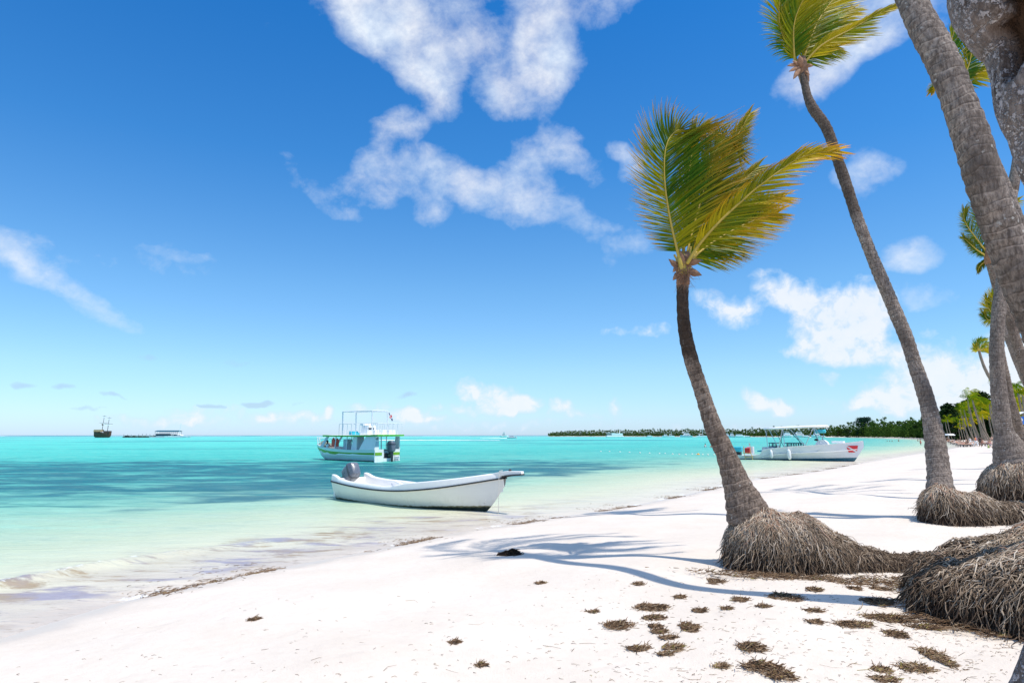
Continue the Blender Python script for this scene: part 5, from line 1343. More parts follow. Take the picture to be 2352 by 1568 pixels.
for x, hm, lean in ((-1.2, 20.6, 1.2), (4.0, 19.0, .8)):
    mb = MB(); mb.tube([(x, 0, 4), (x + lean, 0, hm)], [.28, .14], 6); ms = mb.build('mast', 'dark wood', ship)
    for hh, w in ((.66, 3.9), (.96, 1.8)):
        xm = x + lean * hh
        mb = MB(); mb.bar((xm - w, 0, hm * hh), (xm + w, 0, hm * hh), .16); mb.build('yard', 'dark wood', ms)
        mb = MB(); mb.loft([[Vector((xm + w * v, -.3 - .2 * math.sin(k), hm * hh - .15 - (.75 * (1 - v * v) + .1) * k)) for v in [-1 + .25 * i for i in range(9)]] for k in (0, .5, 1.2)]); mb.build('furled_sail', 'sail cloth', ms)
mb = MB(); mb.ell((-1.0, 0, 12.2), (.9, .9, .8), 8, 6); mb.build('crow_nest', 'brown ship planks', ship)
# floating snack platform with dark roof and low dock
Y = 610; u = Y / FPX; pf = far_base(382, Y)
pl = empty('floating_platform', pf, 0, 'long dark-roofed floating platform on posts beside the white catamaran', 'platform')
mb = MB(); mb.box((-.5, 0, .5), (40 * u * 1.55, 9, .9)); mb.build('deck', 'light grey paint', pl, False)
mb = MB(); mb.loft([[Vector((-21 * u, y, z)), Vector((30 * u, y, z))] for y, z in ((-4.6, 5.8), (0, 6.6), (4.6, 5.8))]); o = mb.build('roof', 'dark teal antifoul', pl, False); o.modifiers.new('s', 'SOLIDIFY').thickness = .4
for i in range(12):
    mb = MB(); x = lerp(-20 * u, 29 * u, i / 11)
    for y in (-4.3, 4.3): mb.bar((x, y, .9), (x, y, 5.9), .12, 5)
    mb.build('post', 'dark wood', pl)
mb = MB(); mb.box((0, 0, 2.5), (44 * u, 3.5, 1.9)); mb.build('counter', 'dark teal antifoul', pl, False)
rf = random.Random(12)
dk = empty('floating_dock', far_base(325, Y), 0, 'low dark floating dock with posts left of the roofed platform', 'dock')
mb = MB(); mb.box((0, 0, .45), (80 * u, 4, .8)); mb.build('deck', 'dark wood', dk, False)
mb = MB()
for i in range(14): mb.box((rf.uniform(-38, 38) * u, -.5, 1.3), (rf.uniform(1, 3), 2, rf.uniform(.6, 1.3)))
mb.build('benches', 'grey tarp', dk, False)
for i in range(10):
    mb = MB(); x = lerp(-38, 38, i / 9) * u; mb.bar((x, -1.8, .5), (x + .2, -1.8, rf.uniform(2.2, 3.6)), .14, 5); mb.build('post', 'dark wood', dk)
def catamaran(px, Y, scale, mast, label, seed=0):
    o = empty('sailing_catamaran', far_base(px, Y), 0, label, 'sailboat')
    for s_ in (-1, 1):
        mb = MB(); mb.loft([[Vector((x * scale, s_ * 2.6 + y * w, z)) for y, z in ((-.6, 1.5), (-.5, .3), (0, -.3), (.5, .3), (.6, 1.5))] for x, w in ((-7, .8), (-4, 1.2), (3, 1.2), (6, .7), (7.5, .1))], False); mb.build('hull', 'white boat paint', o)
    mb = MB(); mb.box((0, 0, 1.5), (10 * scale, 6, .4)); mb.build('deck', 'white boat paint', o, False)
    mb = MB(); mb.loft([[Vector((x * scale, y, z)) for y in (-2.2, 2.2)] for x, z in ((-3.5, 1.7), (-3, 2.9), (1, 3.1), (3.5, 1.8))]); mb.build('cabin', 'white boat paint', o, False)
    mb = MB(); mb.tube([(.8 * scale, 0, 1.6), (1.6 * scale, 0, mast)], [.22, .15], 6); mb.build('mast', 'white tube', o)
    mb = MB(); mb.tube([(.8 * scale, 0, 3.2), (-4.5 * scale, 0, 3.4)], [.2, .25], 6); mb.build('boom', 'sail cloth', o)
    return o
catamaran(408, 600, 1.45, 13.2, 'white sailing catamaran with tall bare mast in front of the dark-roofed platform')
def motor_yacht(px, Y, Lb, Hb, label, decks=2, name='motor_yacht', flip=1, fly=True, blue=0, cat='boat'):
    o = empty(name, far_base(px, Y), 0, label, cat, None)
    mb = MB(); mb.loft([[Vector((flip * x * Lb, y * w, z * Hb)) for y, z in ((-1, s_), (-.75, .04), (0, -.05), (.75, .04), (1, s_))] for x, w, s_ in ((-.5, 1.9, .30), (-.2, 2.2, .30), (.2, 2.0, .36), (.4, 1.1, .42), (.5, .1, .46))])
    mb.loft([[Vector((flip * x * Lb, y, z * Hb)) for y in (-w, w)] for x, w, z in ((-.5, 1.9, .28), (.2, 2, .34), (.48, .2, .44))])
    mb.build('hull', 'white boat paint', o)
    z0 = .32 * Hb
    for d in range(decks):
        w = Lb * (.62 - .2 * d); h = Hb * (.28 if decks > 1 else .35)
        mb = MB(); mb.loft([[Vector((flip * x, y, z)) for y in (-1.5 + .2 * d, 1.5 - .2 * d)] for x, z in ((-w * .55, z0), (-w * .5, z0 + h), (w * .28, z0 + h), (w * .5, z0))])
        for s_ in (-1, 1):
            yy_ = s_ * (1.5 - .2 * d); mb.add([(flip * -w * .55, yy_, z0), (flip * -w * .5, yy_, z0 + h), (flip * w * .28, yy_, z0 + h), (flip * w * .5, yy_, z0)], [(0, 1, 2, 3)])
        cb = mb.build('cabin', 'white boat paint', o, False)
        mb = MB(); mb.box((flip * -w * .08, 0, z0 + h * .55), (w * .72, 3.08 - .4 * d, h * .34)); mb.build('window_band', 'dark interior' if not blue else 'pale glass', cb, False)
        z0 += h
    if fly:
        mb = MB()
        for x in (-.16, .1): mb.bar((flip * x * Lb, 1, z0), (flip * (x - .03) * Lb, 1, z0 + Hb * .2), .07, 4); mb.bar((flip * x * Lb, -1, z0), (flip * (x - .03) * Lb, -1, z0 + Hb * .2), .07, 4)
        mb.box((flip * -.05 * Lb, 0, z0 + Hb * .22), (Lb * .3, 2.4, .12)); mb.build('hardtop', 'white boat paint', o, False)
    return o
motor_yacht(1158, 680, 8.5, 4.6, 'white passenger boat alone in open water right of the excursion boat', 3, 'passenger_boat', 1, False)
# ferry with large upper hall
fy = empty('ferry', far_base(1412, 700), 0, 'wide white double-decked party boat in front of the low palm island', 'boat')
mb = MB(); mb.box((0, 0, .9), (18, 5, 1.8)); bevel(mb.build('hull', 'white boat paint', fy, False), .5)
mb = MB(); mb.box((2.4, 0, 3.1), (11.5, 4.6, 2.2)); hc = mb.build('cabin', 'white boat paint', fy, False)
mb = MB(); mb.box((-4.0, 0, 4.6), (9, 4.6, .3)); mb.build('awning', 'white boat paint', fy, False)
mb = MB(); mb.box((-4.5, 0, 2.7), (6.5, 4.2, .9)); mb.build('window_band', 'pale glass', fy, False)
mb = MB(); mb.tube([(5.0, 0, 4.0), (5.2, 0, 6.6)], [.5, .12], 6); mb.build('mast', 'white boat paint', fy)
for i in range(7):
    mb = MB(); x = -8.2 + i * 1.35; mb.bar((x, -2.2, 1.8), (x, -2.2, 4.6), .08, 4); mb.build('post', 'white tube', fy)
lbl = [
 (1492, 900, 8, 2.9, 'small white cabin cruiser moored left of the group, first boat right of the party boat', 1, 1),
 (1528, 900, 8.5, 3.6, 'white cruiser with blue-shaded cabin, second boat right of the party boat', 2, -1),
 (1545, 880, 5.5, 2.6, 'small dark-decked boat with short mast left of the large white yacht', 1, 1),
 (1576, 820, 15, 5.6, 'largest white yacht moored before the island, left of the sailing catamaran', 2, -1),
 (1670, 780, 7.5, 4.2, 'white cruiser just right of the short palm trunk, leftmost there', 2, 1),
 (1680.5, 760, 7, 4.6, 'tall white sport boat between two cruisers right of the short palm trunk', 2, -1),
 (1699, 740, 12, 4.6, 'low sleek white motor yacht moored right of the tall sport boat', 1, 1),
 (1716, 740, 6.0, 2.6, 'small white runabout at the end of the moored row, left of the dive boat', 1, -1),
 (1809, 700, 12.5, 5.6, 'white yacht with dark hull side seen under the left half of the dive canopy', 2, 1),
 (1834, 700, 15, 6.2, 'big white two-decked yacht seen under the middle of the dive canopy', 2, -1),
 (1852, 690, 7.5, 3.2, 'small white cruiser seen under the canopy right of the big yacht', 1, 1),
 (1874, 640, 9.0, 5.4, 'white cruiser seen between the slanting struts near the right canopy end', 2, -1),
 (1890, 680, 5.5, 2.6, 'small pale boat seen behind the console of the dive boat', 1, 1)]
for (px, Y, Lb, Hb, lab, dk_, fl) in lbl:
    b = motor_yacht(px, Y, Lb, Hb, lab, dk_, 'moored_yacht', fl, dk_ > 1, fl > 0); b['group'] = 'white boats moored in front of the island'
catamaran(1612, 800, .9, 14.2, 'white sailing boat with tall thin mast moored left of the short palm trunk')
sb = catamaran(1541, 860, .45, 7.5, 'tiny sailing boat with grey mast moored beside the large white yacht')
# speedboats with wakes
paint('wake foam', (.82, .86, .86), .8, .06, .5)
def wake(parent, x0, x1, w):
    mb = MB(); rw = random.Random(int(abs(x0 * 7)))
    n = 26
    for side in (-1, 1):
        rows = []
        for i in range(n + 1):
            f = i / n; x = lerp(x0, x1, f); yy_ = side * w * f ** .6; h = (.22 * (1 - f) + .05) * rw.uniform(.5, 1.3); ww = .5 + w * .25 * f
            rows.append([Vector((x, yy_ - ww, -.02)), Vector((x, yy_, h)), Vector((x, yy_ + ww, -.02))])
        mb.loft(rows)
    return mb.build('wake', 'wake foam', parent)
s1 = motor_yacht(1176, 500, 7.5, 2.4, 'white speedboat trailing a long foamy wake in front of the passenger boat', 1, 'speedboat', 1, False); wake(s1, -3.5, -24, 1.6)
sk = empty('speedboat', G(820, 1010.5, 0), 0, 'small white speedboat with a standing driver passing behind the excursion boat', 'boat')
mb = MB(); mb.loft([[Vector((-x, y * w, z)) for y, z in ((-1, s_), (-.7, .1), (0, -.1), (.7, .1), (1, s_))] for x, w, s_ in ((-3.2, 1.1, .8), (-1, 1.2, .8), (1.5, .9, .95), (3.2, .1, 1.2))]); mb.loft([[Vector((-x, y, .7)) for y in (-1, 1)] for x in (-3.1, 1.5)]); mb.build('hull', 'white boat paint', sk)
mb = MB(); mb.box((.3, 0, 1.2), (.8, .8, .9), taper=.8); mb.build('console', 'light grey paint', sk, False)
sk.location = Vector((P(818, 999, 285).x, 285, 0)); wake(sk, 3, 62, 2.4)
MB.crisp = False
# ---------------------------------------------------------------- people: one skinned body each, clothes and hair as children
for nm, c in (('skin tan', (.50, .27, .17)), ('skin light', (.66, .42, .30)), ('skin brown', (.20, .10, .06)), ('hair dark', (.015, .012, .01)), ('hair brown', (.10, .05, .025)),
              ('cloth white', (.80, .80, .80)), ('cloth black', (.02, .02, .022)), ('cloth orange', (.80, .20, .04)), ('cloth blue', (.03, .10, .50)), ('cloth red', (.60, .04, .05)), ('cloth green', (.25, .55, .05)), ('cloth yellow', (.75, .55, .05)), ('cloth pink', (.75, .35, .40))):
    paint(nm, c, .6, .12, 6)
def skin_body(name, verts, edges, radii, mat, parent=None, sub=1):
    me = bpy.data.meshes.new(name); me.from_pydata([tuple(v) for v in verts], edges, [])
    tmp = bpy.data.objects.new(name + '_t', me); COL.objects.link(tmp)
    sk_ = tmp.modifiers.new('skin', 'SKIN'); sk_.use_smooth_shade = True; sk_.branch_smoothing = .6
    for i, r in enumerate(radii):
        d = me.skin_vertices[0].data[i]; d.radius = r if hasattr(r, '__len__') else (r, r); d.use_root = (i == 0)
    ss = tmp.modifiers.new('sub', 'SUBSURF'); ss.levels = sub; ss.render_levels = sub
    dg = bpy.context.evaluated_depsgraph_get(); ev = tmp.evaluated_get(dg)
    m2 = bpy.data.meshes.new_from_object(ev); m2.name = name
    m2.materials.clear(); m2.materials.append(MATS[mat])
    m2.polygons.foreach_set('use_smooth', [True] * len(m2.polygons))
    bpy.data.objects.remove(tmp, do_unlink=True); bpy.data.meshes.remove(me)
    o = bpy.data.objects.new(name, m2); COL.objects.link(o)
    if parent is not None: o.parent = parent
    return o
def pose(kind):
    """joints (x right, y back(away from the face), z up), standing height 1.72; face looks to -y"""
    J = dict(pelvis=(0, 0, .95), waist=(0, 0, 1.08), chest=(0, 0, 1.30), neckb=(0, .0, 1.45), neck=(0, -.01, 1.50), head=(0, -.02, 1.61), nose=(0, -.115, 1.61), crown=(0, 0, 1.68),
             shl=(.17, 0, 1.40), ell=(.23, .02, 1.14), wrl=(.25, -.04, .90), hal=(.25, -.06, .80), shr=(-.17, 0, 1.40), elr=(-.23, .02, 1.14), wrr=(-.25, -.04, .90), har=(-.25, -.06, .80),
             hil=(.09, 0, .90), knl=(.10, -.01, .50), anl=(.10, .02, .09), tol=(.11, -.14, .03), hir=(-.09, 0, .90), knr=(-.10, -.01, .50), anr=(-.10, .02, .09), tor=(-.11, -.14, .03))
    if kind == 'walk':
        J.update(knl=(.09, -.18, .54), anl=(.09, -.20, .12), tol=(.09, -.36, .10), knr=(-.09, .08, .50), anr=(-.09, .34, .16), tor=(-.09, .28, .03), ell=(.24, .14, 1.16), wrl=(.22, .16, .92), hal=(.21, .12, .84), elr=(-.24, -.06, 1.14), wrr=(-.22, -.24, .98), har=(-.21, -.32, .94))
    if kind == 'arms':
        J.update(ell=(.36, -.05, 1.30), wrl=(.32, -.15, 1.52), hal=(.30, -.18, 1.60), elr=(-.33, -.05, 1.22), wrr=(-.15, -.2, 1.16), har=(-.06, -.22, 1.14))
    if kind == 'bend':
        for k in ('waist', 'chest', 'neckb', 'neck', 'head', 'nose', 'crown', 'shl', 'shr', 'ell', 'elr', 'wrl', 'wrr', 'hal', 'har'):
            x, y, z = J[k]; a = .45; dz_ = z - .95; J[k] = (x, y * math.cos(a) - dz_ * math.sin(a), .95 + dz_ * math.cos(a) + y * math.sin(a))
    if kind in ('sit', 'seat'):
        low = .10 if kind == 'sit' else .45
        for k in list(J):
            x, y, z = J[k]
            if k in ('knl', 'knr', 'anl', 'anr', 'tol', 'tor', 'hil', 'hir'): continue
            J[k] = (x, y, z - .95 + low + .02)
        for s_, h, kn, an, to in ((1, 'hil', 'knl', 'anl', 'tol'), (-1, 'hir', 'knr', 'anr', 'tor')):
            J[h] = (.09 * s_, -.02, low)
            if kind == 'sit': J[kn] = (.12 * s_, -.38, .42); J[an] = (.11 * s_, -.68, .09); J[to] = (.12 * s_, -.84, .04)
            else: J[kn] = (.11 * s_, -.44, .46); J[an] = (.11 * s_, -.46, .08); J[to] = (.12 * s_, -.62, .03)
        J['ell'] = (.26, -.10, low + .28); J['wrl'] = (.16, -.32, low + .22); J['hal'] = (.12, -.40, low + .24); J['elr'] = (-.26, -.10, low + .28); J['wrr'] = (-.16, -.32, low + .22); J['har'] = (-.12, -.40, low + .24)
    if kind == 'lie':
        base = dict(J)
        for k in list(J):
            x, y, z = base[k]; J[k] = (x * 1.1, -(z - .95), .12 - y * .9) if z < .95 else (x * 1.1, -(z - .95) * -.88 * -1 if False else -(z - .95) * .0 + 0, 0)
        for k in list(J):
            x, y, z = base[k]; dz_ = z - .95
            if dz_ <= 0: J[k] = (x * 1.2, dz_ * .98, .13 - y * .6)
            else: J[k] = (x * 1.1, dz_ * .82, .13 + dz_ * .55 - y)
    return J
RAD = dict(pelvis=(.135, .105), waist=(.115, .085), chest=(.145, .10), neckb=.065, neck=.052, head=(.075, .095), nose=.018, crown=.062, shl=.055, ell=.040, wrl=.028, hal=.034, shr=.055, elr=.040, wrr=.028, har=.034, hil=.085, knl=.055, anl=.036, tol=.03, hir=.085, knr=.055, anr=.036, tor=.03)
EDG = [('pelvis', 'waist'), ('waist', 'chest'), ('chest', 'neckb'), ('neckb', 'neck'), ('neck', 'head'), ('head', 'crown'), ('head', 'nose'), ('chest', 'shl'), ('shl', 'ell'), ('ell', 'wrl'), ('wrl', 'hal'), ('chest', 'shr'), ('shr', 'elr'), ('elr', 'wrr'), ('wrr', 'har'), ('pelvis', 'hil'), ('hil', 'knl'), ('knl', 'anl'), ('anl', 'tol'), ('pelvis', 'hir'), ('hir', 'knr'), ('knr', 'anr'), ('anr', 'tor')]
def sub_skin(J, keys, k, name, mat, parent):
    ks = [x for x in keys]; ed = [(ks.index(a), ks.index(b)) for a, b in EDG if a in ks and b in ks]
    rr_ = [tuple(v * k + .006 for v in (RAD[x] if hasattr(RAD[x], '__len__') else (RAD[x], RAD[x]))) for x in ks]
    return skin_body(name, [J[x] for x in ks], ed, rr_, mat, parent)
def person(loc, rz, kind, label, skin='skin tan', hair='hair dark', shorts=None, shirt=None, dress=None, scale=1.0, group=None, hat=None):
    o = empty('person', loc, rz, label, 'person', group)
    J = pose(kind); keys = list(J)
    b = sub_skin(J, keys, .99, 'body', skin, o)
    if hair:
        mb = MB(); c = Vector(J['head']); up = (Vector(J['crown']) - c).normalized()
        bk = (c - Vector(J['nose'])).normalized()
        mb.ell(c + up * .035 + bk * .028, (.095, .105, .095), 12, 8)
        if hair in ('hair brown',) or kind in ('sit', 'seat'): mb.ell(c - up * .06 + bk * .06, (.07, .05, .12), 8, 6)
        mb.build('hair', hair, o)
    if hat:
        mb = MB(); c = Vector(J['head']); mb.ell(c + Vector((0, 0, .07)), (.11, .12, .07), 12, 6); mb.ell(c + Vector((0, -.09, .05)), (.08, .09, .012), 10, 4); mb.build('cap', hat, o)
    if shorts: sub_skin({k: (Vector(J[k]) if k not in ('knl', 'knr') else Vector(J['hil' if k == 'knl' else 'hir']).lerp(Vector(J[k]), .62)) for k in ('pelvis', 'hil', 'knl', 'hir', 'knr')}, ('pelvis', 'hil', 'knl', 'hir', 'knr'), 1.12, 'shorts', shorts, o)
    if shirt: sub_skin({**{k: Vector(J[k]) for k in ('pelvis', 'waist', 'chest', 'neckb', 'shl', 'shr')}, 'ell': Vector(J['shl']).lerp(Vector(J['ell']), .7), 'elr': Vector(J['shr']).lerp(Vector(J['elr']), .7)}, ('pelvis', 'waist', 'chest', 'neckb', 'shl', 'ell', 'shr', 'elr'), 1.10, 'shirt', shirt, o)
    if dress: sub_skin({k: Vector(J[k]) for k in ('pelvis', 'hil', 'knl', 'hir', 'knr', 'anl', 'anr')}, ('pelvis', 'hil', 'knl', 'anl', 'hir', 'knr', 'anr'), 1.25, 'trousers', dress, o)
    o.scale = (scale,) * 3
    return o
def water_pt(px, Y): return Vector((P(px, 999, Y).x, Y, 0))
def on_sand(px, Y):
    x = P(px, 999, Y).x; return Vector((x, Y, gz(x, Y)))
# two people wading left of the short palm
a = water_pt(1619, 122); a.z = -1.02; person(a, .5, 'stand', 'person with white shirt wading waist-deep left of the short palm trunk', 'skin tan', 'hair dark', 'cloth black', 'cloth white', group='bathers in the bay')
a = water_pt(1633, 120); a.z = -1.10; person(a, .1, 'arms', 'person with raised hand wading beside the one with the white shirt', 'skin tan', 'hair dark', 'cloth black', None, group='bathers in the bay')
# swimmers of the small group in front of the wood
for px, Y, dz_, kd, lab, sk_, hr in ((1914.5, 235, -1.45, 'stand', 'lone dark-haired swimmer, only the head above water, right of the dive boat canopy', 'skin brown', 'hair dark'),
        (2037, 230, -1.25, 'bend', 'leftmost bather of the close trio right of the dive boat', 'skin tan', 'hair dark'),
        (2042.5, 228, -1.3, 'stand', 'middle bather of the close trio, neck-deep', 'skin brown', 'hair dark'),
        (2048.5, 226, -1.15, 'bend', 'rightmost bather of the close trio, leaning forward', 'skin light', 'hair brown'),
        (2063, 232, -.95, 'stand', 'bather standing upright waist-deep right of the trio', 'skin tan', 'hair dark'),
        (2107, 245, -.9, 'stand', 'bather standing left of the tall palm trunk, farther from shore', 'skin light', 'hair brown'),
        (2112, 246, -1.3, 'bend', 'bather crouching in the water beside the one left of the tall trunk', 'skin tan', 'hair dark')):
    a = water_pt(px, Y); a.z = dz_; person(a, R.uniform(-1, 1), kd, lab, sk_, hr, 'cloth black', group='bathers in the bay')
a = on_sand(2113, 150); a.z = -.35; person(a, .6, 'stand', 'person standing knee-deep left of the tall palm, farther than the bare-chested one', 'skin tan', 'hair dark', 'cloth red', group='bathers in the bay')
a = on_sand(2127, 97); a.z = -.2; person(a, .9, 'stand', 'bare-chested person in black trunks standing in shallow water at the tall palm trunk', 'skin light', 'hair dark', 'cloth black', scale=1.04)
# walkers
person(on_sand(2239.5, 105), .3, 'walk', 'person in orange top and white trousers walking toward the camera on the beach', 'skin tan', 'hair brown', None, 'cloth orange', 'cloth white', group='walkers on the beach')
person(on_sand(2249.5, 102), 2.6, 'walk', 'person in black top walking beside the one in orange', 'skin brown', 'hair dark', 'cloth black', 'cloth black', None, group='walkers on the beach')
person(on_sand(2241, 128), 0, 'stand', 'person in bright blue shirt standing behind the two walkers', 'skin tan', 'hair dark', 'cloth black', 'cloth blue', hat='cloth blue', group='walkers on the beach')
person(on_sand(2227, 122), 0, 'stand', 'person in white shirt standing among the sunbeds', 'skin tan', 'hair dark', 'cloth white', 'cloth white', group='walkers on the beach')
person(on_sand(2232, 118), 1, 'seat', 'seated person in white shirt beside the standing one among the sunbeds', 'skin brown', 'hair dark', 'cloth black', 'cloth white', group='walkers on the beach')
person(on_sand(2277, 118), 0, 'stand', 'bare-chested person standing left of the upright grey palm trunk', 'skin light', 'hair dark', 'cloth black', group='walkers on the beach')
o = person(on_sand(2267.5, 92), .6, 'sit', 'small child in green top sitting on the sand at the upright grey trunk', 'skin light', 'hair brown', 'cloth green', 'cloth green', scale=.75)
# sunbeds with people
paint('sunbed frame', (.06, .035, .03), .6, .2, 2)
paint('sunbed mat', (.62, .50, .40), .8, .15, 2)
def sunbed(loc, rz, label, grp='sunbeds on the beach', back=.5, mat='sunbed mat'):
    o = empty('sunbed', loc, rz, label, 'sunbed', grp)
    mb = MB(); mb.box((0, -.4, .30), (.66, 1.3, .06)); mb.build('frame', 'sunbed frame', o, False)
    mb = MB(); mb.box((0, -.4, .36), (.6, 1.26, .05)); mb.add([(-.3, .22, .36), (.3, .22, .36), (.3, .85, .36 + back), (-.3, .85, .36 + back), (-.3, .24, .30), (.3, .24, .30), (.3, .87, .30 + back), (-.3, .87, .30 + back)], [(0, 1, 2, 3), (7, 6, 5, 4), (0, 4, 5, 1), (1, 5, 6, 2), (2, 6, 7, 3), (3, 7, 4, 0)]); mb.build('mattress', mat, o, False)
    for sx_ in (-.28, .28):
        for sy_ in (-.95, .2):
            mb = MB(); mb.box((sx_, sy_, .14), (.06, .06, .28)); mb.build('leg', 'sunbed frame', o, False)
    return o
sb0 = None; k = 0
rb = random.Random(21)
beds = [(2178, 190), (2185, 182), (2192, 172), (2199, 165), (2191, 150), (2197, 146), (2203, 141), (2208, 136), (2213, 132), (2206, 122), (2211, 119), (2216, 117), (2221, 115), (2226, 113), (2231, 112), (2255, 118), (2261, 114), (2267, 112), (2272, 110)]
skl = ['skin tan', 'skin light', 'skin brown']; trk = ['cloth red', 'cloth black', 'cloth blue', 'cloth pink', 'cloth white']
for (px, Y) in beds:
    loc = on_sand(px, Y); loc.z = max(loc.z, .1); ang_ = -1.2 + rb.uniform(-.2, .2)
    if sb0 is None: b = sb0 = sunbed(loc, ang_, 'wooden sunbed with tan mattress in the far row along the beach')
    else:
        b = copy_tree(sb0); b.location = loc; b.rotation_euler = (0, 0, ang_)
    k += 1
proto = {}
for i, (px, Y) in enumerate(beds):
    if i in (16,): continue
    loc = on_sand(px, Y); loc.z = max(loc.z, .1) + .36; key = i % 5; kd = 'lie' if i % 3 else 'sit'
    if (key, kd) in proto:
        b = copy_tree(proto[(key, kd)]); b.location = loc; b.rotation_euler = (0, 0, -1.2 + rb.uniform(-.3, .3))
    else:
        b = proto[(key, kd)] = person(loc, -1.2, kd, 'sunbather in swimwear on a sunbed of the far row', skl[key % 3], ('hair dark', 'hair brown')[key % 2], trk[key], None, group='sunbathers on the far sunbeds')
for px, Y, s_ in ((2171, 225, 'cloth red'), (2175, 228, 'cloth black'), (2182, 222, 'cloth white'), (2190, 218, 'cloth red'), (2205, 205, 'cloth black'), (2218, 200, 'cloth pink')):
    person(on_sand(px, Y), rb.uniform(-1.5, 1.5), 'stand' if px % 2 else 'sit', 'beach-goer at the far water edge before the dark wood', skl[px % 3], 'hair dark', s_, None, group='beach-goers in front of the wood')
# people on the boats
m_gb = Matrix.Translation(gb.location) @ Matrix.Rotation(ang, 4, 'Z')
pw_ = m_gb @ Vector((7.0, .95, .52)); person(pw_, 2.6, 'seat', 'person with black hair and white shirt seated in the bow of the green-striped boat', 'skin brown', 'hair dark', 'cloth white', 'cloth white')
pw_ = Vector(sk.location) + Vector((.6, 0, .6)); person(pw_, -1.2, 'stand', 'person in white shirt driving the small speedboat behind the bow', 'skin tan', 'hair dark', 'cloth black', 'cloth white')
# blue roof with white oval between the trunks at the right edge, white sunshade
paint('blue canvas', (.015, .16, .62), .6, .08, 2)
Yk = 60
tn = empty('beach_pavilion', on_sand(2350, Yk), 0, 'blue beach pavilion with white oval on its side, between the trunks at the right edge', 'pavilion')
c0 = P(2328, 999, Yk).x - tn.location.x
u = Yk / FPX
def zt(py): return 2.2 + (999 - py) * u - tn.location.z
mb = MB(); mb.box((c0 + 60 * u, 1.2, (zt(957) + zt(974)) / 2), (110 * u, 2.4, zt(957) - zt(974))); mb.build('valance', 'blue canvas', tn, False)
mb = MB(); mb.loft([[Vector((c0 + x * u, y, z)) for y in (-.2, 2.6)] for x, z in ((4, zt(957)), (30, zt(946)), (90, zt(946)), (116, zt(957)))]); mb.build('roof', 'white boat paint', tn, False)
mb = MB(); mb.ell((c0 + 13 * u, -.02, zt(964)), (12 * u, .02, 7 * u), 20, 8); mb.build('oval', 'cloth white', tn)
for x in (8, 60, 110):
    mb = MB(); mb.bar((c0 + x * u, .1, zt(974)), (c0 + x * u, .1, 0), .05); mb.build('post', 'white tube', tn)
# white signboard / sunshade at the edge of the wood
sg = empty('sunshade', on_sand(2157, 210), 0, 'small flat white sunshade on a post in front of the dark wood', 'sunshade')
sg.location = on_sand(2178, 200)
mb = MB(); mb.box((0, 0, 2.5), (3.2, 2, .5), taper=.7); mb.build('top', 'cloth white', sg, False); mb = MB(); mb.bar((0, 0, 0), (0, 0, 2.4), .06); mb.build('post', 'white tube', sg)
# line of buoys
bp = [(1545,1043),(1560,1043.5),(1575,1044),(1590,1043),(1600,1043.8),(1614,1044),(1626,1044.5),(1640,1044.5),(1655,1045),(1668,1045)]
paint('buoy orange', (.78, .35, .03), .5, .1, 4)
b0 = None
def buoy(p, label, m, r, grp='floats of the swimming-area line'):
    mb = MB(); mb.ell((0, 0, .02), (r, r * .8, r * .75), 12, 8); mb.tube([(0, 0, r * .6), (0, 0, r * 1.05)], [.05, .03], 6)
    o = mb.build('buoy', m, None); o.location = p; return tag(o, label, 'buoy', grp)
b0 = buoy(G(*bp[0], 0), 'small pale float on the line across the water left of the short palm', 'rope', .11)
for px, py in bp[1:]:
    b = b0.copy(); COL.objects.link(b); b.location = G(px, py, 0)
buoy(G(1604, 1044, 0), 'larger yellow float on the line left of the short palm trunk', 'buoy orange', .18)
for px, py in [(1380,1037),(1400,1037),(1424,1038),(1446,1039),(1470,1040),(1492,1041),(1515,1042),(1528,1042)]:
    b = b0.copy(); COL.objects.link(b); b.location = G(px, py, 0)
# ---------------------------------------------------------------- far woods, grove and single trees
def mat_foliage(name, a, b, c_):
    m, t, out = new_mat(name)
    r = t.attr('rnd')
    c = t.ramp(r, [(0, a), (.5, b), (1, c_)])
    oi = t.node('ShaderNodeObjectInfo').outputs['Random']
    c = t.mix(t.mapr(oi, 0, 1, 0, .35), c, tuple(b) + (1,))
    d = t.node('ShaderNodeBsdfDiffuse'); t.put(d.inputs[0], c)
    tl = t.node('ShaderNodeBsdfTranslucent'); t.put(tl.inputs[0], c)
    mx = t.node('ShaderNodeMixShader'); mx.inputs[0].default_value = .25
    t.l.new(d.outputs[0], mx.inputs[1]); t.l.new(tl.outputs[0], mx.inputs[2]); t.l.new(mx.outputs[0], out.inputs[0])
mat_foliage('island foliage', (.016, .042, .008), (.05, .10, .018), (.15, .19, .04))
mat_foliage('dark foliage', (.012, .028, .010), (.035, .065, .020), (.085, .12, .04))
mat_foliage('blue green foliage', (.012, .035, .022), (.028, .07, .045), (.06, .11, .07))
mat_foliage('yellow palm foliage', (.035, .10, .006), (.17, .28, .010), (.75, .52, .015))
def leafclump(mb, c, rad, n, size, rr, flat=1.0, tone=0.0):
    for _ in range(n):
        while True:
            v = Vector((rr.uniform(-1, 1), rr.uniform(-1, 1), rr.uniform(-1, 1)))
            if .25 < v.length < 1: break
        v = v * (rr.uniform(.75, 1.0) / v.length ** .35)
        p = Vector(c) + Vector((v.x * rad[0], v.y * rad[1], v.z * rad[2]))
        a = Vector((rr.gauss(0, 1), rr.gauss(0, 1), rr.gauss(0, .6))).normalized(); b = a.cross(Vector((rr.gauss(0, 1), rr.gauss(0, 1), rr.gauss(0, 1)))).normalized()
        s_ = size * rr.uniform(.5, 1.3)
        g = min(1, max(0, rr.gauss(.42 + tone, .22)))  # clump's own foliage colour
        mb.add([p - a * s_, p + b * s_ * .5, p + a * s_, p - b * s_ * .5], [(0, 1, 2, 3)], rnd=g)
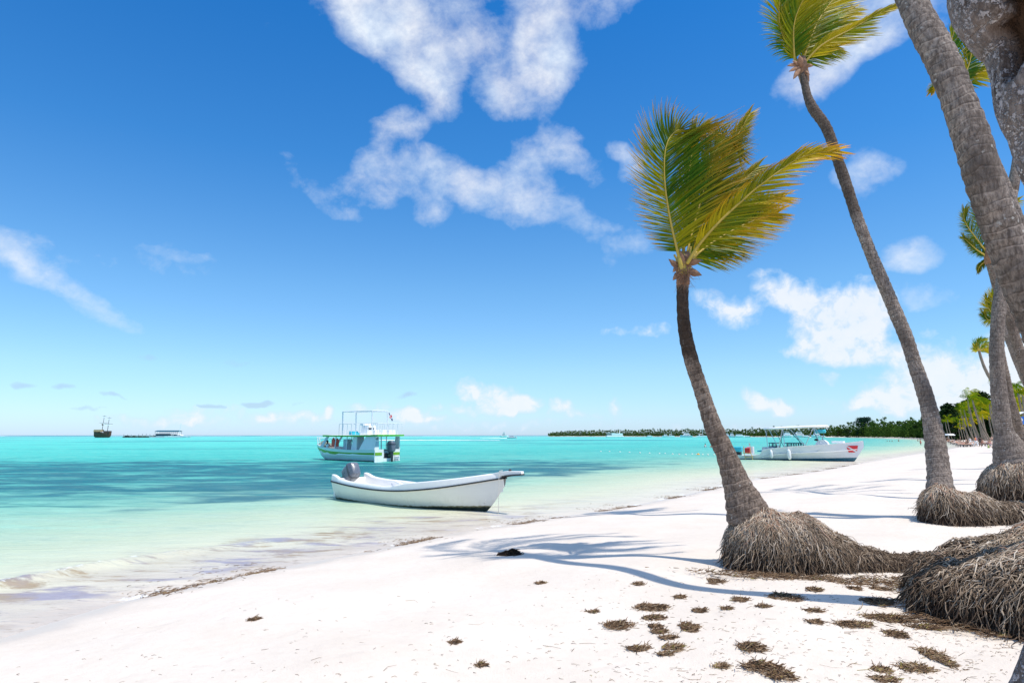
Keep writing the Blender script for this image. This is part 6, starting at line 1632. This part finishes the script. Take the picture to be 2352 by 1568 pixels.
def broad_tree(name, label, h, w, seed, mat, cone=False, leaf=.5, n=2600, group=None, cat='tree'):
    rr = random.Random(seed)
    o = empty(name, (0, 0, 0), 0, label, cat, group)
    mb = MB(); lean = rr.uniform(-.06, .06) * h
    mb.tube([(0, 0, -.3), (lean * .3, 0, h * .25), (lean, 0, h * .7)], [h * .03, h * .022, h * .008], 7)
    for k in range(9):
        a = rr.uniform(0, 6.28); z = rr.uniform(.2, .6) * h; r = w * rr.uniform(.5, .9) * (1.1 - z / h if cone else 1)
        mb.tube([(lean * z / h, 0, z), (r * .5 * math.cos(a), r * .5 * math.sin(a), z + .1 * h), (r * math.cos(a), r * math.sin(a), z + .22 * h)], [h * .011, h * .007, h * .003], 5)
    mb.build('trunk', 'far palm bark', o)
    mb = MB(); nc = 26
    for k in range(nc):
        z = h * (rr.uniform(.12, .95) if not cone else rr.uniform(.05, .95)); f = z / h
        rmax = w * (math.sin(math.pi * min(.98, .16 + .8 * f)) ** .6 if not cone else (1.05 - f) ** .8)
        a = rr.uniform(0, 6.28); r = rmax * rr.uniform(.2, .85)
        cr = w * rr.uniform(.22, .42) * (1 if not cone else 1.1 - .6 * f)
        leafclump(mb, (lean * f + r * math.cos(a), r * math.sin(a), z), (cr, cr, cr * (.7 if not cone else 1.0)), n // nc, leaf, rr, tone=rr.uniform(-.15, .15))
    mb.build('crown', mat, o, False)
    return o
def place(o, px, Y, dz=0, rz=0, sc=1.0, scz=None):
    o.location = Vector((P(px, 999, Y).x, Y, 0)); o.location.z = max(0.2, gz(o.location.x, Y)) + dz; o.rotation_euler = (0, 0, rz); o.scale = (sc, sc, scz or sc)
rt = random.Random(77)
# the big dark feathery tree and its neighbours on the point
bt = broad_tree('casuarina_tree', 'big dark feathery tree rising above the wood right of the dive boat canopy', 19, 11.5, 5, 'blue green foliage', False, .6, 7000)
place(bt, 1991, 622)
protoT = [broad_tree('shore_tree', None, 10, 6.5, 200 + k, ('island foliage', 'dark foliage', 'island foliage')[k], False, .5, 2400) for k in range(3)]
spotsT = [(2018, 600, .95), (2036, 590, .9), (2052, 565, 1.05), (2070, 545, .95), (2084, 520, 1.05), (2098, 470, 1.0), (2112, 430, 1.1), (2126, 395, 1.1), (2140, 370, 1.15), (1968, 640, .75), (1946, 655, .8), (1925, 690, .8)]
for i, (px, Y, sc) in enumerate(spotsT):
    o = protoT[i % 3] if i < 3 else copy_tree(protoT[i % 3])
    place(o, px, Y, 0, rt.uniform(0, 6), sc)
    tag(o, 'bushy green tree in the row along the far bay shore', 'tree', 'bushy trees along the far bay shore')
# dark wood behind the beach on the right
protoD = [broad_tree('wood_tree', None, 15, 5.2, 300 + k, 'dark foliage', k != 1, .5, 3000) for k in range(3)]
spotsD = [(2133, 300, .62), (2148, 285, .78), (2160, 270, .86), (2171, 262, .92), (2183, 258, .95), (2196, 256, .98), (2208, 262, 1.0), (2220, 262, 1.05), (2234, 262, 1.1), (2248, 258, 1.15), (2262, 256, 1.22), (2276, 252, 1.15), (2292, 250, 1.1), (2310, 248, 1.15), (2328, 246, 1.1), (2346, 244, 1.15), (2366, 240, 1.1),
          (2140, 262, .5), (2155, 250, .55), (2168, 246, .58), (2180, 242, .62), (2192, 240, .6), (2204, 240, .65), (2216, 238, .6), (2230, 236, .65), (2246, 234, .6), (2262, 232, .66), (2280, 230, .6), (2300, 228, .66), (2320, 226, .62), (2340, 226, .66)]
for i, (px, Y, sc) in enumerate(spotsD):
    o = protoD[i] if i < 3 else copy_tree(protoD[i % 3])
    place(o, px, Y, 0, rt.uniform(0, 6), sc * rt.uniform(.95, 1.05))
    tag(o, 'dark green tree in the wood behind the sunbeds', 'tree', 'dark trees of the wood behind the beach')
# grove of yellow-green palms
def far_palm(seed, h, lean, yel):
    rr = random.Random(seed); o = empty('grove_palm', (0, 0, 0))
    mb = MB(); top = Vector((-lean, 0, h))
    mb.tube(spline([(0, 0, -.3), (-lean * .55, 0, h * .35), (-lean * .85, .1, h * .7), top], 14), [.26, .2] + [.16] * 11 + [.15, .13], 8, hname='h'); mb.build('trunk', 'far palm bark', o)
    mb = MB(); W = Vector((1, .1, .05))
    for k in range(13):
        an = 2 * math.pi * k / 13 + rr.uniform(-.2, .2); d = Vector((math.cos(an), math.sin(an), 0))
        v = (d + Vector((0, 0, rr.uniform(.1, 1.3))) + W * .35).normalized(); p = top.copy(); pts = [p.copy()]
        for j in range(7):
            p = p + v * .5; pts.append(p.copy()); v = (v + W * .24 + Vector((0, 0, -.16 - .07 * j))).normalized()
        yb = yel * rr.choice((.15, .4, .8, 1.3, 1.9))
        for j in range(1, 17):
            f = j / 16; q = pts[min(6, int(f * 7))].lerp(pts[min(7, int(f * 7) + 1)], f * 7 - int(f * 7)) if f < 1 else pts[-1]
            T = (pts[-1] - pts[max(0, int(f * 6))]).normalized() if f < .9 else v
            S = T.cross(Vector((0, 0, 1))); S = S.normalized() if S.length > .1 else Vector((0, 1, 0))
            for sg in (-1, 1):
                L = .95 * (math.sin(math.pi * (.15 + .75 * f)) + .1)
                e = (S * sg * .7 + T * .5 + Vector((0, 0, -.35)) + W * .35).normalized() * L
                wv = T * .045
                mb.add([q - wv, q + wv, q + e * .6 + wv * .8 + Vector((0, 0, -.03)), q + e + Vector((0, 0, -.14))], [(0, 1, 2, 3)], rnd=min(1, max(0, yb + rr.gauss(0, .16))))
        for a, b in zip(pts[:-1], pts[1:]): mb.bar(a, b, .03, 3, rnd=.7)
    mb.build('crown', 'yellow palm foliage', o, False)
    return o
pg = [far_palm(401, 9.5, 2.4, .35), far_palm(402, 8.5, 1.2, .62), far_palm(403, 11.0, 3.4, .28), far_palm(404, 7.0, .6, .8), far_palm(405, 9.0, 1.8, .5)]
# (px of foot, distance, height factor, kind)
gpalm = [(2181, 205, .72, 4), (2188, 200, .74, 0), (2212, 185, .78, 1), (2222, 180, .72, 3), (2230, 176, .80, 0), (2238, 172, 1.0, 4), (2243, 168, .86, 1), (2250, 165, .95, 0), (2255, 162, 1.05, 2),
         (2262, 158, .86, 1), (2266, 155, 1.0, 4), (2272, 150, 1.1, 0), (2226, 196, .9, 2), (2236, 190, .95, 3), (2246, 188, 1.15, 4), (2256, 184, 1.05, 3), (2268, 180, 1.15, 1), (2276, 172, 1.2, 0), (2282, 160, 1.05, 3), (2290, 150, 1.1, 1),
         (2332, 130, 1.05, 1), (2342, 120, 1.0, 3), (2356, 118, 1.15, 0), (2368, 112, 1.05, 1), (2340, 160, 1.35, 2), (2352, 100, .6, 3), (2376, 95, .9, 4), (2340, 70, .32, 3), (2366, 62, .38, 3), (2218, 215, .7, 1), (2206, 220, .66, 3), (2330, 190, 1.3, 1), (2350, 180, 1.3, 4)]
used = set()
for i, (px, Y, sc, kd) in enumerate(gpalm):
    o = pg[kd] if kd not in used else copy_tree(pg[kd]); used.add(kd)
    place(o, px, Y, 0, rt.uniform(-.5, .5), sc * .95)
    tag(o, 'yellow-green palm in the crowded grove behind the sunbeds', 'palm tree', 'yellow-green palms of the grove')
# the low island and bay wood: one mass of palms and bushes nobody could count
D_PX = [1256, 1500, 1750, 1900, 1950, 2060, 2130, 2165]; D_Y = [1100, 1000, 850, 720, 650, 450, 330, 262]
def island():
    rr = random.Random(9); mb = MB()
    def top(px): return interp(px, [1256, 1262, 1300, 1500, 1700, 1800, 1900, 1950, 2000, 2060, 2130, 2165], [1, 6, 8.6, 9.4, 9.4, 10.2, 11.0, 12.0, 12, 11.5, 10, 11])
    n = 620
    for i in range(n):
        px = 1258 + (2150 - 1258) * (i + rr.random()) / n; Y = interp(px, D_PX, D_Y) + rr.uniform(10, 75)
        if px > 2040: Y += 25
        x = P(px, 999, Y).x; hm = top(px) * rr.uniform(.62, 1.08) * (1.18 if rr.random() < .12 else 1); z0 = .5
        tp = Vector((x - rr.uniform(-.5, 1.5), Y, z0 + hm))
        mb.bar((x, Y, z0), tp, .12, 3, rnd=.6)
        g0 = rr.uniform(.25, .75)
        for k in range(12):
            an = rr.uniform(0, 6.28); d = Vector((math.cos(an), math.sin(an), 0)); L = rr.uniform(1.8, 2.9); ue = rr.uniform(-.5, 1.1)
            q1 = tp + (d * .5 + Vector((.2, 0, ue))) * L * .5; q2 = q1 + (d * .6 + Vector((.35, 0, ue * .4 - .75))) * L * .6
            sd = Vector((-d.y, d.x, 0)) * .38; dn = Vector((0, 0, -.35))
            mb.add([tp, q1 + sd + dn, q1, q1 - sd + dn, q2 + sd * .5 + dn, q2, q2 - sd * .5 + dn], [(0, 1, 2), (0, 2, 3), (1, 4, 5, 2), (2, 5, 6, 3)], rnd=min(1, max(0, g0 + rr.gauss(0, .18))))
    n = 1150
    for i in range(n):
        px = 1262 + (2150 - 1262) * (i + rr.random()) / n; Y = interp(px, D_PX, D_Y) + rr.uniform(5, 60)
        if px > 2040: Y += 25
        x = P(px, 999, Y).x; hh = top(px) * rr.uniform(.4, .98); w = rr.uniform(1.6, 3.4)
        leafclump(mb, (x, Y, .4 + hh * .5), (w, w, hh * .55), 40, .8, rr, tone=rr.uniform(-.25, .05))
    o = mb.build('island_wood', 'island foliage', None, False)
    tag(o, 'long low mass of palms and bushes along the far shore of the bay', 'woodland', kind='stuff')
island()
# scrub at the foot of the wood on the right
def scrub():
    rr = random.Random(19); mb = MB()
    for i in range(150):
        px = rr.uniform(2125, 2400); Y = interp(px, [2125, 2165, 2240, 2400], [335, 250, 232, 222]) + rr.uniform(-4, 25)
        x = P(px, 999, Y).x; w = rr.uniform(1.5, 3); hh = rr.uniform(1.5, 5)
        leafclump(mb, (x, Y, .4 + hh * .5), (w, w, hh * .6), 60, .45, rr, tone=rr.uniform(-.3, .0))
    o = mb.build('undergrowth', 'dark foliage', None, False)
    tag(o, 'dark undergrowth filling the foot of the wood behind the beach', 'undergrowth', kind='stuff')
scrub()

# ---------------------------------------------------------------- seaweed and debris on the sand
def mat_weed():
    m, t, out = new_mat('dry seaweed')
    c = t.ramp(t.attr('rnd'), [(0, (.03, .018, .013)), (.3, (.12, .07, .04)), (.6, (.26, .165, .095)), (.9, (.42, .32, .22)), (1, (.30, .26, .07))])
    principled(t, out, c, .85, None, .2)
mat_weed()
def weed_mesh(mb, c, w, d, hgt, n, rr, rz=0.0, r0=.0038, ln=.10, tint=.45, arc=0):
    cs, sn = math.cos(rz), math.sin(rz)
    for _ in range(n):
        a = rr.uniform(0, 6.28); r = rr.random() ** .75
        if rr.random() < .05: r = rr.uniform(.9, 1.35)
        u = r * math.cos(a); v = r * math.sin(a)
        lump = .7 + .5 * math.sin(u * 4 + c[0] * 3) * math.cos(v * 3 + c[1] * 5)
        if math.sin(u * 5 + c[0] * 9) + math.sin(v * 4 + u * 3 + c[1] * 7) < rr.uniform(-1.4, -.1) + .5 * (1 - r) and rr.random() < (.8 if arc == 0 and d > .5 * w else .3): continue
        x = u * w / 2; y = v * d / 2 + arc * (u * u - .4) * w
        X = c[0] + x * cs - y * sn; Y = c[1] + x * sn + y * cs
        z = max(0, (1 - r * r)) * hgt * .8 * lump * rr.random() ** .5
        gzv = c[2]
        L = ln * rr.uniform(.4, 1.3); th = rr.gauss(rz, .9); el_ = rr.gauss(0, .1) if z > .01 else 0.02
        pts = []; p = Vector((X, Y, gzv + z + .004))
        dd = Vector((math.cos(th), math.sin(th), el_))
        for k in range(4):
            pts.append(p.copy()); dd = (dd + Vector((rr.gauss(0, .35), rr.gauss(0, .35), rr.gauss(0, .15)))).normalized(); p = p + dd * L / 3; p.z = max(p.z, gzv + .003)
        r_ = r0 * rr.uniform(.6, 1.5)
        mb.tube(pts, [r_, r_, r_ * .8, r_ * .4], 3, False, rnd=min(1, max(0, rr.gauss(tint, .22))))
W_ = [ # px, py, width px, label, shape (depth factor, height factor), arc
 (1642,1335,44,'low brown heap of seaweed on the sand in front of the short palm roots',.7,1,0),
 (1559,1371,26,'small brown tuft left of the heap near the short palm',.6,.8,0),
 (1868,1354,34,'small brown heap just below the shaded foot of the root ridge',.6,1,0),
 (1958,1351,28,'olive-brown tuft below the sandy saddle of the roots',.6,.8,0),
 (2016,1352,44,'thin reddish-brown strip below the roots at the right',.35,.5,0),
 (1803,1373,74,'wide flat brown drift, largest in the upper row of seaweed',.7,.9,0),
 (1698,1377,44,'low double tuft of seaweed left of the wide flat drift',.5,.6,0),
 (1750,1392,30,'small brown scrap under the wide flat drift',.4,.6,0),
 (1605,1402,34,'pointed reddish-brown scrap in the middle row of seaweed',.6,.8,0),
 (1668,1397,30,'flat thin scrap right of the pointed reddish one',.4,.5,0),
 (2011,1381,72,'slanting brown drift with a pale stalk, near the big root mass',.5,1,.12),
 (1866,1402,40,'thin straight brown scrap in the middle of the drift field',.35,.6,0),
 (2025,1420,150,'long wavy brown drift line running toward the right edge',.28,.6,.04),
 (2125,1441,120,'right-hand tail of the long wavy drift line',.2,.5,.05),
 (1957,1433,88,'winding brown drift with an upright stalk at its left end',.35,.9,.08),
 (1869,1428,30,'small dark tuft left of the winding drift',.5,.8,0),
 (1583,1443,44,'loose branching brown scrap in the middle row',.9,.5,.2),
 (2055,1456,50,'round dark heap of seaweed at the lower right',.75,1.2,0),
 (1724,1487,64,'dense oval heap of seaweed near the bottom, right of centre',.75,1.3,0),
 (2148,1508,44,'tall upright-looking drift of grey-brown seaweed at the lower right',2.2,.8,.1),
 (1752,1532,100,'large curved heap at the bottom edge, left limb',.5,1.3,-.12),
 (1790,1552,66,'thick lower end of the large curved heap at the bottom edge',.7,1.4,0),
 (1653,1530,34,'grey scrap left of the large curved heap',.6,.6,0),
 (2021,1538,40,'grey wispy scrap between the heaps at the bottom right',.8,.6,0),
 (2104,1535,80,'spread-out grey drift joined to the upright one at lower right',.6,.5,-.1),
 (2028,1560,54,'grey drift cut by the bottom edge at the right',.5,.7,0),
 (1498,1395,92,'long pointed heap of brown seaweed, first from the left in the upper row',.4,1,.03),
 (1501,1419,58,'triangular brown heap under the long pointed one',.5,1.1,0),
 (1423,1436,80,'leftmost big heap of brown seaweed, with a raised peak',.5,1.2,.04),
 (1513,1450,38,'small dense heap under the triangular one',.6,1,0),
 (1503,1438,30,'tiny brown scrap squeezed between two heaps',.5,.7,0),
 (1535,1464,44,'thin scrap right under the small dense heap',.4,.6,0),
 (1547,1487,56,'grey-brown tangled heap in the lower left of the field',.7,.9,0),
 (1470,1489,66,'flat drift with a thin pointed left end, lower left of the field',.4,.7,.05),
 (1526,1502,40,'small brown scrap below the grey-brown tangle',.4,.6,0),
 (1580,1440,38,'upright loose scrap right of the small dense heap',1.2,.5,.1),
 (1240,1339,26,'lone small tuft right below the palm shadow',.5,.8,0),
 (1463,1341,24,'lone thin scrap on clean sand left of the short palm shadow',.4,.6,0),
 (1359,1404,22,'lone tiny tuft left of the seaweed field',.4,.5,0),
 (1040,1475,18,'lone tiny dark sprig on the clean sand, bottom centre',.6,1,0),
 (1101,1527,18,'lone tiny dark sprig nearest the bottom edge, centre',.6,1,0),
 (581,1422,26,'lone reddish-brown scrap on the clean sand at the lower left',.5,.6,0),
 (1300,1600,1,None,1,1,0)]
rw = random.Random(31)
for (px, py, wpx, lab, df, hf, arc) in W_:
    if lab is None: continue
    c = ground_hit(px, py); w = wpx * c.y / FPX * .9
    fore = 1.0 / max(.12, (CAMZ - c.z) / c.y)          # how much the ground is foreshortened
    d = w * df * min(2.6, fore * .45)
    mb = MB(); n = int(200 + 3400 * w * d)
    weed_mesh(mb, c, w, d, .042 * hf * min(1.6, .5 + w), min(n, 1500), rw, rz=-.1 + rw.uniform(-.12, .12), ln=.055 + .03 * w, tint=.5 if 'grey' not in lab else .62, arc=arc)
    mb.v = [tuple(Vector(v) - c) for v in mb.v]
    o = mb.build('seaweed_clump', 'dry seaweed', None); o.location = c
    tag(o, lab, 'seaweed', 'clumps of dry seaweed on the sand')
c = ground_hit(1168, 1273)
mb = MB(); weed_mesh(mb, (0, 0, 0), .36, .26, .11, 520, rw, ln=.07, tint=.0, r0=.007); o = mb.build('seaweed_clump', 'dry seaweed', None); o.location = c
tag(o, 'black knobbly lump of seaweed lying in the crown shadow near the water', 'seaweed', 'clumps of dry seaweed on the sand')
# fine litter: crumbs, twigs and the wrack line
def litter():
    rr = random.Random(55); mb = MB()
    for _ in range(3400):
        px = rr.uniform(-100, 2352); py = 1300 + 290 * rr.random() ** .8
        dens = interp(px, [-100, 300, 1200, 1500, 2352], [.04, .07, .22, .7, 1])
        if rr.random() > dens: continue
        z = .55; p = G(px, py, z)
        if p.y < 3.5 or signed_s(np.array([p.x]), np.array([p.y]))[0] < .8: continue
        p.z = gz(p.x, p.y)
        L = rr.uniform(.008, .05) * (1 + (rr.random() < .06) * 3); th = rr.gauss(0, .8)
        d = Vector((math.cos(th), math.sin(th), 0)); k = Vector((-d.y, d.x, 0)) * L * rr.uniform(-.4, .4)
        r_ = rr.uniform(.0008, .0022)
        mb.tube([p + Vector((0, 0, .003)), p + d * L * .5 + k + Vector((0, 0, .005 + .004 * rr.random())), p + d * L + Vector((0, 0, .003))], [r_, r_, r_ * .5], 3, False, rnd=min(1, max(0, rr.gauss(.5, .25))))
    # around the roots and below them
    for (cx_, cy_, w, d, n) in ((3.6, 8.1, 3.0, .5, 900), (4.6, 6.0, 2.2, .9, 1500), (5.6, 5.0, 1.6, .5, 900), (4.9, 7.8, 1.8, .7, 700), (3.2, 8.3, 1.4, .3, 300)):
        c = Vector((cx_, cy_, gz(cx_, cy_))); weed_mesh(mb, c, w, d, .02, n, rr, rz=-.35, ln=.11, tint=.5)
    o = mb.build('beach_litter', 'dry seaweed', None)
    tag(o, 'fine scattered crumbs and twigs of dried seaweed on the sand', 'litter', kind='stuff')
litter()
def wrack():
    rr = random.Random(66); mb = MB()
    for i in range(len(near) - 3):
        a, b = near[i], near[i + 1]
        L = (b - a).length; n = int(L * 300)
        for _ in range(n):
            f = rr.random(); p = a.lerp(b, f); q = p.x * 1.1 + p.y * .6
            on = math.sin(q * 1.3) + .6 * math.sin(q * 3.1 + 1) + .3 * math.sin(q * 7)
            if on < rr.uniform(-.1, 1.0): continue
            nrm = Vector((b.y - a.y, -(b.x - a.x), 0)).normalized()
            off = rr.gauss(.16, .10) if rr.random() < .75 else rr.gauss(-.15, .35)
            p = p + nrm * off; z = max(.016, gz(p.x, p.y))
            th = math.atan2(b.y - a.y, b.x - a.x) + rr.gauss(0, .6); Ls = rr.uniform(.03, .12)
            d = Vector((math.cos(th), math.sin(th), 0)); r_ = rr.uniform(.002, .0045)
            mb.tube([Vector((p.x, p.y, z + .004)), Vector((p.x, p.y, z + .008)) + d * Ls * .5 + Vector((rr.gauss(0, .01), rr.gauss(0, .01), 0)), Vector((p.x, p.y, z + .004)) + d * Ls], [r_, r_, r_ * .5], 3, False, rnd=min(1, max(0, rr.gauss(.45, .22))))
    o = mb.build('wrack_line', 'dry seaweed', None)
    tag(o, 'broken line of brown weed washed up along the water edge', 'seaweed', kind='stuff')
wrack()
# brown husk on the sandy saddle of the roots
c = ground_hit(1957, 1300); c = Vector((P(1957, 1270, 8.75).x, 8.75, P(1957, 1270, 8.75).z - .03))
rq = random.Random(8); mb = MB(); mb.ell((0, 0, .03), (.10, .07, .055), 14, 9)
mb.v = [tuple(Vector(v) * (1 + rq.uniform(-.10, .10))) for v in mb.v]
paint('coconut husk', (.36, .13, .06), .85, .35, 20)
o = mb.build('coconut_husk', 'coconut husk', None); o.location = c; tag(o, 'reddish-brown coconut husk lying on the sandy saddle between the root masses', 'coconut husk')
